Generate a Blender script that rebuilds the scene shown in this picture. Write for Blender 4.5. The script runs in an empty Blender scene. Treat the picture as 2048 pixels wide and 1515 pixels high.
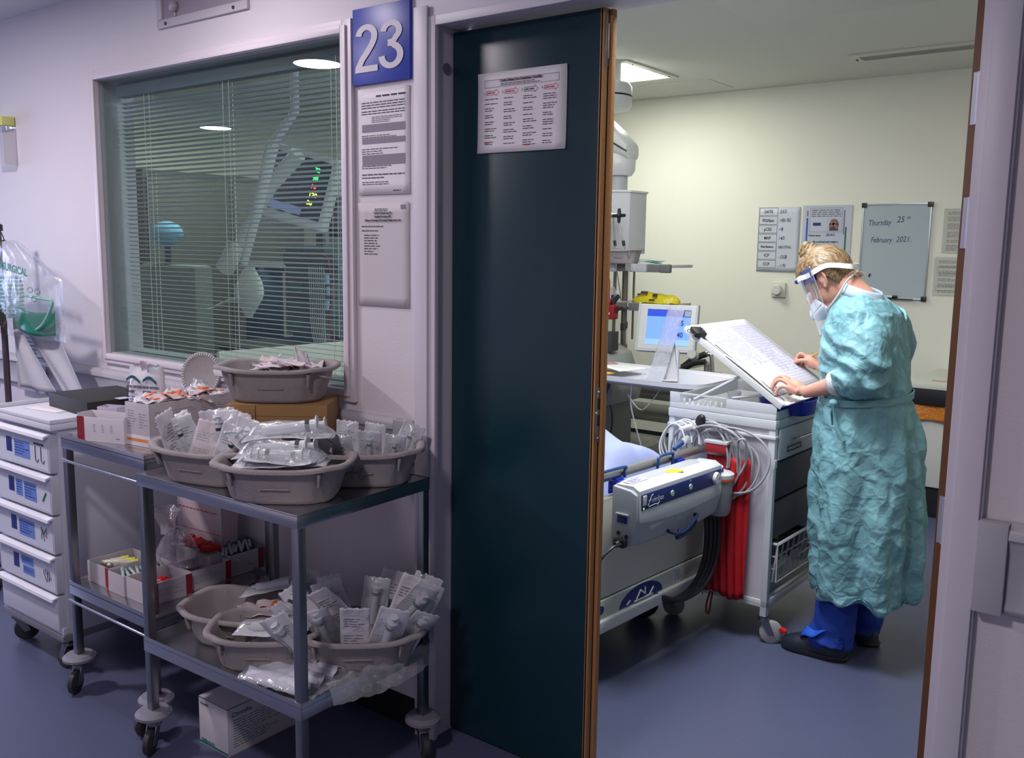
import bpy, bmesh, math, random
from math import sin, cos, pi, radians, sqrt, atan2
from mathutils import Vector, Matrix, noise, Euler
SC = bpy.context.scene
COL = SC.collection

# ------------------------------------------------------------------ camera
def make_camera():
    yaw, pitch, roll = radians(37.388), radians(8.115), radians(0.770)
    f = Vector((-sin(yaw)*cos(pitch), cos(yaw)*cos(pitch), -sin(pitch)))
    r = Vector((cos(yaw), sin(yaw), 0)); u = r.cross(f)
    r2 = r*cos(roll) + u*sin(roll); u2 = -r*sin(roll) + u*cos(roll)
    cd = bpy.data.cameras.new('camera'); cam = bpy.data.objects.new('camera', cd); COL.objects.link(cam)
    m = Matrix((r2, u2, -f)).transposed().to_4x4(); m.translation = Vector((0, -1.98, 1.50))
    cam.matrix_world = m
    cd.sensor_fit = 'HORIZONTAL'; cd.sensor_width = 36.0; cd.lens = 1845.3/2048*36.0
    cd.clip_start = 0.02
    SC.camera = cam
make_camera()

# ------------------------------------------------------------------ world, exposure
w = bpy.data.worlds.new('world'); SC.world = w; w.use_nodes = True
w.node_tree.nodes['Background'].inputs[0].default_value = (0.42, 0.47, 1.0, 1)
w.node_tree.nodes['Background'].inputs[1].default_value = 1.0
SC.view_settings.view_transform = 'Standard'; SC.view_settings.look = 'None'
SC.view_settings.exposure = 0.0; SC.view_settings.gamma = 1.0
SC.view_settings.use_curve_mapping = False

# ------------------------------------------------------------------ area lights
def area(name, loc, sx, sy, power, col, rot=(0, 0, 0), shape='RECTANGLE'):
    d = bpy.data.lights.new(name, 'AREA'); d.shape = shape; d.size = sx
    if shape in ('RECTANGLE', 'ELLIPSE'): d.size_y = sy
    d.energy = power; d.color = col
    o = bpy.data.objects.new(name, d); COL.objects.link(o); o.location = loc; o.rotation_euler = rot
    return o
area('ward_light', (-1.9, 1.75, 2.60), 0.55, 1.0, 19, (1.0, 0.97, 0.90))
area('ward_light', (-1.35, 0.62, 2.60), 0.6, 0.6, 56, (0.95, 0.97, 1.0))
area('ward_light', (-3.30, 3.10, 2.60), 0.55, 1.15, 27, (0.97, 1.0, 0.90))
area('ward_light', (-5.2, 1.9, 2.60), 0.55, 1.15, 22, (0.93, 1.0, 0.90))  # added lamp without a fitting, brightens the bay behind the blind
area('corridor_light', (-3.89, -1.36, 2.44), 0.24, 0.24, 38, (1.0, 0.91, 0.94), shape='DISK')
area('corridor_blue_fill', (-7.52, -1.0, 1.40), 1.2, 1.1, 38, (0.50, 0.58, 1.0), rot=(0, radians(-90), 0))  # added bluish lamp that tints the left wall; its window is invented
area('corridor_light', (-6.72, -2.71, 2.44), 0.24, 0.24, 8, (0.85, 0.88, 1.0), shape='DISK')
area('corridor_light', (-2.50, -0.55, 2.44), 0.24, 0.24, 7, (1.0, 0.90, 0.96), shape='DISK')  # added fill lamp, brightens the wall more than the floor
area('corridor_light', (-1.15, -1.85, 2.44), 0.24, 0.24, 26, (1.0, 0.89, 0.93), shape='DISK')  # added frontal fill for the bowl fronts, no such lamp in view

# ------------------------------------------------------------------ materials
def lin(c):
    c = c/255.0
    return c/12.92 if c <= 0.04045 else ((c+0.055)/1.055)**2.4
def rgb(r, g, b): return (lin(r), lin(g), lin(b), 1.0)
MATS = {}
def mat(name, col, rough=0.5, metal=0.0, bump=0.0, bscale=60.0, var=0.0, vscale=8.0, spec=0.5, emit=None, es=1.0, sheen=0, coat=0.0, bdist=0.01, detail=4, trans=0.0):
    if name in MATS: return MATS[name]
    m = bpy.data.materials.new(name); m.use_nodes = True; nt = m.node_tree
    b = nt.nodes['Principled BSDF']; I = b.inputs
    I['Base Color'].default_value = col; I['Roughness'].default_value = rough; I['Metallic'].default_value = metal
    I['Specular IOR Level'].default_value = spec; I['Coat Weight'].default_value = coat
    if trans: I['Transmission Weight'].default_value = trans
    tc = None
    if bump or var: tc = nt.nodes.new('ShaderNodeTexCoord')
    if var:
        n = nt.nodes.new('ShaderNodeTexNoise'); n.inputs['Scale'].default_value = vscale; n.inputs['Detail'].default_value = 4
        nt.links.new(tc.outputs['Object'], n.inputs['Vector'])
        mx = nt.nodes.new('ShaderNodeMix'); mx.data_type = 'RGBA'
        mx.inputs[6].default_value = tuple(max(0, c*(1-var)) for c in col[:3])+(1,)
        mx.inputs[7].default_value = tuple(min(1, c*(1+var)) for c in col[:3])+(1,)
        nt.links.new(n.outputs['Fac'], mx.inputs[0]); nt.links.new(mx.outputs[2], I['Base Color'])
    if bump:
        n2 = nt.nodes.new('ShaderNodeTexNoise'); n2.inputs['Scale'].default_value = bscale; n2.inputs['Detail'].default_value = detail
        nt.links.new(tc.outputs['Object'], n2.inputs['Vector'])
        bn = nt.nodes.new('ShaderNodeBump'); bn.inputs['Strength'].default_value = bump; bn.inputs['Distance'].default_value = bdist
        nt.links.new(n2.outputs['Fac'], bn.inputs['Height']); nt.links.new(bn.outputs['Normal'], I['Normal'])
    if emit:
        I['Emission Color'].default_value = emit; I['Emission Strength'].default_value = es
    MATS[name] = m
    return m
def clear(name, tint=(1, 1, 1), refl=1.0, rough=0.05, opacity=0.0, ocol=(0.9, 0.9, 0.9), bump=0.0, bscale=80, ior=1.45):
    """thin clear sheet: transparent body, fresnel gloss, optional haze"""
    if name in MATS: return MATS[name]
    m = bpy.data.materials.new(name); m.use_nodes = True; nt = m.node_tree; nt.nodes.clear()
    out = nt.nodes.new('ShaderNodeOutputMaterial'); tr = nt.nodes.new('ShaderNodeBsdfTransparent'); tr.inputs[0].default_value = (*tint, 1)
    gl = nt.nodes.new('ShaderNodeBsdfGlossy'); gl.inputs['Roughness'].default_value = rough
    gl.inputs['Color'].default_value = (1, 1, 1, 1)
    fr = nt.nodes.new('ShaderNodeFresnel')
    ge = nt.nodes.new('ShaderNodeNewGeometry'); mi = nt.nodes.new('ShaderNodeMix')     # same reflectance from either side of the sheet
    mi.inputs[2].default_value = ior; mi.inputs[3].default_value = 1/ior
    nt.links.new(ge.outputs['Backfacing'], mi.inputs[0]); nt.links.new(mi.outputs[0], fr.inputs['IOR'])
    ml = nt.nodes.new('ShaderNodeMath'); ml.operation = 'MULTIPLY'; ml.use_clamp = True; ml.inputs[1].default_value = refl
    nt.links.new(fr.outputs[0], ml.inputs[0])
    mx = nt.nodes.new('ShaderNodeMixShader'); base = tr
    if opacity:
        df = nt.nodes.new('ShaderNodeBsdfDiffuse'); df.inputs[0].default_value = (*ocol, 1)
        m0 = nt.nodes.new('ShaderNodeMixShader'); m0.inputs[0].default_value = opacity
        nt.links.new(tr.outputs[0], m0.inputs[1]); nt.links.new(df.outputs[0], m0.inputs[2]); base = m0
    if bump:
        tc = nt.nodes.new('ShaderNodeTexCoord'); n2 = nt.nodes.new('ShaderNodeTexNoise'); n2.inputs['Scale'].default_value = bscale
        bn = nt.nodes.new('ShaderNodeBump'); bn.inputs['Strength'].default_value = bump; bn.inputs['Distance'].default_value = 0.01
        nt.links.new(tc.outputs['Object'], n2.inputs['Vector']); nt.links.new(n2.outputs['Fac'], bn.inputs['Height'])
        nt.links.new(bn.outputs['Normal'], gl.inputs['Normal']); nt.links.new(bn.outputs['Normal'], fr.inputs['Normal'])
    nt.links.new(ml.outputs[0], mx.inputs[0]); nt.links.new(base.outputs[0], mx.inputs[1]); nt.links.new(gl.outputs[0], mx.inputs[2])
    nt.links.new(mx.outputs[0], out.inputs[0]); MATS[name] = m
    return m

# ------------------------------------------------------------------ mesh builder
def V(*a): return Vector(a)
class MB:
    def __init__(s): s.v = []; s.f = []; s.mi = []; s.cur = 0; s.M = None
    def add(s, vs, fs):
        o = len(s.v)
        for p in vs:
            p = Vector(p); s.v.append(s.M @ p if s.M else p)
        for f in fs: s.f.append([i+o for i in f]); s.mi.append(s.cur)
        return s
    def box(s, c, d, rz=0, rx=0, ry=0):
        R = Euler((rx, ry, rz)).to_matrix(); c = Vector(c); vs = []
        for z in (-.5, .5):
            for x, y in ((-.5, -.5), (.5, -.5), (.5, .5), (-.5, .5)):
                vs.append(c + R @ Vector((x*d[0], y*d[1], z*d[2])))
        return s.add(vs, [(3, 2, 1, 0), (4, 5, 6, 7), (0, 1, 5, 4), (1, 2, 6, 5), (2, 3, 7, 6), (3, 0, 4, 7)])
    def bx(s, x0, x1, y0, y1, z0, z1):
        return s.box(((x0+x1)/2, (y0+y1)/2, (z0+z1)/2), (x1-x0, y1-y0, z1-z0))
    def rings(s, rings, caps=True, close=False):
        n = len(rings[0]); vs = [p for r in rings for p in r]; fs = []
        m = len(rings)
        for i in range(m if close else m-1):
            a = i*n; b = ((i+1) % m)*n
            for j in range(n):
                k = (j+1) % n; fs.append((a+j, a+k, b+k, b+j))
        if caps and not close: fs.append(tuple(reversed(range(n)))); fs.append(tuple(range((m-1)*n, m*n)))
        return s.add(vs, fs)
    def tube(s, pts, r, seg=8, closed=False, caps=True, flat=1.0):
        pts = [Vector(p) for p in pts]; n = len(pts)
        rs = r if isinstance(r, (list, tuple)) else [r]*n
        rings = []; up = None
        for i, p in enumerate(pts):
            if closed: t = (pts[(i+1) % n]-pts[i-1])
            else: t = pts[min(i+1, n-1)]-pts[max(i-1, 0)]
            if t.length < 1e-9: t = Vector((0, 0, 1))
            t.normalize()
            if up is None:
                up = Vector((0, 0, 1)) if abs(t.z) < .9 else Vector((1, 0, 0))
            a = t.cross(up)
            if a.length < 1e-6: a = t.orthogonal()
            a.normalize(); b = a.cross(t).normalized(); up = b
            rings.append([p + a*(rs[i]*cos(2*pi*k/seg)) + b*(rs[i]*flat*sin(2*pi*k/seg)) for k in range(seg)])
        return s.rings(rings, caps=caps, close=closed)
    def cyl(s, p0, p1, r, r1=None, seg=16):
        return s.tube([p0, p1], [r, r if r1 is None else r1], seg=seg)
    def lathe(s, prof, c=(0, 0, 0), seg=24, axis='z'):
        c = Vector(c); rings = []
        for r, z in prof:
            ring = []
            for k in range(seg):
                a = 2*pi*k/seg; x, y = max(r, 1e-5)*cos(a), max(r, 1e-5)*sin(a)
                p = {'z': (x, y, z), 'y': (x, z, -y), 'x': (z, x, y)}[axis]
                ring.append(c+Vector(p))
            rings.append(ring)
        return s.rings(rings)
    def prism(s, poly, a0, a1, axis='y'):
        """poly in the plane normal to the axis; axis y: (x,z); x: (y,z); z: (x,y)"""
        def P(p, t): return {'y': (p[0], t, p[1]), 'x': (t, p[0], p[1]), 'z': (p[0], p[1], t)}[axis]
        n = len(poly); vs = [P(p, a0) for p in poly]+[P(p, a1) for p in poly]
        fs = [tuple(range(n)), tuple(reversed(range(n, 2*n)))]
        for i in range(n):
            j = (i+1) % n; fs.append((j, i, n+i, n+j))
        return s.add(vs, fs)
    def sheet(s, fn, nu, nv):
        vs = [fn(i/nu, j/nv) for j in range(nv+1) for i in range(nu+1)]; fs = []
        for j in range(nv):
            for i in range(nu):
                a = j*(nu+1)+i; fs.append((a, a+1, a+nu+2, a+nu+1))
        return s.add(vs, fs)
    def sphere(s, c, r, seg=16, rg=10, R=None):
        c = Vector(c); r = (r, r, r) if not isinstance(r, (tuple, list)) else r; rings = []
        for i in range(rg+1):
            ph = -pi/2 + pi*i/rg; ring = []
            for k in range(seg):
                a = 2*pi*k/seg; p = Vector((r[0]*max(cos(ph), 1e-4)*cos(a), r[1]*max(cos(ph), 1e-4)*sin(a), r[2]*sin(ph)))
                if R: p = R @ p
                ring.append(c+p)
            rings.append(ring)
        return s.rings(rings)
    def loft(s, secs, seg=24, pw=2.0):
        """secs: (z, cx, cy, rx, ry) superellipse sections"""
        rings = []
        for z, cx, cy, rx, ry in secs:
            ring = []
            for k in range(seg):
                a = 2*pi*k/seg; ca, sa = cos(a), sin(a)
                ring.append(Vector((cx+rx*math.copysign(abs(ca)**(2/pw), ca), cy+ry*math.copysign(abs(sa)**(2/pw), sa), z)))
            rings.append(ring)
        return s.rings(rings)
    def build(s, name, m, parent=None, bev=0.0, smooth=True, ang=38, solid=0.0, seg=2, fix=False):
        me = bpy.data.meshes.new(name); me.from_pydata([tuple(p) for p in s.v], [], s.f)
        ms = m if isinstance(m, (list, tuple)) else [m]
        for q in ms: me.materials.append(q)
        me.polygons.foreach_set('material_index', s.mi)
        me.update()
        if bev or fix:
            b = bmesh.new(); b.from_mesh(me)
            if fix:
                bmesh.ops.remove_doubles(b, verts=b.verts, dist=1e-5); bmesh.ops.recalc_face_normals(b, faces=b.faces)
            if bev:
                es = [e for e in b.edges if len(e.link_faces) == 2 and e.calc_face_angle(0) > radians(30)]
                bmesh.ops.bevel(b, geom=es, offset=bev, segments=seg, affect='EDGES', profile=0.6, clamp_overlap=True)
            b.to_mesh(me); b.free()
        if smooth:
            me.polygons.foreach_set('use_smooth', [True]*len(me.polygons)); me.set_sharp_from_angle(angle=radians(ang))
        o = bpy.data.objects.new(name, me); COL.objects.link(o)
        if parent: o.parent = parent
        if solid:
            md = o.modifiers.new('solid', 'SOLIDIFY'); md.thickness = solid; md.offset = 0
        return o

def tag(o, label=None, cat=None, group=None, kind=None):
    if label: o['label'] = label
    if cat: o['category'] = cat
    if group: o['group'] = group
    if kind: o['kind'] = kind
    return o
def thing(name, label, cat, loc=(0, 0, 0), rz=0, group=None, rot=None):
    o = bpy.data.objects.new(name, None); COL.objects.link(o); o.location = loc
    o.rotation_euler = rot if rot else (0, 0, rz); o.empty_display_size = 0.05
    return tag(o, label, cat, group)
def struct(name, mb, m, label=None, **k):
    o = mb.build(name, m, None, **k); o['kind'] = 'structure'
    if label: o['label'] = label
    return o
def dup(root, loc=None, rot=None, label=None, group=None, scale=None):
    r = root.copy(); COL.objects.link(r)
    if loc is not None: r.location = loc
    if rot is not None: r.rotation_euler = rot
    if scale is not None: r.scale = scale
    if label: r['label'] = label
    if group: r['group'] = group
    for ch in list(root.children):
        c = ch.copy(); COL.objects.link(c); c.parent = r
        for g in ch.children:
            d = g.copy(); COL.objects.link(d); d.parent = c
    return r

def text(name, s, size, M, m, parent=None, align='LEFT', sx=1.0, shear=0.0, bold=0.0, depth=0.0003, space=1.0):
    """flat lettering as a mesh; M places the text plane (x along the line, y up)"""
    c = bpy.data.curves.new(name, 'FONT'); c.body = s; c.size = size; c.align_x = align
    c.extrude = depth; c.shear = shear; c.offset = bold; c.resolution_u = 3; c.space_character = space
    o = bpy.data.objects.new(name+'_tmp', c); COL.objects.link(o)
    dg = bpy.context.evaluated_depsgraph_get(); me = bpy.data.meshes.new_from_object(o.evaluated_get(dg))
    bpy.data.objects.remove(o)
    me.transform(Matrix.Diagonal((sx, 1, 1, 1))); me.transform(M)
    me.materials.clear(); me.materials.append(m); me.name = name
    ob = bpy.data.objects.new(name, me); COL.objects.link(ob)
    if parent: ob.parent = parent
    return ob
def frameM(o, x, y):
    """matrix: origin o, text direction x, up y"""
    x = Vector(x).normalized(); y = Vector(y); y = (y-x*y.dot(x)).normalized(); z = x.cross(y)
    m = Matrix((x, y, z)).transposed().to_4x4(); m.translation = Vector(o); return m
def ribbon(mb, pts, wd, z0, z1, closed=False):
    """thick 2D stroke in local xy"""
    n = len(pts); L = []; R = []
    for i, p in enumerate(pts):
        a = pts[max(i-1, 0)]; b = pts[min(i+1, n-1)]
        t = Vector((b[0]-a[0], b[1]-a[1])); t.normalize(); nn = Vector((-t.y, t.x))*wd/2
        L.append((p[0]+nn.x, p[1]+nn.y)); R.append((p[0]-nn.x, p[1]-nn.y))
    for i in range(n-1):
        q = [R[i], R[i+1], L[i+1], L[i]]
        mb.prism(q, z0, z1, axis='z')
def writing(mb, x0, x1, z0, z1, rows, fn, rnd, fill=0.7, th=0.35, ragged=True):
    """tiny unreadable print: one row of word-long dashes per line; fn(x,z)->point builder of a small quad"""
    dz = (z1-z0)/rows
    for r in range(rows):
        z = z1-(r+.5)*dz; x = x0; end = x0+(x1-x0)*(rnd.uniform(.55, 1.0) if ragged else 1.0)
        while x < end:
            wl = rnd.uniform(1.2, 3.5)*dz; xe = min(x+wl, end)
            h = dz*th
            vs = [fn(x, z-h/2), fn(xe, z-h/2), fn(xe, z+h/2), fn(x, z+h/2)]
            mb.add(vs, [(0, 1, 2, 3)]); x = xe+dz*.45
def arcpts(cx, cy, r, a0, a1, n, ry=None):
    ry = ry or r
    return [(cx+r*cos(radians(a0+(a1-a0)*i/n)), cy+ry*sin(radians(a0+(a1-a0)*i/n))) for i in range(n+1)]
def bez(pts, n=8):
    """Catmull-Rom through the points"""
    P = [Vector(p) for p in pts]; out = []
    for i in range(len(P)-1):
        p0 = P[max(i-1, 0)]; p1 = P[i]; p2 = P[i+1]; p3 = P[min(i+2, len(P)-1)]
        for k in range(n):
            t = k/n
            out.append(0.5*((2*p1)+(-p0+p2)*t+(2*p0-5*p1+4*p2-p3)*t*t+(-p0+3*p1-3*p2+p3)*t**3))
    out.append(P[-1]); return out

# common materials
M_paint = mat('corridor_paint', (0.66, 0.62, 0.66, 1), 0.55, bump=0.08, bscale=140)
M_trim = mat('door_frame_paint', (0.60, 0.575, 0.64, 1), 0.4)
M_winframe = mat('window_frame_paint', (0.68, 0.62, 0.67, 1), 0.4)
M_ward = mat('ward_paint', (0.79, 0.78, 0.68, 1), 0.6, bump=0.05, bscale=140)
M_ceil = mat('ceiling_paint', (0.68, 0.69, 0.61, 1), 0.7)
M_black = mat('black_plastic', (0.012, 0.012, 0.014, 1), 0.4)
M_dark = mat('dark_rubber', (0.03, 0.03, 0.035, 1), 0.6)
M_steel = mat('stainless_steel', (0.55, 0.55, 0.57, 1), 0.22, metal=1.0, var=0.06, vscale=3)
M_steeld = mat('brushed_steel', (0.30, 0.30, 0.32, 1), 0.3, metal=1.0)
M_chrome = mat('chrome', (0.8, 0.8, 0.8, 1), 0.1, metal=1.0)
M_white = mat('white_enamel', (0.72, 0.73, 0.76, 1), 0.35)
M_wplas = mat('white_plastic', (0.78, 0.78, 0.78, 1), 0.35)
M_cream = mat('cream_plastic', (0.66, 0.65, 0.55, 1), 0.4)
M_gplas = mat('grey_plastic', (0.42, 0.43, 0.46, 1), 0.45)
M_lgrey = mat('light_grey_plastic', (0.58, 0.59, 0.61, 1), 0.45)
M_navy = mat('navy_print', (0.01, 0.02, 0.17, 1), 0.4)
M_blue = mat('blue_plastic', (0.012, 0.035, 0.45, 1), 0.35)
M_red = mat('red_plastic', (0.55, 0.01, 0.015, 1), 0.4)
M_paper = mat('white_paper', (0.72, 0.69, 0.73, 1), 0.5)
M_ink = mat('black_ink', (0.035, 0.03, 0.045, 1), 0.6)
M_gink = mat('grey_ink', (0.22, 0.2, 0.25, 1), 0.6)
M_bink = mat('blue_ink', (0.02, 0.04, 0.25, 1), 0.6)
M_rink = mat('red_ink', (0.5, 0.03, 0.04, 1), 0.6)
M_pulp = mat('moulded_pulp', (0.31, 0.28, 0.285, 1), 0.9, bump=0.35, bscale=220, var=0.1, vscale=60, bdist=0.004)
M_card = mat('brown_card', (0.33, 0.19, 0.075, 1), 0.85, bump=0.1, bscale=150)
M_carton = mat('white_carton', (0.62, 0.58, 0.63, 1), 0.6)
M_film = clear('clear_film', refl=1.6, rough=0.12, opacity=0.22, ocol=(0.75, 0.78, 0.82), bump=0.6, bscale=45)
M_acry = clear('clear_acrylic', refl=2.0, rough=0.06, opacity=0.18, ocol=(0.8, 0.8, 0.85), bump=0.4, bscale=25)
M_tubec = clear('clear_tubing', refl=2.0, rough=0.1, opacity=0.35, ocol=(0.8, 0.82, 0.82))
# ================================================================== THE SETTING
XL, XR = -7.6, 2.2          # corridor ends
YC = -3.3                   # corridor's other wall
ZC = 2.45                   # corridor ceiling
RX0, RX1, RY1, RZ = -6.6, 0.6, 4.30, 2.61   # ward
WX0, WX1, WZ0, WZ1 = -3.575, -2.160, 1.052, 2.125   # clear opening of the window
DX0, DX1, DZ = -1.795, -0.402, 2.105                # door opening
# floor: speckled vinyl
fm = mat('vinyl_floor', (0.080, 0.092, 0.165, 1), 0.38, var=0.55, vscale=420, bump=0.05, bscale=300)
struct('floor', MB().bx(XL, XR, YC, RY1+.1, -0.1, 0), fm)
fw = MB()
T = 0.14
fw.bx(XL, WX0, 0, T, 0, RZ+.1); fw.bx(WX0, WX1, 0, T, 0, WZ0); fw.bx(WX0, WX1, 0, T, WZ1, RZ+.1)
fw.bx(WX1, DX0-.02, 0, T, 0, RZ+.1); fw.bx(DX0-.02, DX1+.03, 0, T, DZ+.02, RZ+.1); fw.bx(DX1+.03, XR, 0, T, 0, RZ+.1)
struct('wall_front', fw, M_paint, smooth=False)
wb = MB().bx(RX0-.1, RX1+.1, RY1, RY1+.1, 0, RZ+.1); struct('wall_back', wb, M_ward, smooth=False)
struct('wall_left', MB().bx(RX0-.1, RX0, T, RY1, 0, RZ+.1), M_ward, smooth=False)
struct('wall_right', MB().bx(RX1, RX1+.1, T, RY1, 0, RZ+.1), M_ward, smooth=False)
struct('wall_corridor', MB().bx(XL, XR, YC-.1, YC, 0, ZC+.1), M_paint, smooth=False)
struct('wall_corridor_far', MB().bx(XL-.1, XL, YC, 0, 0, ZC+.1), M_paint, smooth=False)
w2 = MB(); rect_far = [(-1.6, -.4, .85, 1.95)]  # invented frame for the bluish fill lamp, on a solid wall
for (a, b_, c, d_) in rect_far: w2.bx(XL, XL+.03, a-.06, a, c-.06, d_+.06).bx(XL, XL+.03, b_, b_+.06, c-.06, d_+.06).bx(XL, XL+.03, a, b_, d_, d_+.06).bx(XL, XL+.03, a, b_, c-.06, c)
struct('added_window_frame', w2, M_winframe, 'added window frame around the bluish fill lamp at the far left end of the corridor')
struct('wall_corridor_end', MB().bx(XR, XR+.1, YC, 0, 0, ZC+.1), M_paint, smooth=False)
struct('ceiling', MB().bx(RX0, RX1, T, RY1, RZ, RZ+.1), M_ceil, smooth=False)
struct('ceiling_corridor', MB().bx(XL, XR, YC, 0, ZC, ZC+.1), mat('corridor_ceiling', (0.6, 0.6, 0.62, 1), 0.8), smooth=False)
# skirtings
skm = mat('black_skirting', (0.012, 0.012, 0.015, 1), 0.35)
struct('baseboard_front', MB().bx(XL, -1.87, -0.004, 0, 0, 0.10).bx(-0.34, XR, -0.004, 0, 0, 0.10), skm)
struct('baseboard_back', MB().bx(RX0, RX1, RY1-.006, RY1, 0, 0.10), skm)
# wall boards with rails (bump rails)
def crash_rail(x0, x1, z0, z1):
    mb = MB(); prof = [(0, z1), (-.018, z1), (-.034, z1-.012), (-.038, z1-.03), (-.030, z1-.036), (-.024, z1-.06), (-.024, z0+.03), (-.028, z0+.012), (-.018, z0), (0, z0)]
    mb.prism(prof, x0, x1, axis='x'); return mb
rm = mat('rail_vinyl', (0.40, 0.39, 0.43, 1), 0.5)
rl = crash_rail(-7.5, -1.935, 0.845, 0.985)
rl.bx(-1.935, -1.875, -.036, -.001, .846, .984)
o = struct('trim_1', rl, rm, 'grey handrail along the corridor wall beneath the window', bev=0.004)
rr = crash_rail(-0.28, 2.1, 0.80, 0.985); rr.bx(-0.335, -0.28, -.036, -.001, .80, .984)
struct('trim_2', rr, rm, 'grey handrail on the corridor wall right of the doorway', bev=0.004)
# ---- window frame, glass
wf = MB()
def rect_frame(mb, x0, x1, z0, z1, wd, y0, y1):
    mb.bx(x0-wd, x0, y0, y1, z0-wd, z1+wd); mb.bx(x1, x1+wd, y0, y1, z0-wd, z1+wd)
    mb.bx(x0, x1, y0, y1, z1, z1+wd); mb.bx(x0, x1, y0, y1, z0-wd, z0)
rect_frame(wf, WX0, WX1, WZ0, WZ1, 0.040, -0.016, 0.0)
rect_frame(wf, WX0+.0, WX1-.0, WZ0, WZ1, 0.022, -0.024, -0.016)
win = struct('window_1', wf, M_winframe, 'white framed internal window with a lowered venetian blind', bev=0.003)
wl = MB()
for a in ((WX0, WX0+.004), (WX1-.004, WX1)): wl.bx(a[0], a[1], 0.0, T, WZ0, WZ1)
wl.bx(WX0+.004, WX1-.004, 0, T, WZ1-.004, WZ1); wl.bx(WX0+.004, WX1-.004, 0, T, WZ0, WZ0+.004)
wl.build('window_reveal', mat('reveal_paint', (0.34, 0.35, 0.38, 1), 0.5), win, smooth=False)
glm = clear('window_glass', tint=(0.86, 0.93, 0.90), refl=0.65, rough=0.0, ior=1.52)
MB().bx(WX0+.004, WX1-.004, 0.012, 0.018, WZ0+.004, WZ1-.004).build('glass_pane', glm, win, smooth=False)
# ---- venetian blind behind the glass
bl = thing('venetian_blind', 'white venetian blind lowered behind the internal window', 'blind', (0, 0.075, 0))
bm_ = mat('blind_slat', (0.44, 0.48, 0.49, 1), 0.4); M_hr = mat('headrail_grey', (.10, .11, .13, 1), .5)
MB().bx(WX0+.03, WX1-.012, -.02, .02, WZ1-.06, WZ1-.012).build('headrail', M_hr, bl, bev=.002)
nsl = 58; zt, zb = WZ1-.085, WZ0+.035
sl = MB()
for i in range(nsl):
    z = zt+(zb-zt)*i/(nsl-1); ln = .0115; tilt = radians(11)
    wob = 0.0015*sin(i*1.7)
    xs = [WX0+.035+(WX1-.015-WX0-.035)*k/12 for k in range(13)]
    def P(u, v, z=z, wob=wob):
        x = WX0+.035+(WX1-.017-WX0-.035)*u; y = (v-.5)*2*ln
        return (x, y*cos(tilt), z - y*sin(tilt) + .0022*(1-(2*v-1)**2) + wob*sin(3*u+i))
    sl.sheet(P, 10, 4)
slo = sl.build('slats', bm_, bl, solid=0.0006)
MB().bx(WX0+.035, WX1-.017, -.012, .012, WZ0+.008, WZ0+.022).build('bottom_rail', bm_, bl, bev=.002)
for k, x in enumerate((-3.36, -2.86, -2.295)):
    c = MB()
    for dx, dy in ((0, -.014), (.035, -.014), (.018, .014)): c.tube([(x+dx, dy, WZ1-.05), (x+dx, dy, WZ0+.02)], 0.0009, seg=5)
    c.build('ladder_cord', M_wplas, bl)
MB().tube([(-2.262, -.022, WZ1-.04), (-2.258, -.024, 1.55), (-2.262, -.022, 1.2)], .0016, seg=6).build('tilt_wand', M_wplas, bl)
# ---- door frame (architrave + lining)
df = MB()
df.bx(DX0-.062, DX0+.012, -.016, 0, 0, DZ+.022)                       # left architrave
df.bx(DX0-.062, DX0-.012, -.024, -.016, 0, DZ+.05)
df.bx(DX1, DX1+.070, -.016, 0, 0, DZ+.022)
df.bx(DX1+.018, DX1+.066, -.024, -.016, 0, DZ+.05)
df.bx(DX0+.012, DX1, -.016, 0, DZ-.004, DZ+.022); df.bx(DX0-.062, DX1+.070, -.012, 0, DZ+.022, DZ+.5)
df.bx(DX0-.02, DX0, 0, T+.01, 0, DZ); df.bx(DX1, DX1+.03, 0, .045, 0, DZ); df.bx(DX1+.026, DX1+.03, .045, T+.01, 0, DZ); df.bx(DX0-.02, DX1+.02, 0, T+.01, DZ, DZ+.02)
struct('door_1', df, M_trim, 'lilac-grey painted frame of the wide ward doorway', bev=0.002)
dt = MB().lathe([(0, 0), (.016, 0), (.016, .003), (0, .003)], (DX0+.0005, .045, 1.995), axis='x')
tag(dt.build('door_frame_disc', mat('grey_disc', (.16, .15, .2, 1), .5)), 'small round grey disc stuck inside the door frame by the blue sign', 'sticker')
# ---- the fixed narrow leaf
def wood_mat():
    m = mat('oiled_lipping', (0.46, 0.215, 0.07, 1), 0.5, bump=.1, bscale=90)
    return m
M_wood = wood_mat()
M_leaf = mat('teal_laminate', (0.004, 0.030, 0.044, 1), 0.30, bump=0.03, bscale=500, spec=0.5)
LX1 = -1.290
lf = thing('narrow_door_leaf', 'narrow dark teal fixed door leaf with a notice, left of the opening', 'door', (DX0, 0.07, 0))
MB().bx(.003, LX1-DX0-.010, 0, .044, .008, DZ-.008).build('teal_panel', M_leaf, lf, bev=.0015)
lip = MB().bx(LX1-DX0-.010, LX1-DX0, 0, .019, .008, DZ-.008).bx(LX1-DX0-.010, LX1-DX0+.009, .0255, .044, .008, DZ-.008).bx(LX1-DX0-.012, LX1-DX0-.004, .0, .044, .008, DZ-.008)
lip.build('wood_lipping', M_wood, lf, bev=.001)
MB().bx(LX1-DX0-.010, LX1-DX0-.001, .019, .0255, .008, DZ-.008).build('dark_seal', mat('dark_seal', (.02, .012, .01, 1), .8), lf)
stp = MB().bx(LX1-DX0-.001, LX1-DX0+.0015, .004, .036, .985, 1.135)
so = stp.build('strike_plate', M_steeld, lf, bev=.0007)
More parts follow.
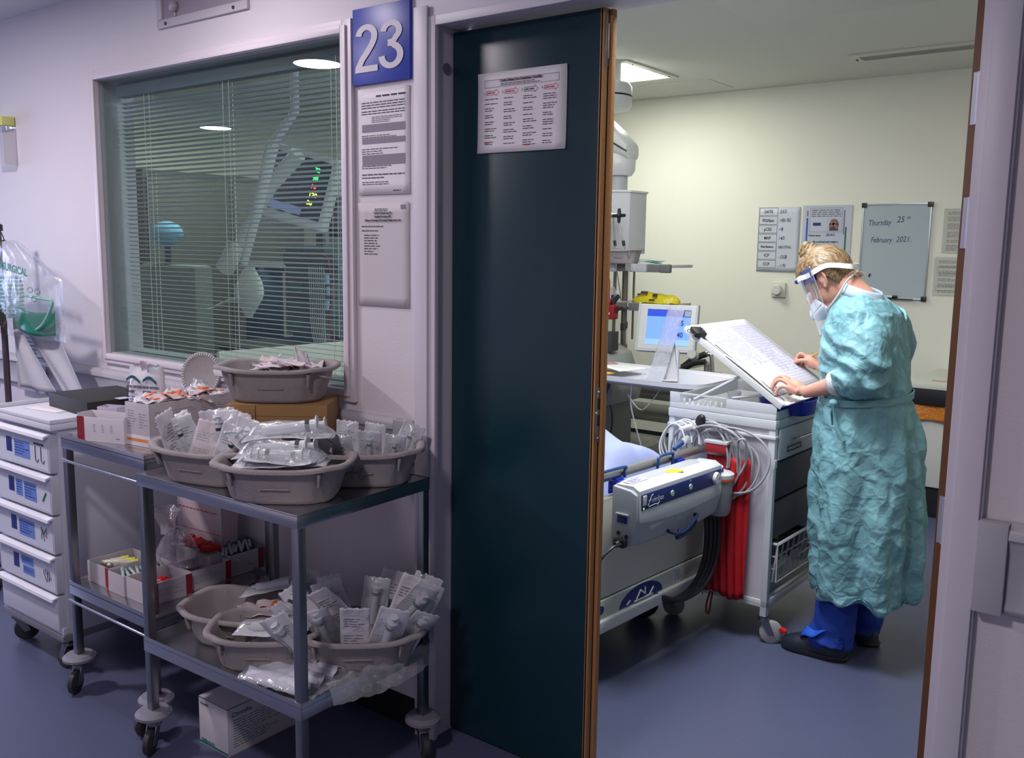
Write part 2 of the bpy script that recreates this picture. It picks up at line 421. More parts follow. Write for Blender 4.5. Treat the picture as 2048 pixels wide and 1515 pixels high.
MB().bx(LX1-DX0+.0012, LX1-DX0+.0022, .012, .024, 1.075, 1.105).bx(LX1-DX0+.0012, LX1-DX0+.0022, .012, .024, 1.03, 1.06).build('latch_hole', M_black, so)
sm = MB()
for z, y in ((1.123, .017), (1.067, .007), (.998, .017)): sm.lathe([(0, 0), (.0035, 0), (.003, .0015), (0, .002)], (LX1-DX0+.0015, y, z), seg=10, axis='x')
sm.build('screw', M_chrome, so)
fb = MB().bx(LX1-DX0-.001, LX1-DX0+.0015, .008, .030, 1.955, 2.085)
fbo = fb.build('flush_bolt', M_steeld, lf, bev=.0007)
MB().bx(LX1-DX0+.0012, LX1-DX0+.004, .015, .022, 1.975, 2.06).build('bolt_lever', M_chrome, fbo)
# ---- the wide leaf, swung fully open into the ward (edge-on)
ol = thing('wide_door_leaf', 'wide door leaf swung open into the ward, brown edge and grey hinges showing', 'door', (DX1+.017, 0.052, 0), radians(91.5))
MB().bx(.008, .86, 0, .044, .008, DZ-.008).build('teal_panel', M_leaf, ol, bev=.0015)
MB().bx(0, .008, 0, .044, .008, DZ-.008).build('wood_lipping', mat('dark_lipping', (0.11, 0.042, 0.012, 1), .5), ol, bev=.001)
for z in (1.80, 1.56, .95, .25):
    MB().bx(-.003, .0, .018, .040, z-.05, z+.05).cyl((-.006, .026, z-.05), (-.006, .026, z+.05), .007, seg=10).build('hinge', mat('zinc_hinge', (.42, .42, .5, 1), .45, metal=.7), ol)
# ---- ceiling fittings in the ward
def panel_light(x, y, sx, sy, label, on=True):
    t = thing('ceiling_light', label, 'ceiling light', (x, y, RZ))
    mb = MB(); a, b = sx/2, sy/2; f = .045
    mb.bx(-a, a, -b, -b+f, -.012, 0); mb.bx(-a, a, b-f, b, -.012, 0); mb.bx(-a, -a+f, -b+f, b-f, -.012, 0); mb.bx(a-f, a, -b+f, b-f, -.012, 0)
    mb.build('frame', M_cream, t, bev=.002)
    e = mat('lamp_diffuser', (.9, .9, .85, 1), .4, emit=(1, 1, .93, 1), es=9.0) if on else mat('dull_diffuser', (.20, .21, .19, 1), .4)
    MB().bx(-a+f, a-f, -b+f, b-f, -.006, -.001).build('diffuser', e, t)
    for i in (-1, 1):
        for j in (-1, 1): MB().sphere((i*(a-.02), j*(b-.1), -.013), .005, 8, 6).build('screw', M_black, t)
    return t
panel_light(-3.22, 3.25, .60, .66, 'bright lit ceiling panel nearest the teal door leaf')
panel_light(-1.33, 3.62, .98, .22, 'long dull unlit ceiling strip fitting near the open door', on=False)
def hatch(x0, x1, y0, y1, label):
    mb = MB().bx(x0, x1, y0, y1, RZ-.004, RZ)
    o = mb.build('ceiling_hatch', mat('hatch_paint', (.63, .64, .57, 1), .6), bev=.001); tag(o, label, 'ceiling hatch')
hatch(-3.35, -2.80, 3.75, 4.15, 'square ceiling hatch beside the lit panel, far side')
hatch(-1.95, -.9, 1.75, 2.55, 'large pale ceiling hatch above the doorway side of the ward')
# lamps of the ward that are out of view but shine
# corridor downlights: two mirrored in the window, two added as unseen fill
for k, (x, y, lb) in enumerate(((-3.89, -1.36, 'round corridor downlight, the nearer one mirrored in the window'), (-6.72, -2.71, 'round corridor downlight, the farther one mirrored in the window'), (-2.50, -0.55, 'added round fill downlight, unseen, above the internal window'), (-1.15, -1.85, 'added round fill downlight, unseen, opposite the doorway'))):
    t = thing('downlight', lb, 'ceiling light', (x, y, ZC))
    MB().lathe([(.10, 0), (.125, 0), (.13, -.006), (.118, -.010), (.10, -.006)], seg=32).build('ring', M_wplas, t)
    MB().lathe([(0, -.004), (.10, -.004), (.10, -.002), (0, -.002)], seg=32).build('diffuser', mat('downlight_diffuser', (.9, .9, .9, 1), .4, emit=(1, .95, .97, 1), es=22.0), t)
# grille box on the wall above the window
g = thing('wall_box', 'grey framed recessed box with a bell, high on the wall above the window', 'wall box', (-2.875, 0, 2.36))
gm = MB(); a, b, f = .262, .10, .030
gm.bx(-a, a, -.012, 0, -b, -b+f); gm.bx(-a, a, -.012, 0, b-f, b); gm.bx(-a, -a+f, -.012, 0, -b+f, b-f); gm.bx(a-f, a, -.012, 0, -b+f, b-f)
gf = gm.build('frame', mat('grey_bezel', (.50, .47, .51, 1), .45), g, bev=.004)
for x in (-.205, .19): MB().lathe([(0, -.0125), (.006, -.0125), (.006, -.015), (0, -.0165)], (x, 0, -b+.013), seg=12, axis='y').build('screw', M_black, gf)
MB().bx(-a+f, a-f, -.004, 0, -b+f, b-f).build('back_plate', mat('dusky_plate', (.30, .25, .31, 1), .5), g)
MB().sphere((-.155, -.012, -.035), (.019, .014, .019), 14, 8).cyl((-.155, -.008, -.05), (-.15, -.006, -.068), .004).build('bell', mat('bell_grey', (.4, .36, .41, 1), .35), g)
# ================================================================== SIGN AND NOTICES
rnd = random.Random(7)
s = thing('room_sign', 'square blue sign with white number 23 on the wall by the door frame', 'sign', (-1.999, 0, 2.078))
MB().bx(-.116, .116, -.012, 0, -.108, .108).build('sign_plate', mat('sign_blue', (0.018, 0.045, 0.36, 1), .35), s, bev=.001)
# digits drawn as thick strokes
def digit(pts, wd): 
    mb = MB(); ribbon(mb, pts, wd, -.0005, .0008); return mb
two = arcpts(-.0, .050, .0275, 178, 0, 12, .030)+[(.0265, .038), (.019, .018), (.001, -.010), (-.016, -.033), (-.0275, -.058), (-.030, -.0655)]
d2 = digit(two, .0205); d2.prism([(-.0405, -.078), (.0385, -.078), (.0385, -.056), (-.0385, -.056)], -.0005, .0011, axis='z')
three = arcpts(0.001, .0525, .0265, 178, -52, 14, .0275)+[(.008, .0165), (-.010, .0135)]
three2 = [(-.010, .0105), (.004, .0100)]+arcpts(0.0, -.031, .031, 66, -180, 18, .036)
d3 = digit(three, .0195); ribbon(d3, three2, .0205, -.0005, .0010)
M_sw = mat('sign_white', (.62, .58, .63, 1), .45)
for mb, x in ((d2, -.056), (d3, .044)):
    o = mb.build('digit', M_sw, s, smooth=False); o.matrix_basis = frameM((x, -.0135, -.012), (1, 0, 0), (0, 0, 1)) @ Matrix.Diagonal((1.20, .80, 1, 1))
def notice(label, x0, x1, z0, z1, y, lines, rng, m=None, tilt=0, laminate=True, name='notice', cat='notice'):
    cx, cz = (x0+x1)/2, (z0+z1)/2; w, h = (x1-x0), (z1-z0)
    t = thing(name, label, cat, (cx, y, cz), rot=(0, radians(tilt), 0))
    MB().sheet(lambda u, v: ((u-.5)*w, -.0012-.002*(abs(2*v-1)**6)*(1 if rng.random() < 2 else 1), (v-.5)*h), 8, 10).build('sheet', m or M_paper, t, solid=.0006)
    P = lambda x, z: (x, -.0026-.002*(abs(2*z/h)**6), z)
    lines(t, w, h, P)
    return t
def paper_text(t, P, jobs, rng, m=M_ink, name='print'):
    mb = MB()
    for (x0, x1, z0, z1, rows, th, rag) in jobs: writing(mb, x0, x1, z0, z1, rows, P, rng, th=th, ragged=rag)
    return mb.build(name, m, t, smooth=False)
def rects(t, P, rs, m, name):
    mb = MB()
    for x0, x1, z0, z1 in rs: mb.add([P(x0, z0), P(x1, z0), P(x1, z1), P(x0, z1)], [(0, 1, 2, 3)])
    return mb.build(name, m, t, smooth=False)
def outline(x0, x1, z0, z1, w): return [(x0, x1, z0, z0+w), (x0, x1, z1-w, z1), (x0, x0+w, z0+w, z1-w), (x1-w, x1, z0+w, z1-w)]
def n1(t, w, h, P):
    r = random.Random(3)
    paper_text(t, P, [(-.03, .09, .125, .137, 1, .4, False), (-.092, .088, .096, .118, 3, .35, False), (-.092, .088, .079, .093, 2, .35, False), (-.05, .08, .055, .075, 4, .3, True),
        (-.092, .06, .012, .022, 2, .35, True), (-.092, .06, -.036, -.016, 3, .3, True), (-.092, .05, -.078, -.066, 2, .35, True), (-.092, .085, -.098, -.090, 1, .4, False), (-.092, .0, -.106, -.1, 1, .5, False), (-.092, .085, -.125, -.113, 2, .35, True), (.04, .07, -.145, -.139, 1, .5, False)], r)
    rects(t, P, [(-.09, .088, .03, .052), (-.09, .088, -.004, .012), (-.09, .088, -.066, -.037)], M_gink, 'table_row')
notice('upper laminated notice with grey table rows, directly under the blue sign', -2.103, -1.892, 1.650, 1.956, -.001, n1, rnd)
def n2(t, w, h, P):
    r = random.Random(4)
    paper_text(t, P, [(-.035, .02, .128, .138, 2, .4, False), (-.092, .0, .0815, .087, 1, .5, False), (-.092, -.02, .069, .074, 1, .5, False), (-.082, -.01, -.002, .062, 8, .3, True)], r)
    for k, (sx, tx) in enumerate(((8, 'Covid-19 Critical Care ED'), (8, 'Standard Procedure PPE'), (8, 'Putting on (Donning) and Removing (Doffing) Action Card'))):
        text('heading', tx, .0085 if k < 2 else .0078, frameM((0, -.005, .121-.0105*k), (1, 0, 0), (0, 0, 1)), M_ink, t, 'CENTER', sx=.82, bold=.0002)
    rects(t, P, [(.074, .096, .134, .147)], M_gink, 'logo')
notice('lower laminated notice, mostly blank below short lines, under the table notice', -2.109, -1.895, 1.318, 1.627, -.001, n2, rnd, m=mat('grey_paper', (.56, .52, .55, 1), .55))
def n3(t, w, h, P):
    r = random.Random(5)
    rects(t, P, outline(-.125, .125, .068, .088, .0007), M_ink, 'title_box')
    text('heading', 'Covid Critical Care Extubation Checklist', .0085, frameM((0, -.005, .081), (1, 0, 0), (0, 0, 1)), M_ink, t, 'CENTER', bold=.0003)
    paper_text(t, P, [(-.07, .07, .07, .078, 2, .4, True)], r)
    for k in range(4):
        x = -.128+.066*k; m = M_rink if k != 2 else M_ink
        a = MB(); z = .054
        pts = [(x+.008, z-.005), (x+.042, z-.005), (x+.042, z-.009), (x+.053, z), (x+.042, z+.009), (x+.042, z+.005), (x+.008, z+.005), (x+.008, z-.005)]
        for i in range(7):
            p, q = Vector(pts[i]), Vector(pts[i+1]); n = Vector((-(q-p).y, (q-p).x)).normalized()*.0005
            a.add([P(*(p-n)), P(*(q-n)), P(*(q+n)), P(*(p+n))], [(0, 1, 2, 3)])
        writing(a, x+.011, x+.040, z-.003, z+.003, 1, P, r, th=.5, ragged=False)
        a.build('arrow', m, t, smooth=False)
        text('numeral', '%d.' % (k+1), .009, frameM((x, -.005, z-.003), (1, 0, 0), (0, 0, 1)), M_ink, t)
        z = .04; jobs = []
        while z > -.09:
            rows = r.choice((1, 2, 2, 3)); z2 = z-rows*.0058
            jobs.append((x+.004, x+.05, z2, z, rows, .33, True)); z = z2-.0065
        paper_text(t, P, jobs, r)
    rects(t, P, [(.014, .034, -.0925, -.0895), (-.125, -.108, -.081, -.078)], M_rink, 'red_print')
notice('landscape laminated checklist notice stuck on the teal door leaf', -1.697, -1.398, 1.758, 1.973, .069, n3, rnd, tilt=0.2)

# ================================================================== CASTERS, TROLLEYS
def caster(parent, x, y, ztop, r=.038, wid=.022, ang=0, brake=False, bumper=None, m=None, name='caster'):
    M = Matrix.Translation((x, y, 0)) @ Matrix.Rotation(ang, 4, 'Z'); off = .03
    mb = MB(); mb.M = M
    mb.cyl((0, 0, ztop), (0, 0, 2*r+.012), .009); mb.lathe([(.0, 2*r+.004), (.022, 2*r+.004), (.022, 2*r+.014), (0, 2*r+.014)])
    for sy in (-1, 1):
        y0 = sy*(wid/2+.003); poly = [(-.016, 2*r+.006), (.018, 2*r+.006), (off+.012, r-.008), (off-.010, r-.010)]
        mb.prism(poly, y0-.0015, y0+.0015, axis='y')
    c = mb.build(name, M_steeld, parent)
    wm = MB(); wm.M = M
    wm.lathe([(0, -wid/2), (r*.8, -wid/2), (r, -wid/3), (r, wid/3), (r*.8, wid/2), (0, wid/2)], (off, 0, r), seg=24, axis='y')
    wo = wm.build('wheel', m or M_dark, c)
    h = MB(); h.M = M
    h.lathe([(0, -wid/2-.002), (r*.55, -wid/2-.002), (r*.6, -wid/2+.001), (r*.6, wid/2-.001), (r*.55, wid/2+.002), (0, wid/2+.002)], (off, 0, r), seg=20, axis='y')
    if brake: h.box((-.028, 0, 2*r-.01), (.035, .02, .006), ry=.5)
    if bumper:
        b = MB(); b.M = Matrix.Translation((x, y, 0)); b.lathe([(.010, ztop+.0), (.042, ztop-.002), (.053, ztop-.012), (.053, ztop-.02), (.044, ztop-.026), (.010, ztop-.022)], seg=28)
        b.build('bumper_disc', mat('grey_bumper', (.20, .195, .24, 1), .6), parent)
    return c
def steel_trolley(label, x0, x1, y0, y1, ztop, zsh, rz=0, handle=False, lip=.034):
    cx, cy = (x0+x1)/2, (y0+y1)/2; a, b = (x1-x0)/2, (y1-y0)/2
    t = thing('steel_trolley', label, 'trolley', (cx, cy, 0), rz)
    for (z, nm) in ((ztop, 'top_shelf'), (zsh, 'lower_shelf')):
        mb = MB().bx(-a, a, -b, b, z-.004, z)
        for (p0, p1, q0, q1) in ((-a, a, -b, -b+.003), (-a, a, b-.003, b), (-a, -a+.003, -b, b), (a-.003, a, -b, b)):
            mb.bx(p0, p1, q0, q1, z-lip, z+(.0015 if z == ztop and not handle else .012))
        mb.build(nm, M_steel, t, bev=.001)
    for sx in (-1, 1):
        for sy in (-1, 1):
            x, y = sx*(a-.014), sy*(b-.014)
            lt = ztop-.02 if not handle else ztop+.012
            MB().bx(x-.0125, x+.0125, y-.0125, y+.0125, .125, lt).build('leg', M_steeld, t, bev=.002)
            caster(t, x, y, .128, ang=rnd.uniform(0, 6.28) if (sx, sy) != (-1, -1) else -1.0, bumper=True, brake=(sy < 0))
    return t, a, b
tA, aA, bA = steel_trolley('right steel trolley stacked with grey pulp bowls of syringe packets', -2.425, -1.740, -.575, -.085, .845, .345, radians(1.6))
tB, aB, bB = steel_trolley('left steel trolley between the white drawer cart and the bowls', -2.955, -2.465, -.53, -.06, .868, .372, radians(0), handle=True)
for z in (.795, .315):
    MB().tube([(-aB, -bB-.0, z), (aB, -bB-.0, z)], .0055, seg=10).build('rail', M_chrome, tB)
# ---- white drawer cart
wc = thing('drawer_cart', 'white drawer cart with blue picture labels at the left edge', 'drawer cart', (-3.305, -.258, 0))
A, B = .222, .238
bodym = mat('cart_enamel', (.56, .57, .66, 1), .4)
body = MB().bx(-A, A, -B+.02, B, .14, .868); body.bx(-A, A, -B, -B+.02, .14, .165)
body.build('body', bodym, wc, bev=.003)
MB().bx(-A-.012, A+.012, -B-.012, B+.012, .868, .890).bx(-A-.012, A+.012, -B-.012, -B-.004, .890, .906).bx(-A-.012, A+.012, B+.004, B+.012, .890, .906).bx(-A-.012, -A-.004, -B-.004, B+.004, .890, .906).bx(A+.004, A+.012, -B-.004, B+.004, .890, .906).build('top', mat('cart_top', (.66, .66, .74, 1), .4), wc, bev=.004)
zs = [.858, .713, .568, .428, .285, .150]
lblb = mat('label_blue', (.13, .24, .62, 1), .5); lbll = mat('label_sheet', (.60, .62, .72, 1), .5)
for i in range(5):
    z1, z0 = zs[i]-.006, zs[i+1]+.004
    dr = MB().bx(-A+.012, A-.012, -B-.008, -B+.02, z0, z1).build('drawer', bodym, wc, bev=.002)
    MB().prism([(-B-.008, z1+.001), (-B-.026, z1-.004), (-B-.028, z1-.014), (-B-.022, z1-.013), (-B-.020, z1-.008), (-B-.008, z1-.007)], -A+.012, A-.012, axis='x').build('handle', mat('cart_handle', (.75, .75, .84, 1), .35), dr)
    if i < 4:
        y = -B-.0088
        def P(x, z, y=y): return (x, y-.0004, z)
        zm = (z0+z1)/2-.006
        rects(dr, lambda x, z, y=y: (x, y, z), [(-A+.02, A-.02, z0+.008, z1-.024)], lbll, 'label_strip')
        rects(dr, P, [(-.10, -.058, zm-.022, zm+.032)], M_navy, 'navy_label')
        if i == 1: rr_ = [(-.045, .005, zm-.03, zm+.03), (.015, .105, zm-.035, zm+.03)]
        elif i == 3: rr_ = [(-.04, .05, zm+.002, zm+.034), (-.03, .055, zm-.034, zm-.002)]
        else: rr_ = [(-.04, .075, zm-.032, zm+.03)]
        rects(dr, P, rr_, lblb, 'blue_label')
        mb = MB()
        for (x0, x1, q0, q1) in rr_: writing(mb, x0+.006, x1-.004, q0+.008, q1-.006, 5, lambda x, z: (x, y-.0008, z), rnd, th=.3)
        mb.build('print', M_navy, dr, smooth=False)
        sk = MB(); x = .125
        if i == 0:
            for q in (.115, .155): sk.tube([(q, y-.001, zm+.025), (q, y-.001, zm-.02)]+[(q+.01+.01*cos(radians(a)), y-.001, zm-.02+.012*sin(radians(a))) for a in range(180, 370, 30)], .0013, seg=6)
            sk.bx(.105, .175, y-.001, y-.0003, zm+.029, zm+.036)
        elif i == 1: sk.tube([(.175, y-.001, zm+.012), (.15, y-.001, zm-.02)], .003, seg=6)
        else:
            for q in range(4): sk.tube([(x+.0+.012*q, y-.001, zm+rnd.uniform(-.03, .03)) for _ in range(3)]+[(x+.02+.01*q, y-.001, zm+rnd.uniform(-.03, .03))], .0009, seg=5)
        sk.build('sketch', mat('green_print', (.02, .25, .1, 1), .5) if i == 1 else M_ink, dr)
MB().bx(-A-.004, A+.004, -B-.004, B+.004, .115, .14).build('chassis', mat('chassis_grey', (.28, .27, .3, 1), .5, metal=.5), wc, bev=.004)
for sx in (-1, 1):
    for sy in (-1, 1): caster(wc, sx*(A-.03), sy*(B-.03), .12, r=.044, ang=2.2+sx if sy < 0 else -2.0+.4*sx)
wc_top = .8905

# ================================================================== PULP BOWLS
def pulp_bowl(label, loc, rz, L=.19, W=.145, H=.10, mark=None, group=None, tiltx=0):
    t = thing('pulp_bowl', label, 'bowl', loc, rot=(tiltx, 0, rz), group=group)
    mb = MB(); seg = 64
    def ring(f, z, wob=0.0, lift=0.0, waist=.05):
        r = []
        for k in range(seg):
            a = 2*pi*k/seg; ca, sa = cos(a), sin(a); e = 2/3.2
            x = L*f*math.copysign(abs(ca)**e, ca); y = W*f*math.copysign(abs(sa)**e, sa)
            q = 1-waist*max(0, cos(4*a+pi))**3*0.6
            zz = z+lift*(abs(cos(a))**6)*.006 - lift*.003*cos(4*a)
            r.append(Vector((x*q, y*q, zz)))
        return r
    R = [ring(.64, .0), ring(.70, .002), ring(.74, .012), ring(.81, .055, waist=.1), ring(.84, .062, waist=.1), ring(.88, H-.014, waist=.1), ring(.90, H-.006, lift=1), ring(.965, H-.007, lift=1), ring(.995, H-.010, lift=1), ring(1.0, H-.003, lift=1), ring(.97, H+.002, lift=1), ring(.90, H, lift=1), ring(.865, H-.006, lift=1), ring(.835, .064, waist=.1), ring(.80, .055, waist=.1), ring(.72, .014), ring(.68, .006), ring(.62, .0045)]
    mb.rings(R); mb.build('body', M_pulp, t, ang=60)
    lug = MB()                                           # pressed ribs on the long sides
    for sy in (-1, 1):
        lug.box((0, sy*W*.815, H*.44), (L*.42, .005, .003), rx=0)
        for sx in (-1, 1): lug.tube([(sx*L*.60, sy*W*.76, H*.50), (sx*L*.62, sy*W*.80, H*.88)], [.008, .013], seg=10, flat=.5)
    lug.build('pressed_rib', M_pulp, t, bev=.002)
    if mark: text('pen_mark', mark, .052, frameM((-.03, -W*.885, .028), (1, 0, 0), (0, -.12, 1)), mat('pencil_grey', (.12, .11, .13, 1), .7), t, shear=.1)
    return t
A_TOP, A_LOW = .8455, .3455
pulp_bowl('grey pulp bowl at the left end of the right trolley top, full of upright packets', (-2.200, -.455, A_TOP), radians(14), mark=None)
pulp_bowl('grey pulp bowl at the front middle of the right trolley top', (-1.905, -.460, A_TOP), radians(36), L=.185, W=.135)
pulp_bowl('grey pulp bowl marked 10 at the rear right of the right trolley top', (-1.872, -.222, A_TOP), radians(42), L=.18, W=.125, mark='10')
pulp_bowl('grey pulp bowl raised on the brown carton, holding flat white sachets', (-2.268, -.190, 1.0305), radians(38), L=.185, W=.135, H=.105)
pulp_bowl('grey pulp bowl at the left of the right trolley lower shelf, nearly empty', (-2.215, -.385, A_LOW), radians(22), L=.18, W=.135)
pulp_bowl('grey pulp bowl in the middle of the lower shelf with long clear syringe packs', (-2.035, -.435, A_LOW), radians(38), L=.165, W=.125)
pulp_bowl('grey pulp bowl at the right of the lower shelf heaped with white packets', (-1.835, -.265, A_LOW), radians(42), L=.19, W=.14)

# ================================================================== CARTONS
def carton(name, label, loc, rz, sx, sy, sz, m, open_top=False, cat='box', th=.0025, zlow=None):
    t = thing(name, label, cat, loc, rz)
    mb = MB(); a, b = sx/2, sy/2
    if not open_top: mb.bx(-a, a, -b, b, 0, sz); mb.build('carton', m, t, bev=.0015)
    else:
        mb.bx(-a, a, -b, b, 0, th)
        zl = zlow or sz
        mb.bx(-a, a, -b, -b+th, th, zl).bx(-a, a, b-th, b, th, sz).bx(-a, -a+th, -b+th, b-th, th, sz).bx(a-th, a, -b+th, b-th, th, sz)
        mb.build('carton', m, t, bev=.0008)
    return t
F = lambda y: (lambda x, z: (x, y, z))
# brown carton under the raised bowl
bc = carton('brown_carton', 'brown cardboard box under the raised grey bowl', (-2.245, -.190, A_TOP), radians(38), .30, .20, .184, M_card)
text('print', '\u2295 BD Plastipak\u2122', .022, frameM((-.02, -.1006, .115), (1, 0, 0), (0, 0, 1)), mat('brown_ink', (.05, .025, .01, 1), .7), bc, bold=.0003)
mb = MB().bx(-.062, -.060, -.1006, -.1, .03, .184).bx(-.15, .15, -.1004, -.1, .150, .1508); mb.build('flap_seam', mat('brown_ink', None), bc)
mb = MB().sheet(lambda u, v: (-.1506, -.09+.18*u, .06+.1*v), 2, 2).build('tape', mat('kraft_tape', (.38, .24, .10, 1), .5), bc)
# white box on the floor under the trolley
om = carton('floor_carton', 'white cardboard box with green edge lines on the floor under the right trolley', (-2.262, -.235, 0), 0, .142, .46, .150, M_carton)
M_gr = mat('green_print', None)
mb = MB().bx(-.0712, .0712, -.2304, -.2300, .147, .1495).bx(.0708, .0713, -.23, .23, .147, .1495).bx(-.0712, .0712, -.2306, -.2300, .004, .010)
mb.build('edge_line', mat('teal_print', (.0, .16, .12, 1), .5), om)
text('lettering', 'Omnifix', .022, frameM((.0714, -.215, .118), (0, 1, 0), (0, 0, 1)), mat('teal_print', None), om)
text('lettering', 'B|BRAUN', .016, frameM((-.06, -.2308, .010), (1, 0, 0), (0, 0, 1)), mat('teal_print', None), om)
text('lettering', 'Omnifix', .012, frameM((-.06, -.2308, .128), (1, 0, 0), (0, 0, 1)), mat('teal_print', None), om)
mb = MB(); writing(mb, -.21, -.03, .02, .11, 11, lambda x, z: (.0714, x, z), rnd, th=.25); writing(mb, 0.0, .15, .06, .12, 6, lambda x, z: (.0714, x, z), rnd, th=.25)
mb.build('print', mat('teal_print', None), om, smooth=False)
MB().bx(.0712, .0716, .16, .228, .03, .05).build('brand_strip', mat('dark_teal', (.0, .05, .08, 1), .5), om)
text('lettering', 'B.BRAUN', .014, frameM((.0718, .165, .034), (0, 1, 0), (0, 0, 1)), M_wplas, om)
# ================================================================== WRAPPED SYRINGES AND SACHETS
M_back = mat('packet_paper', (.72, .70, .75, 1), .45, bump=.25, bscale=70)
M_barrel = mat('syringe_barrel', (.62, .65, .68, 1), .3)
M_film2 = clear('packet_film', refl=1.2, rough=.22, opacity=.26, ocol=(.66, .72, .76), bump=.3, bscale=38)
M_teal = mat('packet_teal', (.02, .28, .22, 1), .4)
M_pink = mat('packet_pink', (.62, .50, .52, 1), .45, bump=.2, bscale=60)
M_orange = mat('packet_orange', (.85, .17, .03, 1), .4)
def packet(seed, label, group, w=.075, h=.20, barrel=.016, paper=None, strip=None, printed=True, curl=.012, film=True, name='wrapped_syringe', cat='wrapped syringe', blen=.62):
    r = random.Random(seed); t = thing(name, label, cat, group=group)
    a1, a2, a3 = r.uniform(-1, 1), r.uniform(0, 6), r.uniform(.6, 1.4)
    def S(x, z):
        return curl*sin(a2+z/h*3.0*a3)+.25*curl*a1*(x/w)+.0035*noise.noise(Vector((x*38, z*30, seed*3.1)))
    def zig(v): return .0016*(1 if int(v*40) % 2 else -1)
    bk = MB().sheet(lambda u, v: ((u-.5)*w, S((u-.5)*w, v*h), v*h+(zig(u) if v in (0, 1) else 0)), 12, 24).build('paper_backing', paper or M_back, t, solid=.0005)
    if printed:
        mb = MB(); P = lambda x, z: (x, S(x, z)-.0008, z)
        writing(mb, -w*.38, w*.38, h*.12, h*.5, 9, P, r, th=.28)
        writing(mb, -w*.38, w*.38, h*.62, h*.8, 4, P, r, th=.35)
        P2 = lambda x, z: (x, S(x, z)+.0008, z)
        writing(mb, -w*.38, w*.38, h*.2, h*.8, 12, P2, r, th=.25)
        mb.build('print', M_gink, bk, smooth=False)
    if strip:
        mb = MB().sheet(lambda u, v: ((u-.5)*w, S((u-.5)*w, h*(.955+.022*v))-.0008, h*(.955+.022*v)), 8, 1); mb.build('colour_strip', strip, bk)
    if film:
        def Fm(u, v):
            x = (u-.5)*w*.97; z = v*h; b = barrel*1.25*max(0, 1-(2*abs(x)/w/.8)**2)*max(0, 1-(2*v-1)**6) if barrel else .004
            return (x, S(x, z)-.0015-b-.003*abs(noise.noise(Vector((x*55, z*50, seed)))), z)
        MB().sheet(Fm, 14, 26).build('film', M_film2, t)
    if barrel:
        z0, z1 = h*(.5-blen/2), h*(.5+blen/2); y = S(0, h/2)-barrel*.62
        prof = [(barrel*.28, z0-.012), (barrel*.28, z0), (barrel*.95, z0+.004), (barrel*.95, z1), (barrel*1.5, z1), (barrel*1.5, z1+.003), (barrel*.5, z1+.003), (barrel*.5, z1+h*.09), (barrel*1.1, z1+h*.09), (barrel*1.1, z1+h*.10)]
        sy = MB().lathe([(q*.55, z) for q, z in prof], (0, y, 0), seg=14).build('syringe', M_barrel, t)
        MB().lathe([(barrel*.54, z0+(z1-z0)*.80), (barrel*.56, z0+(z1-z0)*.80), (barrel*.56, z0+(z1-z0)*.88), (barrel*.54, z0+(z1-z0)*.88)], (0, y, 0), seg=14).build('plunger_seal', M_dark, sy)
    return t
BOWL = {'left': ((-2.200, -.455, A_TOP), 14, .19, .145), 'front': ((-1.905, -.460, A_TOP), 36, .185, .135), 'rear': ((-1.872, -.222, A_TOP), 42, .18, .125),
        'raised': ((-2.268, -.190, 1.0305), 38, .185, .135), 'lowleft': ((-2.215, -.385, A_LOW), 22, .18, .135), 'lowmid': ((-2.035, -.435, A_LOW), 38, .165, .125), 'lowright': ((-1.835, -.265, A_LOW), 42, .19, .14)}
def inbowl(b, u, v, z):
    (x, y, z0), a, L, W = BOWL[b]; a = radians(a); lx, ly = u*L, v*W
    return (x+lx*cos(a)-ly*sin(a), y+lx*sin(a)+ly*cos(a), z0+z)
def place(b, protos, spots, label, group):
    """spots: (u, v, z, lean out deg, facing deg, roll deg); first use moves the prototype itself"""
    for i, (u, v, z, lean, face, roll) in enumerate(spots):
        pr = protos[i % len(protos)]; loc = inbowl(b, u, v, z)
        R = (Matrix.Rotation(radians(face), 3, 'Z') @ Matrix.Rotation(radians(lean), 3, 'X') @ Matrix.Rotation(radians(roll), 3, 'Y')).to_euler()
        if not pr.get('_used'):
            pr['_used'] = 1; pr.location = loc; pr.rotation_euler = R; tag(pr, label, None, group)
        else:
            d = dup(pr, loc, R, label, group)
def fin(ps):
    for p in ps:
        if '_used' in p: del p['_used']
def clear_used():
    for o in bpy.data.objects:
        if '_used' in o: del o['_used']
# left bowl: upright, printed paper showing
g = 'packets in the left bowl on the trolley top'; lb = 'paper-backed syringe packet standing in the left bowl on the right trolley top'
pl = [packet(11, lb, g, .098, .180, .015), packet(12, lb, g, .085, .165, .013, paper=M_back), packet(13, lb, g, .072, .155, 0, paper=M_pink)]
place('left', pl, [(-.50, -.10, .016, 24, -62, 8), (-.42, .10, .012, 12, 28, -20), (-.18, -.35, .012, -8, 30, 10), (-.05, .28, .012, 6, 48, -8), (.22, -.25, .012, 14, 30, 22), (.36, .30, .012, -10, 38, -14), (.52, -.10, .012, 12, 20, 16), (-.30, .48, .012, -14, 30, 12), (.62, .30, .012, -4, 60, -20), (.08, .02, .012, -2, 24, -4), (-.60, .35, .012, -8, 50, -28), (.35, .02, .014, 16, 48, 34)], lb, g)
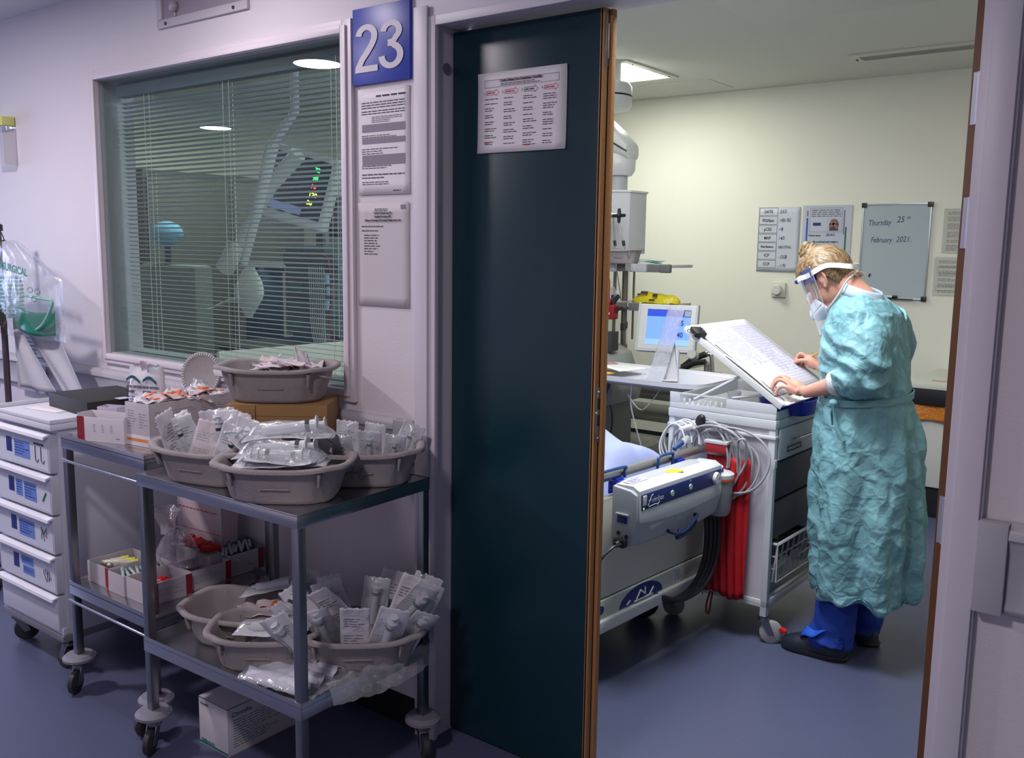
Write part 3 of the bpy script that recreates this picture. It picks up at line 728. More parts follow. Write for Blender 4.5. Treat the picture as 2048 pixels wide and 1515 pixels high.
# front bowl: big clear syringe packs lying across
g = 'packs in the front bowl'; lb = 'large clear syringe pack with teal edge lying in the front middle bowl'
pf = [packet(21, lb, g, .095, .235, .030, strip=M_teal, printed=True), packet(22, lb, g, .088, .215, .026, strip=M_teal), packet(23, lb, g, .085, .150, .020, strip=M_teal, blen=.5)]
Rl = [(-.66, -.02, .095, -84, -54, 6, 0, 'large clear syringe pack with dark plunger seal lying along the front middle bowl'),
      (.66, -.34, .110, -87, 124, -6, 1, 'clear pack with teal edge lying against the near rim of the front bowl, pointing left'),
      (-.62, -.36, .106, -87, -52, 4, 1, 'clear pack with teal edge lying at the near left rim of the front bowl'),
      (-.60, .22, .132, -82, -56, -6, 0, 'topmost clear syringe pack lying across the heap in the front bowl'),
      (.05, -.10, .03, -50, 124, 12, 1, 'clear pack leaning out over the left rim of the front bowl'),
      (.15, .25, .05, -58, 116, -16, 2, 'small clear pack leaning left behind the packs of the front bowl'),
      (-.05, .50, .03, -14, 30, 34, 2, 'small clear pack with upright corner in the middle rear of the front bowl'),
      (.38, .45, .03, -12, 34, -28, 2, 'small clear pack with upright corner at the right rear of the front bowl'),
      (-.45, .45, .03, -16, 36, -22, 2, 'small clear pack with upright corner at the left rear of the front bowl')]
for (u, v, z, lean, face, roll, k, lb) in Rl: place('front', [pf[k]], [(u, v, z, lean, face, roll)], lb, g)
# rear bowl: row of flat upright packets
g = 'packets in the rear bowl marked 10'; lb = 'upright printed syringe packet in the rear bowl marked 10'
pr_ = [packet(31, lb, g, .066, .150, .012), packet(32, lb, g, .060, .140, .010)]
place('rear', pr_, [(-.55, -.40, .012, 10, 34, -10), (-.22, -.42, .012, 12, 36, -2), (.12, -.40, .012, 12, 38, 4), (.44, -.36, .012, 12, 42, 9), (-.30, .30, .012, -6, 30, 4), (.10, .35, .014, -6, 38, 8), (.50, .28, .014, -8, 46, 24), (-.62, .1, .012, 4, 24, -22)], lb, g)
# raised bowl: flat sachets piled
def sachet(seed, label, group, w, h, m, amp=.006, name='sachet', cat='sachet', edge=None):
    t = thing(name, label, cat, group=group)
    MB().sheet(lambda u, v: ((u-.5)*w, (v-.5)*h, amp*(noise.noise(Vector((u*2.6, v*3.4, seed*5.3)))*2+.5*sin(3*u+seed))), 10, 14).build('wrapper', m, t, solid=.0012)
    if edge: MB().sheet(lambda u, v: ((u*.5-.25)*w, (v*.4-.05)*h, .0015+amp*(noise.noise(Vector((u*.5*2.6+.65, (v*.4+.45)*3.4, seed*5.3)))*2+.5*sin(3*(u*.5+.25)+seed))), 6, 6).build('contents', edge, t, solid=.003)
    return t
g = 'flat white sachets in the raised bowl'; lb = 'flat white paper sachet in the heap filling the raised bowl'
M_sach = mat('sachet_paper', (.66, .60, .63, 1), .5, bump=.3, bscale=50)
ps = [sachet(1, lb, g, .052, .125, M_sach), sachet(2, lb, g, .055, .115, M_sach), sachet(3, lb, g, .050, .12, M_pink)]
r = random.Random(5); sp = []
for k in range(34):
    lay = k//9; u = r.uniform(-.62, .60)*(1-.10*lay)+.08; v = r.uniform(-.52, .52)*(1-.08*lay); sp.append((u, v, .062+.014*lay+r.uniform(0, .01), r.uniform(-12, 12), r.choice((30, 120, 70, 40, 130))+r.uniform(-15, 15), r.uniform(-16, 16)))
sp.append((.42, .0, .112, 38, 60, 30))
place('raised', ps, sp, lb, g)
# orange-ended wraps
def heap(n, cx, cy, sx, sy, z, protos, label, group, seed, rz=0, dz=.006, tilt=15, faces=(0, 90)):
    r = random.Random(seed)
    for k in range(n):
        lx, ly = r.uniform(-sx, sx), r.uniform(-sy, sy); a = rz
        loc = (cx+lx*cos(a)-ly*sin(a), cy+lx*sin(a)+ly*cos(a), z+dz*k/2+r.uniform(0, dz))
        R = Euler((radians(r.uniform(-tilt, tilt)), radians(r.uniform(-tilt, tilt)), a+radians(r.choice(faces)+r.uniform(-22, 22))))
        p = protos[k % len(protos)]
        if not p.get('_used'): p['_used'] = 1; p.location = loc; p.rotation_euler = R; tag(p, label, None, group)
        else: dup(p, loc, R, label, group)
# box of orange-and-white wraps on the left trolley
bz = .8685
lowb = carton('flat_carton', 'white flat box with orange band beneath the open box of orange wraps', (-2.664, -.262, bz), radians(6), .115, .36, .036, M_carton)
rects(lowb, F(-.1803), [(-.055, .055, .014, .024)], mat('orange_band', (.6, .2, .04, 1), .5), 'band')
ob = carton('open_carton', 'long printed white open box filled with orange-ended wraps, on the left trolley', (-2.664, -.262, bz+.0365), radians(6), .115, .36, .100, mat('grey_carton', (.52, .48, .52, 1), .65), open_top=True)
mb = MB(); writing(mb, -.045, .0, .02, .078, 7, F(-.1803), rnd, th=.28); writing(mb, .008, .048, .02, .07, 6, F(-.1803), rnd, th=.28)
writing(mb, -.16, .0, .02, .075, 7, lambda x, z: (.0578, x, z), rnd, th=.22); writing(mb, .02, .16, .02, .075, 7, lambda x, z: (.0578, x, z), rnd, th=.22)
mb.build('print', M_gink, ob, smooth=False)
g = 'orange wraps in the long open box'; lb = 'clear wrap with orange contents heaped in the long open white box'
pw = [sachet(7, lb, g, .05, .10, M_pink, .008, 'orange_wrap', 'wrapped needle', M_orange), sachet(8, lb, g, .045, .09, M_back, .008, 'orange_wrap', 'wrapped needle', M_orange)]
heap(22, -2.664, -.262, .026, .135, bz+.122, pw, lb, g, 3, radians(6), .0022, 16, (0, 20, 70))
# swab pack, standing
sw = thing('swab_pack', 'tall torn white pack lettered non woven swabs behind the orange wraps', 'swab pack', (-2.832, -.290, bz), radians(18))
def swf(u, v):
    a = 2*pi*u; w, d = .072*(1-.10*v), .032*(1-.55*v*v); e = .6
    x = w*math.copysign(abs(cos(a))**e, cos(a)); y = d*math.copysign(abs(sin(a))**e, sin(a))
    return (x+.004*noise.noise(Vector((u*6, v*5, 1))), y+.006*noise.noise(Vector((u*6, v*5, 9))), .222*v+(.016*noise.noise(Vector((x*60, y*30, 3))) if v > .95 else 0))
mb = MB().sheet(swf, 40, 24); mb.build('pack', mat('swab_paper', (.70, .70, .76, 1), .4, bump=.2, bscale=40), sw)
FS = lambda x, z: (x, -.033*(1-.55*(z/.222)**2)-.0045, z)
for k, (tx, x) in enumerate((('NON WOVEN', -.062), ('NON WOVEN', .006), ('SWABS', -.062), ('SWABS', .006))):
    zz = .150 if k < 2 else .134
    text('lettering', tx, .0125, frameM(FS(x, zz), (1, 0, 0), (0, .15, 1)), M_ink, sw, bold=.0006, sx=.82)
mb = MB()
for x0 in (-.064, .004):
    for k in range(8):
        a, b = x0+.007*k, x0+.007*(k+1); z = .170+.012*sin(k*.45); z2 = .170+.012*sin((k+1)*.45)
        mb.add([FS(a, z), FS(b, z2), FS(b, z2+.010), FS(a, z+.010)], [(0, 1, 2, 3)])
mb.build('wave_mark', mat('teal_dark', (.01, .07, .10, 1), .5), sw, smooth=False)
mb = MB(); writing(mb, -.06, -.01, .10, .125, 3, FS, rnd, th=.3); writing(mb, .006, .05, .10, .125, 3, FS, rnd, th=.3); mb.build('print', M_navy, sw, smooth=False)
MB().sheet(lambda u, v: (-.006+.034*u, -.015-.012*v+.008*sin(5*u), .205+.04*v), 6, 6).build('torn_flap', mat('flap_pink', (.66, .60, .66, 1), .5), sw, solid=.0008)
# pulp lid leaning on the wall
ld = thing('pulp_dish', 'oval grey pulp dish with ribbed rim leaning by the window frame', 'dish', (-2.885, -.050, 1.015), rot=(radians(-12), 0, radians(25)))
mb = MB().lathe([(0, 0), (.062, 0), (.068, -.004), (.076, -.004), (.080, .0), (.078, .003), (.068, .002), (.062, .004), (0, .004)], (0, 0, .02), seg=48, axis='y'); mb.build('disc', M_pulp, ld)
mb = MB()
for k in range(48): a = 2*pi*k/48; mb.box((.072*cos(a), -.0045, .02+.072*sin(a)), (.003, .002, .009), ry=-a+pi/2)
mb.build('rim_ribs', mat('rim_white', (.6, .58, .6, 1), .6), ld)
# clear bag of supplies standing behind, under the lid
cb = thing('supply_bag', 'crumpled clear bag of white supplies behind the orange wraps, under the oval dish', 'bag', (-2.80, -.115, bz))
def bagf(cx, cy, rx, ry, h, seed, amp=.012):
    return lambda u, v: ((cx+rx*sin(pi*min(.98, .12+v*.9))**.5*cos(2*pi*u)*(1+.15*noise.noise(Vector((cos(2*pi*u)*2, sin(2*pi*u)*2, v*3+seed))))), cy+ry*sin(pi*min(.98, .12+v*.9))**.5*sin(2*pi*u), h*v+amp*noise.noise(Vector((cos(2*pi*u)*3, sin(2*pi*u)*3, v*4+seed))))
MB().sheet(bagf(0, 0, .085, .05, .165, 3), 32, 16).build('film', M_film, cb)
MB().sheet(bagf(0, 0, .075, .042, .15, 8), 32, 12).build('contents', mat('supply_white', (.6, .6, .66, 1), .6), cb)
# red-striped long box at the front of the left trolley
rb = carton('red_striped_box', 'white open box with dark red end stripe at the left trolley front corner', (-2.795, -.455, bz), radians(17), .190, .065, .088, M_carton, open_top=True, zlow=.078)
rects(rb, F(-.0328), [(-.0952, -.066, 0.001, .0785)], mat('dark_red_print', (.26, .012, .03, 1), .5), 'red_stripe')
mb = MB()
for k in range(3): writing(mb, -.03+.035*k, -.02+.035*k, .03, .058, 5, F(-.0328), rnd, th=.3, ragged=False)
writing(mb, .06, .085, .012, .018, 1, F(-.0328), rnd, th=.6); mb.build('print', M_gink, rb, smooth=False)
sb = carton('small_box', 'small open lilac-white box tucked behind the red-striped box', (-2.875, -.395, bz), radians(24), .075, .05, .095, mat('lilac_carton', (.55, .50, .62, 1), .6), open_top=True)
# black ring binder and papers on the white cart
bd = thing('black_binder', 'large black flat binder box with a white label lying on the drawer cart', 'binder', (-3.265, -.215, wc_top+.0005), radians(-4))
MB().bx(-.155, .165, -.13, .13, 0, .052).build('cover', mat('black_board', (.018, .018, .018, 1), .55, bump=.1, bscale=200), bd, bev=.002)
MB().bx(.14, .18, -.02, .02, .0525, .054).build('label_card', mat('label_card', (.6, .58, .66, 1), .5), bd)
pp = thing('paper_sheet', 'loose white paper under the black binder on the drawer cart', 'paper', (-3.39, -.26, wc_top+.0003), radians(8))
MB().sheet(lambda u, v: (-.10+.2*u, -.14+.28*v, .0006+.004*u*(1-u)*v), 6, 6).build('sheet', M_paper, pp, solid=.0004)
# ================================================================== LOWER SHELVES
LS = .3725
lowbox = mat('blood_tube_box', (.50, .46, .50, 1), .65); dred = mat('dark_red_print', None)
def tube_box(label, x0, x1, y0, y1, h, red_side, rz=0):
    cx, cy = (x0+x1)/2, (y0+y1)/2
    t = carton('tube_box', label, (cx, cy, LS), rz, x1-x0, y1-y0, h, lowbox, open_top=True)
    a, b = (x1-x0)/2, (y1-y0)/2
    if 'f' in red_side: rects(t, F(-b-.0004), [(a-.022, a, .002, h)], dred, 'red_stripe')
    if 'r' in red_side:
        rects(t, lambda x, z: (a+.0004, x, z), [(b-.022, b, .002, h)], dred, 'red_stripe')
        mb = MB(); writing(mb, -b+.01, b-.03, .02, .05, 5, lambda x, z: (a+.0005, x, z), rnd, th=.25); mb.build('print', M_gink, t, smooth=False)
    if 'w' in red_side: rects(t, lambda x, z: (a+.0004, x, z), [(-b, -b+.03, .002, h)], mat('bright_red_print', (.42, .012, .05, 1), .5), 'red_stripe')
    return t
tube_box('open box of yellow-capped tubes at the front left of the lower shelf', -2.935, -2.80, -.475, -.31, .070, 'f')
tube_box('open box of pale green wraps beside the yellow-capped tubes', -2.795, -2.70, -.48, -.30, .068, 'r')
tube_box('open box with a bright red stripe and red contents at the lower shelf corner', -2.694, -2.56, -.475, -.325, .070, 'wr')
tube_box('grey-white box under the clear bag on the lower shelf', -2.69, -2.575, -.318, -.165, .068, 'r')
tube_box('open box of blue-capped needles at the rear of the lower shelf', -2.72, -2.590, -.158, -.02, .075, 'r')
bk = carton('pink_white_box', 'tall pink-white box with a small red cross mark at the back of the lower shelf', (-2.80, -.10, LS), radians(4), .24, .07, .235, mat('pink_carton', (.58, .48, .52, 1), .6))
mb = MB().bx(-.115, .115, -.0355, -.0352, .118, .120); writing(mb, -.11, .1, .190, .198, 1, F(-.0354), rnd, th=.5, ragged=False)
mb.build('print', M_rink, bk, smooth=False)
def vial(label, group, cap, body, L=.095, r=.006, name='capped_tube', cat='tube'):
    t = thing(name, label, cat, group=group)
    MB().lathe([(0, -L/2), (r*.7, -L/2), (r, -L/2+.004), (r, L/2-.02), (0, L/2-.02)], axis='y', seg=10).build('barrel', body, t)
    MB().lathe([(r*1.15, L/2-.024), (r*1.25, L/2-.022), (r*1.25, L/2), (r*.9, L/2+.002), (0, L/2+.002)], axis='y', seg=10).build('cap', cap, t)
    return t
def row(p, n, x0, y0, dx, dy, z, rz, label, group, seed):
    r = random.Random(seed)
    for k in range(n):
        loc = (x0+dx*k, y0+dy*k, z+r.uniform(0, .006)); R = Euler((radians(r.uniform(-6, 6)), 0, rz+radians(r.uniform(-8, 8))))
        if k == 0: p.location = loc; p.rotation_euler = R
        else: dup(p, loc, R, label, group)
pale = mat('pale_barrel', (.60, .58, .48, 1), .3); grn = mat('green_wrap', (.30, .45, .42, 1), .35)
lb = 'yellow-capped pale tube in the front left open box'; g = 'yellow-capped tubes'
row(vial(lb, g, mat('yellow_cap', (.62, .60, .03, 1), .4), pale, .10, .0065), 7, -2.922, -.392, .0175, 0.002, LS+.050, radians(-35), lb, g, 1)
lb = 'pale green wrapped strip in the second open box'; g = 'pale green wraps'
row(vial(lb, g, grn, mat('green_film', (.45, .56, .55, 1), .3), .085, .005, 'green_wrap', 'wrapped strip'), 9, -2.747, -.455, 0, .017, LS+.054, radians(70), lb, g, 2)
lb = 'red-capped tube in the box with bright red stripe'; g = 'red-capped tubes'
row(vial(lb, g, M_red, mat('pink_barrel', (.5, .30, .34, 1), .35), .08, .0065), 6, -2.665, -.40, .016, 0.0, LS+.035, radians(10), lb, g, 3)
lb = 'blue-capped clear needle sheath in the rear open box'; g = 'blue-capped needles'
row(vial(lb, g, mat('blue_cap', (.02, .06, .30, 1), .4), mat('grey_barrel', (.42, .44, .48, 1), .3), .115, .0055, 'capped_needle', 'needle'), 9, -2.645, -.145, 0, .0135, LS+.078, radians(55), lb, g, 4)
lb = 'red tube end showing in the row behind the clear bag'; g = 'red tube ends'
row(vial(lb, g, M_red, M_red, .05, .009, 'red_tube', 'tube'), 9, -2.80, -.19, .020, 0.0, LS+.098, radians(10), lb, g, 5)
carton('red_tube_box', 'narrow box holding the row of red tube ends behind the clear bag', (-2.72, -.19, LS), 0, .20, .05, .082, lowbox)
gb = thing('gathered_bag', 'gathered clear plastic bag lying on the lower shelf boxes', 'bag', (-2.73, -.262, LS+.066), radians(-10)); gb.scale = (1.3, 1.2, 1.25)
def gbf(u, v):
    a = 2*pi*u; rr = .10*sin(pi*min(1, v*.95+.03))**.6*(1-.45*v); w = 1+.10*sin(14*a*1.0)*(v)
    return (.02-.10*v+rr*1.1*cos(a)*w*.8, rr*.7*sin(a)*w, .005+.055*sin(pi*v)*.9+rr*.55*(1+sin(a+.8))*.6)
MB().sheet(lambda u, v: (.09*cos(2*pi*u)*(1-v)**.5*(1+.12*noise.noise(Vector((u*9, v*6, 2)))), .06*sin(2*pi*u)*(1-v)**.5*(1+.1*noise.noise(Vector((u*9, v*6, 5)))), .085*v+.008*noise.noise(Vector((u*12, v*9, 7)))), 60, 18).build('film', clear('bag_film', refl=2, rough=.25, opacity=.42, ocol=(.5, .44, .52), bump=.9, bscale=50), gb)
MB().sheet(lambda u, v: (-.075-.03*v*sin(3)+.022*(1-v+2*v*v)*cos(2*pi*u)-.03*v, .01+.022*(1-v+2*v*v)*sin(2*pi*u)*(1+.2*sin(20*u)), .05+.06*v), 40, 8).build('gathered_neck', mat('bag_film', None), gb)
# lower bowls of the right trolley
g = 'orange wraps in the nearly empty bowl'; lb = 'clear wrap with orange contents lying in the nearly empty lower left bowl'
place('lowleft', [sachet(17, lb, g, .055, .13, M_pink, .008, 'orange_wrap', 'wrapped needle', M_orange)], [(.02, -.05, .062, 6, -60, 14), (.30, .10, .078, -8, -72, -6), (.50, .0, .085, 4, -50, 10), (.15, .25, .070, 0, -80, -10), (.45, .35, .09, 8, -66, 8)], lb, g)
lb = 'long clear syringe pack lying across the back of the lower left bowl'
place('lowleft', [packet(41, lb, None, .06, .23, .020, printed=False)], [(-.30, .70, .100, -78, -62, 0)], lb, None)
g = 'long syringe packs in the middle bowl'; lb = 'long clear syringe pack leaning in the middle lower bowl'
pm = [packet(42, lb, g, .075, .21, .024, printed=False), packet(43, lb, g, .07, .20, .024)]
for k, (sp_, lb) in enumerate((((-.20, -.10, .03, -48, 18, 24), 'leftmost long clear syringe pack propped in the middle lower bowl'), ((.10, -.25, .03, -46, 24, 10), 'second long clear syringe pack propped beside the leftmost in the middle lower bowl'),
    ((-.45, -.20, .098, -84, -54, 4), 'long clear syringe pack lying along the near rim of the middle lower bowl'), ((.55, .2, .03, -34, 36, 30), 'long clear syringe pack at the right end of the middle lower bowl'), ((.2, .45, .03, -30, 30, 10), 'long clear syringe pack at the rear of the middle lower bowl'))): place('lowmid', [pm[k % 2]], [sp_], lb, g)
g = 'packets heaped in the lower right bowl'; lb = 'crumpled white syringe packet heaped in the lower right bowl'
pq = [packet(51, lb, g, .085, .20, .020), packet(52, lb, g, .075, .18, .018), packet(53, lb, g, .080, .19, 0, film=False)]
place('lowright', pq, [(-.62, -.45, .02, 22, 36, -30), (-.35, -.30, .02, 18, 40, -16), (-.05, -.45, .02, 24, 40, 2), (.25, -.45, .02, 20, 44, 16), (.55, -.30, .02, 22, 50, 26), (-.55, .25, .03, 4, 30, -34), (-.20, .20, .04, 6, 44, -18), (.12, .25, .05, 2, 40, 8), (.45, .30, .04, 2, 46, 22), (.58, .10, .03, 4, 56, 26), (-.60, -.05, .03, 22, 10, -38), (.0, -.05, .075, 30, 30, -34), (.38, .0, .075, 26, 56, 30), (-.35, .55, .03, -12, 36, -12), (.25, .60, .03, -10, 40, 14), (.60, .40, .03, -6, 46, 24)], lb, g)
# folded white pads and a clear bag along the front of the lower shelf
pd = thing('pad_bundle', 'flat bundle of folded white pads in clear film at the front of the lower shelf', 'pad bundle', (-1.868, -.475, A_LOW+.001), radians(10))
for k in range(3):
    MB().sheet(lambda u, v, k=k: (-.115+.21*u+.006*sin(7*v), -.075+.055*k+.058*v, .008+.022*sin(pi*v)**.6+.004*noise.noise(Vector((u*6, v*3, k)))), 16, 10).build('folded_pad', mat('pad_white', (.62, .62, .72, 1), .6, bump=.2, bscale=60), pd, solid=.002)
MB().sheet(lambda u, v: (-.125+.25*u, -.085+.18*v, .012+.024*sin(pi*v)**.5*sin(pi*min(1, u+.1))**.3+.005*noise.noise(Vector((u*14, v*10, 4)))), 30, 22).build('film', M_film, pd)
eb = thing('empty_film', 'empty crumpled clear film hanging over the right end of the lower shelf', 'plastic film', (-1.745, -.33, A_LOW+.016), radians(82))
MB().sheet(lambda u, v: (-.14+.36*u, -.015-.06*v*(.6+.4*sin(4*u)), .012-.05*v*v+.012*noise.noise(Vector((u*12, v*8, 6)))), 40, 14).build('film', M_film, eb)
clear_used()
# ================================================================== LEFT EDGE: STAND, BAG, PAPERS
st = thing('hanging_stand', 'dark upright stand pole at the far left edge behind the clear bag', 'stand', (-4.13, -.17, 0))
MB().cyl((0, 0, .05), (0, 0, 1.545), .013).build('pole', mat('bronze_pole', (.12, .09, .10, 1), .35, metal=.6), st)
MB().lathe([(0, 1.54), (.020, 1.54), (.020, 1.565), (.012, 1.57), (0, 1.57)]).build('cap', M_black, st)
MB().tube(bez([(.0, -.01, 1.555), (.05, -.012, 1.54), (.075, -.01, 1.505), (.085, -.012, 1.50)], 6), .0025, seg=6).tube(bez([(.03, -.01, 1.52), (.05, -.01, 1.50), (.07, -.01, 1.50)], 6), .003, seg=6).build('hook', M_black, st)
bs = MB()
for k in range(5): a = 2*pi*k/5; bs.tube([(0, 0, .09), (.12*cos(a), .12*sin(a), .065)], [.014, .010], seg=8); bs.sphere((.12*cos(a), .12*sin(a), .03), .03, 12, 8)
bs.build('base', M_dark, st)
ox = thing('breathing_circuit_bag', 'clear bag with green lettering and coiled tubing hanging at the left edge', 'tubing bag', (-3.90, -.16, 1.30))
def bagS(u, v):
    x0 = -.30+.02*v; xr = .14+.14*(1-v)**.7-.13*max(0, v-.55)/.45*.9
    x1 = .275 if v < .62 else .275-(v-.62)/.38*.36
    x = x0+(x1-x0)*u; z = -.20+.40*v
    return x, z
def bagZ(sgn): return lambda u, v: (bagS(u, v)[0], sgn*.042*max(0, sin(pi*u))**.6*max(0, sin(pi*min(1, v*.95+.05)))**.5+.008*noise.noise(Vector((u*7, v*7, 3*sgn))), bagS(u, v)[1]+.006*noise.noise(Vector((u*9, v*5, 1))))
for sg in (-1, 1): MB().sheet(bagZ(sg), 36, 30).build('film', clear('bag_clear', refl=.8, rough=.3, opacity=.10, ocol=(.4, .44, .46), bump=.6, bscale=22), ox)
text('lettering', 'INTERSURGICAL', .042, frameM((-.235, -.052, .098), (1, 0, -.12), (.1, 0, 1)), mat('green_letters', (.0, .16, .07, 1), .5), ox, bold=.0014, sx=1.08)
mb = MB()
for k, (x, z) in enumerate(((.11, .005), (.17, .0), (.14, -.03))): mb.tube([(x+.022*cos(2*pi*i/16), -.05, z+.010*sin(2*pi*i/16)) for i in range(16)], .0012, seg=4, closed=True)
mb.build('printed_mark', mat('green_letters', None), ox)
cor = MB()
for k in range(11):
    z = .045-.0165*k; cor.tube([(-.22+.16*cos(2*pi*i/20)*.9, .0+.028*sin(2*pi*i/20), z+.004*cos(2*pi*i/20)) for i in range(20)], .0065, seg=6, closed=True)
cor.build('corrugated_tube', clear('tube_green', tint=(.8, .95, .9), refl=.6, rough=.4, opacity=.45, ocol=(.20, .38, .33)), ox)
gcol = mat('green_mask', (.005, .17, .10, 1), .3, trans=.0)
MB().sheet(lambda u, v: (-.165+.36*u, -.032*sin(pi*u)+.004*sin(9*u), -.175+.095*v+.008*sin(2*pi*u)), 24, 8).build('green_panel', gcol, ox, solid=.002)
MB().tube(bez([(.06, -.02, -.165), (.16, -.03, -.13), (.235, -.03, -.06), (.24, -.03, -.035), (.20, -.03, -.03), (.0, -.03, -.02)], 8), .006, seg=8).build('green_tube', mat('mask_tube', (.18, .45, .36, 1), .35), ox)
MB().cyl((-.27, -.05, -.175), (-.155, -.07, -.125), .015, .020, seg=16).cyl((-.158, -.07, -.127), (-.13, -.074, -.118), .030, .030, seg=20).sphere((-.28, -.05, -.17), .030, 14, 10).build('connector', M_black, ox)
lead = thing('hanging_lead', 'thin black lead dropping from the connector at the left edge', 'cable', (-4.11, -.21, 1.12))
MB().tube(bez([(0, 0, 0), (.002, 0, -.05), (-.006, .0, -.14), (-.004, 0, -.24)], 6), .0028, seg=6).build('wire', M_black, lead)
tl = thing('paper_towels', 'long grey folded paper sheets hanging below the clear bag', 'paper towel', (-3.86, -.13, .88))
for k, (xa, xb, xc, xd, y) in enumerate(((-.16, .03, .14, .31, 0), (-.20, -.13, -.06, .12, -.02))):
    MB().sheet(lambda u, v, k=k: ((xc+(xa-xc)*v)*(1-u)+(xd+(xb+.11-xd)*v)*u if k == 0 else (xc-.14+(xa-xc+.1)*v)*(1-u)+(xd+(xb-xd)*v)*u, y+.006*sin(9*u+2*v), .0+.235*v), 18, 12).build('sheet', mat('towel_grey', (.46, .45, .50, 1), .8), tl, solid=.001)
wn = thing('wall_chart', 'grey scribbled chart with a red dot at the left edge below the bag', 'notice', (-4.20, -.03, .98))
MB().bx(-.14, .13, -.004, 0, -.15, .12).build('sheet', mat('chart_grey', (.34, .32, .36, 1), .6), wn)
mb = MB(); writing(mb, -.1, .12, -.05, .1, 9, F(-.005), rnd, th=.4); mb.build('print', M_ink, wn, smooth=False)
MB().lathe([(0, -.0045), (.008, -.0045), (.008, -.0055), (0, -.0055)], (.085, 0, -.04), axis='y', seg=14).build('red_dot', M_rink, wn)
gd = thing('wall_dispenser', 'small clear and yellow-topped wall dispenser high at the left edge of the wall', 'dispenser', (-4.325, 0, 1.935))
MB().bx(-.09, .048, -.06, 0, -.105, .06).build('clear_box', M_acry, gd, bev=.006)
MB().bx(-.088, .046, -.058, -.002, .062, .102).build('yellow_lid', mat('yellow_green', (.62, .66, .20, 1), .4), gd, bev=.006)
# ================================================================== THE WARD: WALL ITEMS
YW = RY1
def wallthing(name, label, cat, px0, px1, z0, z1, dep=.003):
    return thing(name, label, cat, ((px0+px1)/2, YW-dep, (z0+z1)/2)), px1-px0, z1-z0
wb_, W, H = wallthing('whiteboard', 'whiteboard with handwritten date, hung on the ward wall behind the nurse', 'whiteboard', -1.918, -1.492, 1.199, 1.812)
MB().bx(-W/2+.006, W/2-.006, -.008, .002, -H/2+.006, H/2-.006).build('board', mat('whiteboard_face', (.42, .49, .53, 1), .22), wb_, smooth=False)
f = MB(); rect_frame(f, -W/2+.010, W/2-.010, -H/2+.010, H/2-.010, .010, -.013, .002); f.build('frame', mat('alu_frame', (.42, .46, .50, 1), .35, metal=.6), wb_, bev=.002)
c = MB()
for sx in (-1, 1):
    for sz in (-1, 1): MB().box((sx*(W/2-.010), -.008, sz*(H/2-.010)), (.032, .018, .032)).build('corner_cap', M_black, wb_, bev=.004)
M_hand = mat('marker_ink', (.02, .04, .14, 1), .5)
def hand(tx, x, z, size, parent, rot=0, sx=1.0, y=-.0088, m=None):
    return text('handwriting', tx, size, frameM((x, y, z), (1, 0, rot), (-.0*rot, 0, 1)), m or M_hand, parent, shear=.22, sx=sx)
hand('Thursday', -.172, .165, .052, wb_, .04, .74); hand('25', .005, .185, .056, wb_, .03, .85); hand('th', .068, .205, .030, wb_, .1, .9)
hand('February', -.150, .058, .050, wb_, .0, .74); hand('2021.', .008, .062, .050, wb_, .02, .85)
MB().tube([(-.145, -.010, -.165), (-.138, -.010, -.145)], .005, seg=8).build('pen_blot', M_black, wb_)
tr = MB().bx(-.06, .14, -.028, -.012, -H/2+.002, -H/2+.008).build('pen_tray', M_black, wb_, bev=.001)
pn = thing('marker_pen', 'black and white marker pen lying on the whiteboard tray', 'pen', (-1.72, YW-.024, 1.199+.017))
MB().cyl((-.06, 0, 0), (.03, 0, 0), .008, seg=12).build('barrel', M_wplas, pn); MB().cyl((.03, 0, 0), (.06, 0, 0), .0085, seg=12).build('cap', M_black, pn)
# targets chart
tc_, W, H = wallthing('target_chart', 'handwritten targets chart with DATE, MAP and ICP boxes on the ward wall', 'chart', -2.632, -2.335, 1.358, 1.800)
MB().sheet(lambda u, v: ((u-.5)*W, -.003-.006*max(0, .12-v)*8*u, (v-.5)*H), 10, 12).build('sheet', mat('chart_paper', (.56, .59, .66, 1), .5), tc_, solid=.0006)
names = ['DATE', 'P02/Sats', 'pC02', 'MAP', 'Fluid Balance', 'ICP', 'CCP']; vals = ['23/2', '>85-92', '<8', '>65', 'NEUTRAL', '- OSB', '- <70']
bw = MB(); ch = H*.93/7
for i, (n_, v_) in enumerate(zip(names, vals)):
    z1 = H/2-.003-i*(ch+.0015); z0 = z1-ch+.004; x0, x1 = -W/2+.004, -W/2+.140
    for a, b, q, s_ in ((x0, x1, z0, z0+.0022), (x0, x1, z1-.0022, z1), (x0, x0+.0022, z0, z1), (x1-.0022, x1, z0, z1)): bw.add([(a, -.0048, q), (b, -.0048, q), (b, -.0048, s_), (a, -.0048, s_)], [(0, 1, 2, 3)])
    sz = .030 if n_ != 'Fluid Balance' else .021
    text('row_name', n_, sz, frameM(((x0+x1)/2, -.0050, (z0+z1)/2-sz*.34), (1, 0, 0), (0, 0, 1)), M_ink, tc_, 'CENTER', bold=.0004, sx=.84)
    hand(v_, x1+.012, (z0+z1)/2-.012-(.01 if i > 4 else 0), .034 if i != 4 else .027, tc_, .03, .8, y=-.0052)
bw.build('row_boxes', M_ink, tc_, smooth=False)
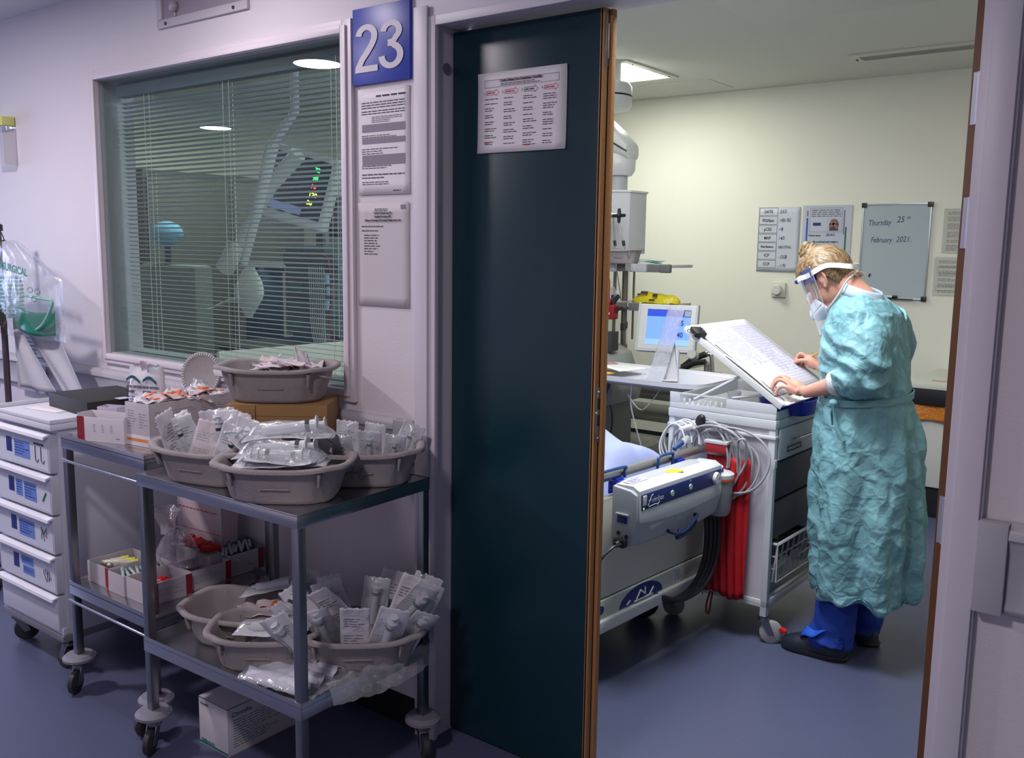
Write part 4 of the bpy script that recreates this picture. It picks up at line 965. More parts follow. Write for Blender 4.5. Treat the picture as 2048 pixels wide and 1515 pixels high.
# predicted weight chart
wt_, W, H = wallthing('weight_chart', 'laminated patient chart with blue ruler edge and small photo, behind the nurse head', 'chart', -2.318, -1.985, 1.30, 1.808)
MB().bx(-W/2, W/2, -.003, 0, -H/2, H/2).build('sheet', mat('chart_paper2', (.50, .53, .62, 1), .4), wt_, smooth=False)
PW = lambda x, z: (x, -.0036, z)
rects(wt_, PW, outline(-.115, .105, .075, H/2-.018, .0016), M_ink, 'box_outline')
r_ = random.Random(2); mb = MB(); writing(mb, -.105, .095, .175, .228, 4, PW, r_, th=.35, ragged=False); mb.build('print', M_ink, wt_, smooth=False)
rects(wt_, PW, [(-.092, -.038, .118, .138)], M_navy, 'blue_block')
rects(wt_, PW, outline(.005, .092, .082, .165, .0012), M_gink, 'photo_border')
ph = MB(); ph.prism([(.022, .085), (.078, .085), (.082, .13), (.068, .158), (.032, .158), (.018, .13)], -.0042, -.0036); ph.build('photo_torso', mat('photo_dark', (.05, .05, .08, 1), .5), wt_)
ph = MB(); ph.box((.052, -.0046, .125), (.066, .0006, .016), ry=.75).box((.046, -.0046, .128), (.055, .0006, .014), ry=-.75).bx(.04, .06, -.0048, -.0044, .148, .163); ph.build('photo_arms', mat('photo_skin', (.35, .15, .10, 1), .5), wt_)
rects(wt_, PW, [(-.138, -.126, -H/2+.01, .17)], mat('blue_edge', (.03, .08, .42, 1), .5), 'blue_ruler')
rects(wt_, PW, [(.125, .136, -H/2+.01, .11)], mat('green_edge', (.03, .12, .08, 1), .5), 'green_ruler')
rects(wt_, PW, [(.112, .122, .06, .22), (-.138, -.126, .18, .22)], M_gink, 'edge_print')
text('lettering', 'Patient name:', .017, frameM((-.118, -.0038, .048), (1, 0, 0), (0, 0, 1)), M_ink, wt_, bold=.0005, sx=.9)
hand('BRIAN', .0, .048, .026, wt_, .02, .8, y=-.0040)
text('lettering', 'My predicted body weight is', .0165, frameM((0, -.0038, .006), (1, 0, 0), (0, 0, 1)), M_ink, wt_, 'CENTER', bold=.0005, sx=.9)
# two notices by the open leaf
for (x0, x1, z0, z1, lb, sd) in ((-1.42, -1.215, 1.50, 1.775, 'upper printed notice right of the whiteboard, cut by the door edge', 3), (-1.455, -1.225, 1.235, 1.475, 'lower printed notice right of the whiteboard, cut by the door edge', 4)):
    t_, W, H = wallthing('notice', lb, 'notice', x0, x1, z0, z1)
    MB().bx(-W/2, W/2, -.002, 0, -H/2, H/2).build('sheet', mat('notice_grey', (.52, .52, .46, 1), .5), t_, smooth=False)
    r_ = random.Random(sd); P = lambda x, z: (x, -.0028, z); mb = MB(); z = H/2-.02
    while z > -H/2+.02:
        n = r_.choice((2, 3, 4)); writing(mb, -W*.38, W*.45, z-n*.0095, z, n, P, r_, th=.4); z -= n*.0095+.012
    mb.build('print', M_gink, t_, smooth=False)
    if sd == 4: rects(t_, P, outline(-W*.42, W*.45, .02, .06, .001)+outline(-W*.42, W*.45, -.09, -.06, .001), M_ink, 'box_outline')
kn = thing('room_thermostat', 'round white dial on a small square plate below the targets chart', 'wall control', (-2.458, YW, 1.232))
MB().bx(-.050, .050, -.022, 0, -.052, .052).build('plate', M_cream, kn, bev=.005)
MB().lathe([(0, -.022), (.036, -.022), (.034, -.058), (.030, -.062), (0, -.062)], axis='y', seg=28).build('dial', mat('dial_white', (.66, .66, .62, 1), .35), kn)
# counter / low cabinet along the wall
co = thing('low_counter', 'low cream counter with black edge and plinth, behind the nurse at the right', 'counter', (-.72, 3.90, 0))
MB().bx(-.66, .80, -.40, .38, .745, .775).build('worktop', mat('counter_top', (.58, .60, .52, 1), .4), co, bev=.004)
MB().bx(-.66, .80, -.395, .36, .655, .745).build('black_edge', M_black, co, bev=.002)
MB().bx(-.64, .80, -.36, .36, .18, .655).build('cabinet', mat('cabinet_cream', (.58, .58, .55, 1), .45), co, bev=.003)
MB().bx(-.64, .80, -.34, .36, 0, .18).build('plinth', M_black, co, bev=.002)
MB().bx(-.55, .55, -.25, -.245, .775, .778).build('red_line', M_rink, co)
oc = thing('orange_liner', 'strip of shiny orange plastic liner under the counter edge', 'bin liner', (-.95, 3.525, .60))
MB().sheet(lambda u, v: (-.42+.75*u, -.006*sin(25*u)-.012*v, .052-.085*v+.006*noise.noise(Vector((u*14, v*3, 1)))), 60, 8).build('liner', mat('orange_liner', (.55, .17, .01, 1), .25, bump=.5, bscale=60), oc, solid=.001)
# ================================================================== THE BED
bed = thing('hospital_bed', 'cream hospital bed, foot end towards the doorway', 'bed', (-1.575, .90, 0), radians(-4.4))
# local: +x = out of the foot end, y along the foot board
Wb = .50
MB().prism([(-Wb, .30), (Wb*.93, .30), (Wb*.93, .62), (Wb*.86, .655), (-Wb*.9, .655), (-Wb, .62)], -.035, -.005, axis='x').build('footboard', mat('bed_panel', (.55, .55, .48, 1), .45), bed, bev=.006)
MB().prism([(-Wb, .225), (Wb*.97, .225), (Wb*.97, .295), (-Wb, .295)], -.030, .0, axis='x').build('lower_fascia', mat('bed_fascia', (.52, .53, .47, 1), .45), bed, bev=.004)
MB().bx(-.03, .016, -Wb, Wb*.97, .185, .228).build('bumper_bar', mat('bed_bar', (.62, .63, .62, 1), .4), bed, bev=.006)
MB().lathe([(0, .195), (.035, .195), (.047, .205), (.047, .222), (.035, .232), (0, .234)], (.005, .515, 0), seg=24).build('corner_buffer', M_wplas, bed)
MB().tube([(-.02, -.46, .727), (-.02, .47, .727)], .017, seg=14).build('foot_rail', mat('rail_metal', (.46, .46, .43, 1), .28, metal=.8), bed)
MB().tube(bez([(-.02, .45, .62), (-.02, .49, .69), (-.02, .485, .735), (-.02, .44, .74)], 6), [.030]*19, seg=12).build('rail_post', M_cream, bed)
MB().tube([(-.02, -.44, .60), (-.02, -.46, .73)], .024, seg=12).build('rail_post', M_cream, bed)
fx = .0012
hf = MB(); pts = [(.14*cos(radians(a)), .232+.062*sin(radians(a))) for a in range(0, 181, 12)]
hf.prism([(p[0]-.02, p[1]) for p in pts], 0, fx, axis='x'); hfo = hf.build('logo_badge', M_navy, bed)
mk = MB()
for (y0, z0, y1, z1) in ((-.055, .242, -.03, .272), (-.03, .272, .0, .25), (.0, .25, .0, .275), (-.07, .238, .05, .238), (.03, .24, .055, .262), (-.115, .238, -.095, .250)):
    mk.tube([(fx+.0005, y0, z0), (fx+.0005, y1, z1)], .0032, seg=5)
mk.build('badge_drawing', M_wplas, hfo)
for (y, z, a, b) in ((-.285, .262, .032, .016), (.43, .268, .020, .022)):
    q = MB(); q.prism([(y+a*math.copysign(abs(cos(t))**.6, cos(t)), z+b*math.copysign(abs(sin(t))**.6, sin(t))) for t in [2*pi*k/20 for k in range(20)]], 0, fx, axis='x'); qo = q.build('round_badge', M_navy, bed)
    MB().lathe([(0, fx), (.006, fx), (.006, fx+.0006), (0, fx+.0006)], (0, y, z), axis='x', seg=10).build('badge_dot', M_wplas, qo)
rects(bed, lambda x, z: (.0006, x, z), [(.19, .27, .236, .288)], M_lgrey, 'data_plate')
mb = MB(); writing(mb, .20, .26, .24, .284, 6, lambda x, z: (.0014, x, z), rnd, th=.4); mb.build('print', M_gink, bed, smooth=False)
fr_ = MB()
for y in (-.42, .40): fr_.bx(-2.1, -.03, y-.02, y+.02, .20, .26)
for x in (-.35, -1.0, -1.75): fr_.bx(x-.03, x+.03, -.42, .42, .22, .27)
fr_.bx(-2.05, -.05, -.44, .44, .34, .40); fr_.build('frame', mat('bed_frame', (.30, .30, .29, 1), .5, metal=.4), bed, bev=.003)
MB().bx(-2.05, -.05, -.45, .45, .41, .57).build('mattress', mat('mattress_blue', (.10, .14, .33, 1), .6), bed, bev=.03, seg=3)
for (x, y) in ((-.22, -.33), (-.22, .33), (-1.9, -.33), (-1.9, .33)):
    c_ = MB().bx(x-.02, x+.02, y-.02, y+.02, .13, .22).build('wheel_fork', M_dark, bed)
    MB().lathe([(0, -.02), (.055, -.022), (.066, -.012), (.066, .012), (.055, .022), (0, .02)], (x+.0, y, .066), seg=24, axis='y').build('wheel', M_black, c_)
    MB().lathe([(0, -.024), (.03, -.024), (.03, .024), (0, .024)], (x, y, .066), seg=16, axis='y').build('hub', M_gplas, c_)
MB().bx(-2.1, -2.07, -.48, .48, .30, 1.0).build('headboard', mat('bed_panel', None), bed, bev=.01)
hk = MB()
for (y, w_) in ((-.26, .10), (.10, .05)):
    hk.tube(bez([(.004, y-w_, .64), (.004, y-w_+.002, .735), (.002, y-w_+.02, .752), (.002, y+w_, .752), (.002, y+w_+.004, .738), (.004, y+w_+.004, .715)], 5), .0055, seg=8)
hk.build('blue_hooks', mat('hook_blue', (.01, .06, .22, 1), .35), bed)
# blanket over the patient's feet and knees
def smooth(a, b, x):
    t = max(0, min(1, (x-a)/(b-a))); return t*t*(3-2*t)
bk_ = thing('bed_blanket', 'pale lavender-blue sheet tented over knees and feet on the bed', 'blanket', (-1.575, .90, 0), radians(-4.4))
def blz(x, y):
    # x from -0.03 (foot) to -1.5
    d = -x
    z = .59 + .175*smooth(.03, .16, d)*math.exp(-((y-.08)/.30)**2) + .30*smooth(.13, .62, d)*math.exp(-((y+.02)/.26)**2)*(1-.6*smooth(.8, 1.4, d))
    z += .016*sin(9*y+7*d)*smooth(.05, .3, d) + .020*noise.noise(Vector((x*4, y*5, 2))) + .008*noise.noise(Vector((x*11, y*11, 5)))
    z -= .030*math.exp(-((abs(y-.03)-.05-.35*d)/.035)**2)*smooth(.05, .25, d)
    return z
def blf(u, v):
    x = -.035-1.35*u; s = (v-.5)*2; y = .46*max(-1, min(1, s*1.35)); over = max(0, abs(s)-.74)/.26
    z = blz(x, y)
    if over > 0: z = z-(.36)*over; y += math.copysign(.035*min(1, over*4)+.012*sin(20*x), s)
    if u < .06: z = z-(.06-u)*2.2
    return (x, y, z)
MB().sheet(blf, 90, 70).build('sheet', mat('sheet_lavender', (.32, .37, .62, 1), .75, bump=.15, bscale=30), bk_, solid=.004)
# ---- pump unit hooked on the foot end
pu = thing('mattress_pump', 'grey mattress pump lettered nimbus with blue panel, hooked on the bed foot', 'pump', (-1.455, .905, .60), radians(-4.4))
g1 = mat('pump_grey', (.40, .42, .46, 1), .45); g2 = mat('pump_light', (.60, .61, .64, 1), .4)
def prof_pump(y):
    e = abs(y)/.285; b = 1-.10*smooth(.75, 1, e)
    return [(-.085, .115*b+.01), (-.01, .118*b), (.012, .105*b), (.016, .02), (.014, -.01), (-.005, -.085*b), (-.02, -.10*b), (-.085, -.10*b)]
ys = [-.285, -.275, -.2, -.1, 0, .1, .2, .265, .278]
MB().rings([[Vector((x, y, z)) for x, z in prof_pump(y)] for y in ys]).build('housing', g1, pu, bev=.006)
MB().rings([[Vector((x+.0015, y, z)) for x, z in ((-.08, .1185), (-.012, .121), (.014, .107), (.0172, .020), (.0172, .0-.018*(1-(y/.285)**2)), (.012, .0-.018*(1-(y/.285)**2)))] for y in (-.272, -.2, -.1, 0, .1, .2, .270)]).build('front_shroud', g2, pu, bev=.002)
fxp = .0195
MB().prism([(-.262, .040), (.262, .040), (.262, .094), (-.262, .094)], .010, fxp, axis='x').build('control_panel', M_navy, pu, bev=.002)
text('lettering', 'nimbus', .026, frameM((fxp+.0008, -.205, .058), (0, 1, 0), (0, 0, 1)), mat('panel_white', (.62, .66, .80, 1), .4), pu, shear=.15)
mk = MB(); 
for a, b in (((-.225, .052), (-.205, .084)), ((-.222, .066), (-.208, .070)), ((-.205, .084), (-.196, .086)), ((-.222, .047), (-.18, .050)), ((-.18, .050), (-.165, .046)), ((-.17, .044), (-.155, .054))): mk.tube([(fxp+.0006, *a), (fxp+.0006, *b)], .0013, seg=4)
mk.build('script_mark', mat('panel_white', None), pu)
for y in (-.075, .045):
    MB().lathe([(0, fxp), (.011, fxp), (.010, fxp+.003), (0, fxp+.003)], (0, y, .066), axis='x', seg=20).build('push_button', g2, pu)
MB().bx(fxp-.001, fxp+.0006, .040, .046, .086, .091).build('panel_mark', mat('panel_white', None), pu)
dl = MB().lathe([(0, fxp), (.023, fxp), (.021, fxp+.012), (0, fxp+.013)], (0, .222, .066), axis='x', seg=28).build('dial', M_wplas, pu)
MB().box((fxp+.0135, .228, .066), (.001, .010, .003), rx=.5).build('pointer', M_black, dl)
MB().bx(fxp-.002, fxp+.003, -.258, -.236, .056, .090).build('rocker_switch', M_cream, pu, bev=.002)
MB().lathe([(0, fxp), (.0035, fxp), (.003, fxp+.0012), (0, fxp+.0014)], (0, -.250, .046), axis='x', seg=10).build('green_lamp', mat('lamp_green', (.3, .8, .2, 1), .4, emit=(.3, 1, .2, 1), es=1.5), pu)
MB().prism([(-.19, -.042), (-.10, -.030), (-.10, -.014), (-.19, -.026)], .004, .0095, axis='x').build('raised_mark', g2, pu, bev=.001)
MB().prism([(-.02, -.045), (.05, -.030), (.05, -.026), (-.02, -.041)], .003, .0072, axis='x').build('raised_mark', g2, pu)
tgx = MB().prism([(-.045, -.03), (-.015, .038), (.005, .045), (.03, .03), (.012, -.02)], .1195, .1205, axis='z'); tgo = tgx.build('yellow_tag', mat('yellow_sticker', (.85, .80, .02, 1), .5), pu, smooth=False)
tgo.location = (-.03, -.0, 0.0015)
rects(pu, lambda x, z: (z, x, .1222), [(-.25, -.15, -.07, -.03)], M_wplas, 'address_label')
mb = MB(); writing(mb, -.24, -.16, -.066, -.034, 4, lambda x, z: (z, x, .1228), rnd, th=.45); mb.build('print', M_bink, pu, smooth=False)
# side face (towards the camera, local -y)
SY = -.2862
MB().bx(-.060, -.022, SY-.002, SY, -.008, .018).build('side_socket', M_navy, pu, bev=.001)
MB().bx(-.065, -.015, SY-.006, SY, .020, .026).build('side_ledge', g2, pu, bev=.001)
for x, z in ((-.055, -.045), (-.022, -.052)): MB().lathe([(0, SY-.001), (.007, SY-.001), (.007, SY), (0, SY)], (x, 0, z), axis='y', seg=14).build('port', M_black, pu)
plg = MB().cyl((-.040, SY+.002, -.072), (-.040, SY-.035, -.076), .014, .010, seg=12).bx(-.062, -.018, SY-.020, SY, -.088, -.060).build('mains_plug', M_black, pu, bev=.003)
MB().tube(bez([(.010, .0, -.085), (.018, -.03, -.105), (.020, .05, -.095), (.016, .095, -.078), (.010, .10, -.066)], 6), .007, seg=8).build('carry_handle', mat('dark_blue_handle', (.005, .02, .08, 1), .35), pu)
MB().tube(bez([(.0, -.03-.035, -.075), (.022, -.055, -.082), (.028, .0, -.086), (.028, .06, -.062), (.020, .10, -.05), (.0, .105, -.052)], 6), .0065, seg=8).build('carry_handle', mat('dark_blue_handle', None), pu)
hk2 = MB()
for y in (-.2, .2): hk2.bx(-.115, -.080, y-.02, y+.02, .09, .112).bx(-.145, -.112, y-.02, y+.02, .105, .118).bx(-.150, -.142, y-.02, y+.02, .06, .118)
hk2.build('bracket', M_blue, pu, bev=.002)
mc = thing('mains_cable', 'black mains cable hanging from the pump plug down behind the door edge', 'cable', (-1.50, .60, .53))
MB().tube(bez([(0, -.01, 0), (-.01, -.05, -.005), (-.03, -.10, -.05), (-.05, -.16, -.16), (-.07, -.22, -.30), (-.08, -.24, -.44), (-.08, -.2, -.52)], 8), .0042, seg=8).build('wire', M_black, mc)
# black air hoses from the pump
ah = thing('air_hoses', 'ribbon of black corrugated air hoses looping below the pump', 'hose', (-1.50, 1.18, .52))
hp = bez([(0.01, .03, .05), (.03, .045, -.05), (.03, .040, -.20), (.01, -.02, -.30), (-.03, -.12, -.335), (-.08, -.22, -.30), (-.16, -.32, -.23)], 8)
for k in range(4):
    off = Vector((.010*k-.015, .016*k-.024, 0)); mb = MB(); pts = []
    rr = []
    for i in range(len(hp)*3-2):
        j = i/3; a = int(j); f_ = j-a; p = hp[a].lerp(hp[min(a+1, len(hp)-1)], f_); pts.append(p+off*(1)); rr.append(.0095 if i % 2 else .0078)
    mb.tube(pts, rr, seg=8).build('hose', M_dark if k % 2 else M_black, ah)
# ================================================================== CHART TROLLEY
CX0, CX1, CY0, CY1 = -1.712, -1.262, 1.312, 1.93
ct = thing('chart_trolley', 'white observation trolley with drawers and a raised chart desk', 'trolley', ((CX0+CX1)/2, (CY0+CY1)/2, 0), radians(-1.5))
a, b = (CX1-CX0)/2, (CY1-CY0)/2
wh = mat('trolley_white', (.58, .60, .63, 1), .42)
lg = MB()
for sx in (-1, 1):
    for sy in (-1, 1):
        MB().bx(sx*a-.013*(1+sx), sx*a+.013*(1-sx), sy*b-.013*(1+sy), sy*b+.013*(1-sy), .105, .875).build('leg', wh, ct, bev=.003)
MB().bx(-a+.02, a-.02, -b+.004, -b+.010, .17, .845).build('front_panel', mat('trolley_panel', (.52, .50, .56, 1), .5), ct)
MB().bx(-a+.02, a-.02, b-.010, b-.004, .17, .845).build('rear_panel', wh, ct)
MB().bx(-a, a, -b, -b+.026, .140, .170).bx(-a, a, b-.026, b, .140, .170).bx(a-.026, a, -b, b, .140, .170).bx(-a, -a+.026, -b, b, .140, .170).bx(-a, a, -b, b, .150, .158).build('base_rails', wh, ct, bev=.003)
MB().bx(-a-.004, a+.004, -b-.006, -b+.03, .80, .812).bx(-a-.002, a+.002, -b-.004, b, .838, .872).build('top_frame', wh, ct, bev=.003)
# gallery tray with slotted front
gl = MB(); zt0, zt1 = .872, .937
gl.bx(-a, a, -b, -b+.004, zt0, .895)
gl.bx(-a, -a+.045, -b, -b+.004, .895, zt1); gl.bx(-a+.245, a, -b, -b+.004, .895, zt1-.004); gl.bx(-a+.045, -a+.245, -b, -b+.004, zt1-.008, zt1)
for k in range(4): gl.bx(-a+.060+.024*k, -a+.070+.024*k, -b, -b+.004, .895, .916)
for k in range(4): gl.bx(-a+.150+.024*k, -a+.160+.024*k, -b, -b+.004, .895, .916)
gl.bx(-a, -a+.004, -b, b, zt0, .92).bx(a-.004, a, -b, b, zt0, .905).bx(-a, a, b-.004, b, zt0, .92).bx(-a, a, -b, b, zt0, .876)
gl.build('slotted_gallery', wh, ct, bev=.001)
for i, (z0, z1) in enumerate(((.715, .835), (.555, .70), (.40, .545))):
    m_ = wh if i == 0 else mat('grey_drawer', (.10, .10, .12, 1), .6)
    d = MB().bx(a-.45+.0, a+.004 if i == 0 else a-.012, -b+.035, b-.03, z0, z1).build('drawer', m_, ct, bev=.003)
    if i == 0:
        MB().tube(bez([(a+.004, -b+.15, z1-.045), (a+.03, -b+.155, z1-.045), (a+.03, b-.10, z1-.045), (a+.004, b-.095, z1-.045)], 5), .005, seg=8).build('handle', M_chrome, d)
        MB().tube([(a+.006, -b+.11, z1-.078), (a+.006, -b+.24, z1-.078), (a+.006, -b+.245, z1-.095), (a+.006, -b+.11, z1-.095)], .0025, seg=6, closed=True).build('finger_slot', M_dark, d)
MB().bx(a+.0, a+.004, -b+.001, -b+.024, .690, .722).build('corner_plate', wh, ct, bev=.001)
# wire basket, tipped out on the right-hand side
bs_ = MB(); bx0, bx1, by0, by1 = a-.30, a+.012, -b+.05, b-.12
def bar(p, q, r=.004): bs_.tube([p, q], r, seg=6)
for (z, k) in ((.385, 1.0), (.335, .96), (.285, .92), (.235, .88)):
    y0_, y1_ = by0+.0, by0+(by1-by0)*k
    X = bx1-(.385-z)*.10
    for (p, q) in (((X, y0_, z), (X, y1_, z)), ((bx0, y0_, z), (X, y0_, z)), ((bx0, y1_, z), (X, y1_, z)), ((bx0, y0_, z), (bx0, y1_, z))): bar(p, q, .0065 if z == .385 else .0035)
for k in range(9):
    f_ = k/8; bar((bx1, by0+(by1-by0)*f_, .385), (bx1-.015, by0+(by1-by0)*.88*f_, .235), .003)
for k in range(6):
    f_ = k/5; x = bx0+(bx1-bx0)*f_; bar((x, by0, .385), (x, by0, .235), .003); bar((x, by0, .235), (x, by0+(by1-by0)*.88, .235), .003)
bsk = bs_.build('wire_basket', M_lgrey, ct)
MB().bx(bx1-.002, bx1+.002, by0+.13, by0+.22, .285, .325).build('basket_label', mat('basket_card', (.30, .31, .36, 1), .5), bsk)
for sx, sy, ang in ((1, -1, 2.9), (-1, -1, .4), (1, 1, .2), (-1, 1, 2.0)):
    caster(ct, sx*(a-.013), sy*(b-.013), .106, r=.044, wid=.026, ang=ang if (sx, sy) != (1, -1) else .5, m=mat('caster_grey', (.34, .34, .36, 1), .5), brake=True)
MB().box((a+.060, -b+.032, .060), (.026, .022, .014), ry=.35).build('brake_lever', M_red, ct, bev=.002)
gs = thing('basket_contents', 'dark packs and one lime green pack inside the trolley basket', 'packs', (-1.36, 1.62, .243))
rr_ = random.Random(4)
for k in range(5): MB().box((rr_.uniform(-.06, .04), -.16+.08*k, .05), (.10, .07, .09), rz=rr_.uniform(-.3, .3), rx=.2).build('pack', [mat('lime_pack', (.22, .42, .03, 1), .4), mat('navy_pack', (.02, .03, .10, 1), .5), mat('grey_pack', (.16, .17, .18, 1), .5)][(0 if k == 2 else 1+k % 2)], gs, bev=.008)
# blue tray on the right half of the top
bt = thing('blue_tray', 'deep blue plastic tray on the trolley top beneath the chart desk', 'tray', (-1.30, 1.63, .9055))
def trayr(f, z): return [Vector((.105*f*math.copysign(abs(cos(t))**.35, cos(t)), .225*f*math.copysign(abs(sin(t))**.35, sin(t)), z)) for t in [2*pi*k/32 for k in range(32)]]
MB().rings([trayr(.90, -.028), trayr(1.0, .030), trayr(.96, .030), trayr(.88, -.022)]).build('tray', mat('tray_blue', (.008, .015, .32, 1), .35), bt)
# things standing in the gallery
cp = thing('clear_cup', 'small stack of clear cups on the trolley top under the desk', 'cup', (-1.50, 1.44, .8765))
MB().lathe([(0, 0), (.020, 0), (.028, .07), (.026, .07), (.018, .003), (0, .003)], seg=20).build('cup', M_film, cp)
for k, (x, y, lb) in enumerate(((-1.435, 1.60, 'clear-fronted bundle of white tubes under the chart desk, left'), (-1.41, 1.74, 'clear-fronted bundle of white tubes under the chart desk, right'))):
    q = thing('tube_bundle', lb, 'tube bundle', (x, y, .8765))
    for j in range(5): MB().cyl((.012*j-.024, .008*(j % 2), 0), (.012*j-.024, .008*(j % 2)+.005, .095+.006*(j % 3)), .0055, seg=8).build('tube', M_wplas, q)
# the slanted chart desk
slope = math.atan(.652); DL, DW = .492, .545
dk = thing('chart_desk', 'white tilted chart board propped on the trolley, facing the nurse', 'chart board', (-1.248, 1.305, .932), rot=Euler((0, 0, radians(-1))))
Rs = Matrix.Rotation(slope, 4, 'Y')   # local +x slopes down; board runs towards -x, upward
dk.matrix_basis = Matrix.Translation((-1.248, 1.305, .934)) @ Matrix.Rotation(radians(-1), 4, 'Z') @ Rs
bd_ = MB().bx(-DL, 0, 0, DW, -.012, 0).build('board', mat('desk_white', (.68, .68, .67, 1), .35), dk, bev=.003)
MB().prism([(-.012, 0), (0, 0), (.016, .012), (.020, .024), (.015, .024), (.010, .014), (-.012, .006)], .0, DW, axis='y').build('lower_lip', mat('desk_white', None), dk, bev=.001)
MB().bx(-DL, 0, -.002, .004, -.020, .004).build('edge_strip', mat('desk_white', None), dk, bev=.002)
st_ = thing('desk_strut', 'white folding prop rod under the chart board', 'strut', (-1.612, 1.318, .915))
MB().tube([(0, 0, 0), (.188, .012, .112)], .0065, seg=10).tube([(.188, .012, .112), (.19, .05, .110)], .005, seg=8).tube([(.15, .02, .02), (.30, .03, .048)], .005, seg=8).build('rod', wh, st_)
cs = thing('observation_chart', 'large ruled observation chart spread on the tilted board', 'chart', (0, 0, 0)); cs.matrix_basis = dk.matrix_basis @ Matrix.Translation((0, 0, .0012))
MB().sheet(lambda u, v: (-DL+.004+.44*u, .025+.50*v, .002+.004*noise.noise(Vector((u*3, v*3, 1)))**2), 12, 12).build('sheet', mat('chart_white', (.66, .66, .76, 1), .5), cs, solid=.0006)
ln = MB(); PL = lambda x, y, q=.0038: (x, y, q)
def lrule(x0, y0, x1, y1, w_): 
    d = Vector((x1-x0, y1-y0)).normalized(); n = Vector((-d.y, d.x))*w_/2
    ln.add([PL(x0-n.x, y0-n.y), PL(x1-n.x, y1-n.y), PL(x1+n.x, y1+n.y), PL(x0+n.x, y0+n.y)], [(0, 1, 2, 3)])
for k in range(26): x = -DL+.03+.0155*k; lrule(x, .30, x, .515, .0007)
for k in range(11): y = .30+.0215*k; lrule(-DL+.03, y, -.075, y, .0006)
for k in range(14): y = .05+.018*k; lrule(-DL+.03, y, -.075, y, .0005)
for k in (3, 8, 13): x = -DL+.03+.030*k; lrule(x, .05, x, .30, .0006)
ln.build('ruled_lines', mat('rule_violet', (.22, .22, .36, 1), .6), cs, smooth=False)
mb = MB(); writing(mb, -DL+.04, -.10, .31, .50, 14, lambda x, z: (x, z, .0040), rnd, th=.09); writing(mb, -DL+.04, -.2, .06, .28, 11, lambda x, z: (x, z, .0040), rnd, th=.08)
mb.build('entries', M_bink, cs, smooth=False)
for k, (x0, y0, dx, dy) in enumerate(((-.30, .012, .25, .012),)):
    MB().sheet(lambda u, v: (x0+dx*u, y0+.02*v, .0045+.004*sin(3*u)), 8, 2).build('under_page', M_wplas, cs, solid=.0005)
MB().tube([(-.36, .03, .006), (-.06, .022, .006)], .0016, seg=6).tube([(-.13, .045, .004), (-.02, .045, .004)], .0013, seg=6).build('dark_page_edge', M_ink, cs)
bc_ = thing('bulldog_clip', 'black bulldog clip on the upper corner of the chart board', 'clip', (0, 0, 0)); bc_.matrix_basis = dk.matrix_basis @ Matrix.Translation((-DL+.055, .010, .004)) @ Matrix.Rotation(radians(-30), 4, 'Z')
MB().prism([(-.026, -.006), (.022, -.015), (.022, .022), (-.026, .011)], -.026, .026, axis='x').build('jaws', M_black, bc_, bev=.003)
MB().tube(bez([(-.018, -.024, .0), (-.014, -.040, -.002), (.0, -.048, -.003), (.014, -.040, -.002), (.018, -.024, 0)], 4), .0016, seg=6).tube(bez([(-.012, .005, .024), (-.008, -.0, .03), (.0, -.004, .032), (.008, -.0, .03), (.012, .005, .024)], 4), .0016, seg=6).build('wire_handle', M_chrome, bc_)
# ================================================================== CABLES AND CANISTER BETWEEN PUMP AND TROLLEY
M_cab = mat('cable_grey', (.36, .36, .39, 1), .4); M_cabl = mat('cable_white', (.68, .68, .70, 1), .4)
def loopc(label, cx, cz, rx, rz_, y, r, m, a0=-160, a1=200, seed=0, grp=None, drift=.02):
    rr = random.Random(seed); pts = []
    n = 40
    for i in range(n+1):
        a_ = radians(a0+(a1-a0)*i/n); f_ = i/n
        pts.append((cx+rx*cos(a_)*(1+.03*sin(3*a_+seed)), y+drift*f_+.010*sin(2*a_+seed), cz+rz_*sin(a_)*(1+.04*cos(2*a_+seed))))
    mb = MB().tube(pts, r, seg=8); o = mb.build('coiled_cable', m); tag(o, label, 'cable', grp); return o
g = 'grey cables coiled on the trolley front'
coils = ((-1.435, .705, .160, .130, 1.262, .0062, 'outermost wide grey loop reaching right over the trolley panel', -150, 150),
         (-1.475, .690, .125, .150, 1.270, .0058, 'grey loop just inside the widest coil', -130, 170), (-1.50, .700, .110, .140, 1.256, .0058, 'grey loop passing over the red bag top', -170, 140),
         (-1.52, .685, .100, .150, 1.280, .0055, 'grey loop nearest the red bag', -150, 160), (-1.545, .715, .115, .115, 1.262, .0055, 'grey loop arching over the bed rail end', -20, 200),
         (-1.56, .70, .13, .145, 1.285, .0055, 'rear grey loop arching above the bed rail end', -10, 190),
         (-1.46, .675, .142, .118, 1.274, .0055, 'grey loop hanging low beside the canister', -160, 120), (-1.49, .72, .128, .118, 1.248, .0055, 'front grey loop crossing the twisted strap', -30, 190))
for k, (cx, cz, rx, rz_, y, r, lb, a0, a1) in enumerate(coils): loopc(lb, cx, cz, rx, rz_, y, r*.76, M_cab, a0, a1, k, g)
g = 'thin white leads bunched by the bed rail'
for k in range(6): loopc('thin white lead in the bunch left of the coiled cables', -1.655+.012*k, .735, .062+.008*(k % 3), .085+.008*(k % 4), 1.235+.012*k, .0035, M_cabl, 20-5*k, 250, k+10, g)
hk3 = thing('cable_hook', 'grey twisted strap holding the cable coils', 'strap', (-1.372, 1.245, .74))
MB().tube(bez([(-.012, 0, -.07), (-.014, -.012, .04), (.0, -.014, .062), (.016, -.01, .055), (.012, .0, .0)], 6), .0075, seg=8, flat=.6).build('strap', mat('strap_grey', (.30, .33, .35, 1), .5), hk3)
pb = thing('black_probe', 'black rounded probe head resting on top of the cable coils', 'probe', (-1.555, 1.262, .846), rot=(0, radians(25), 0))
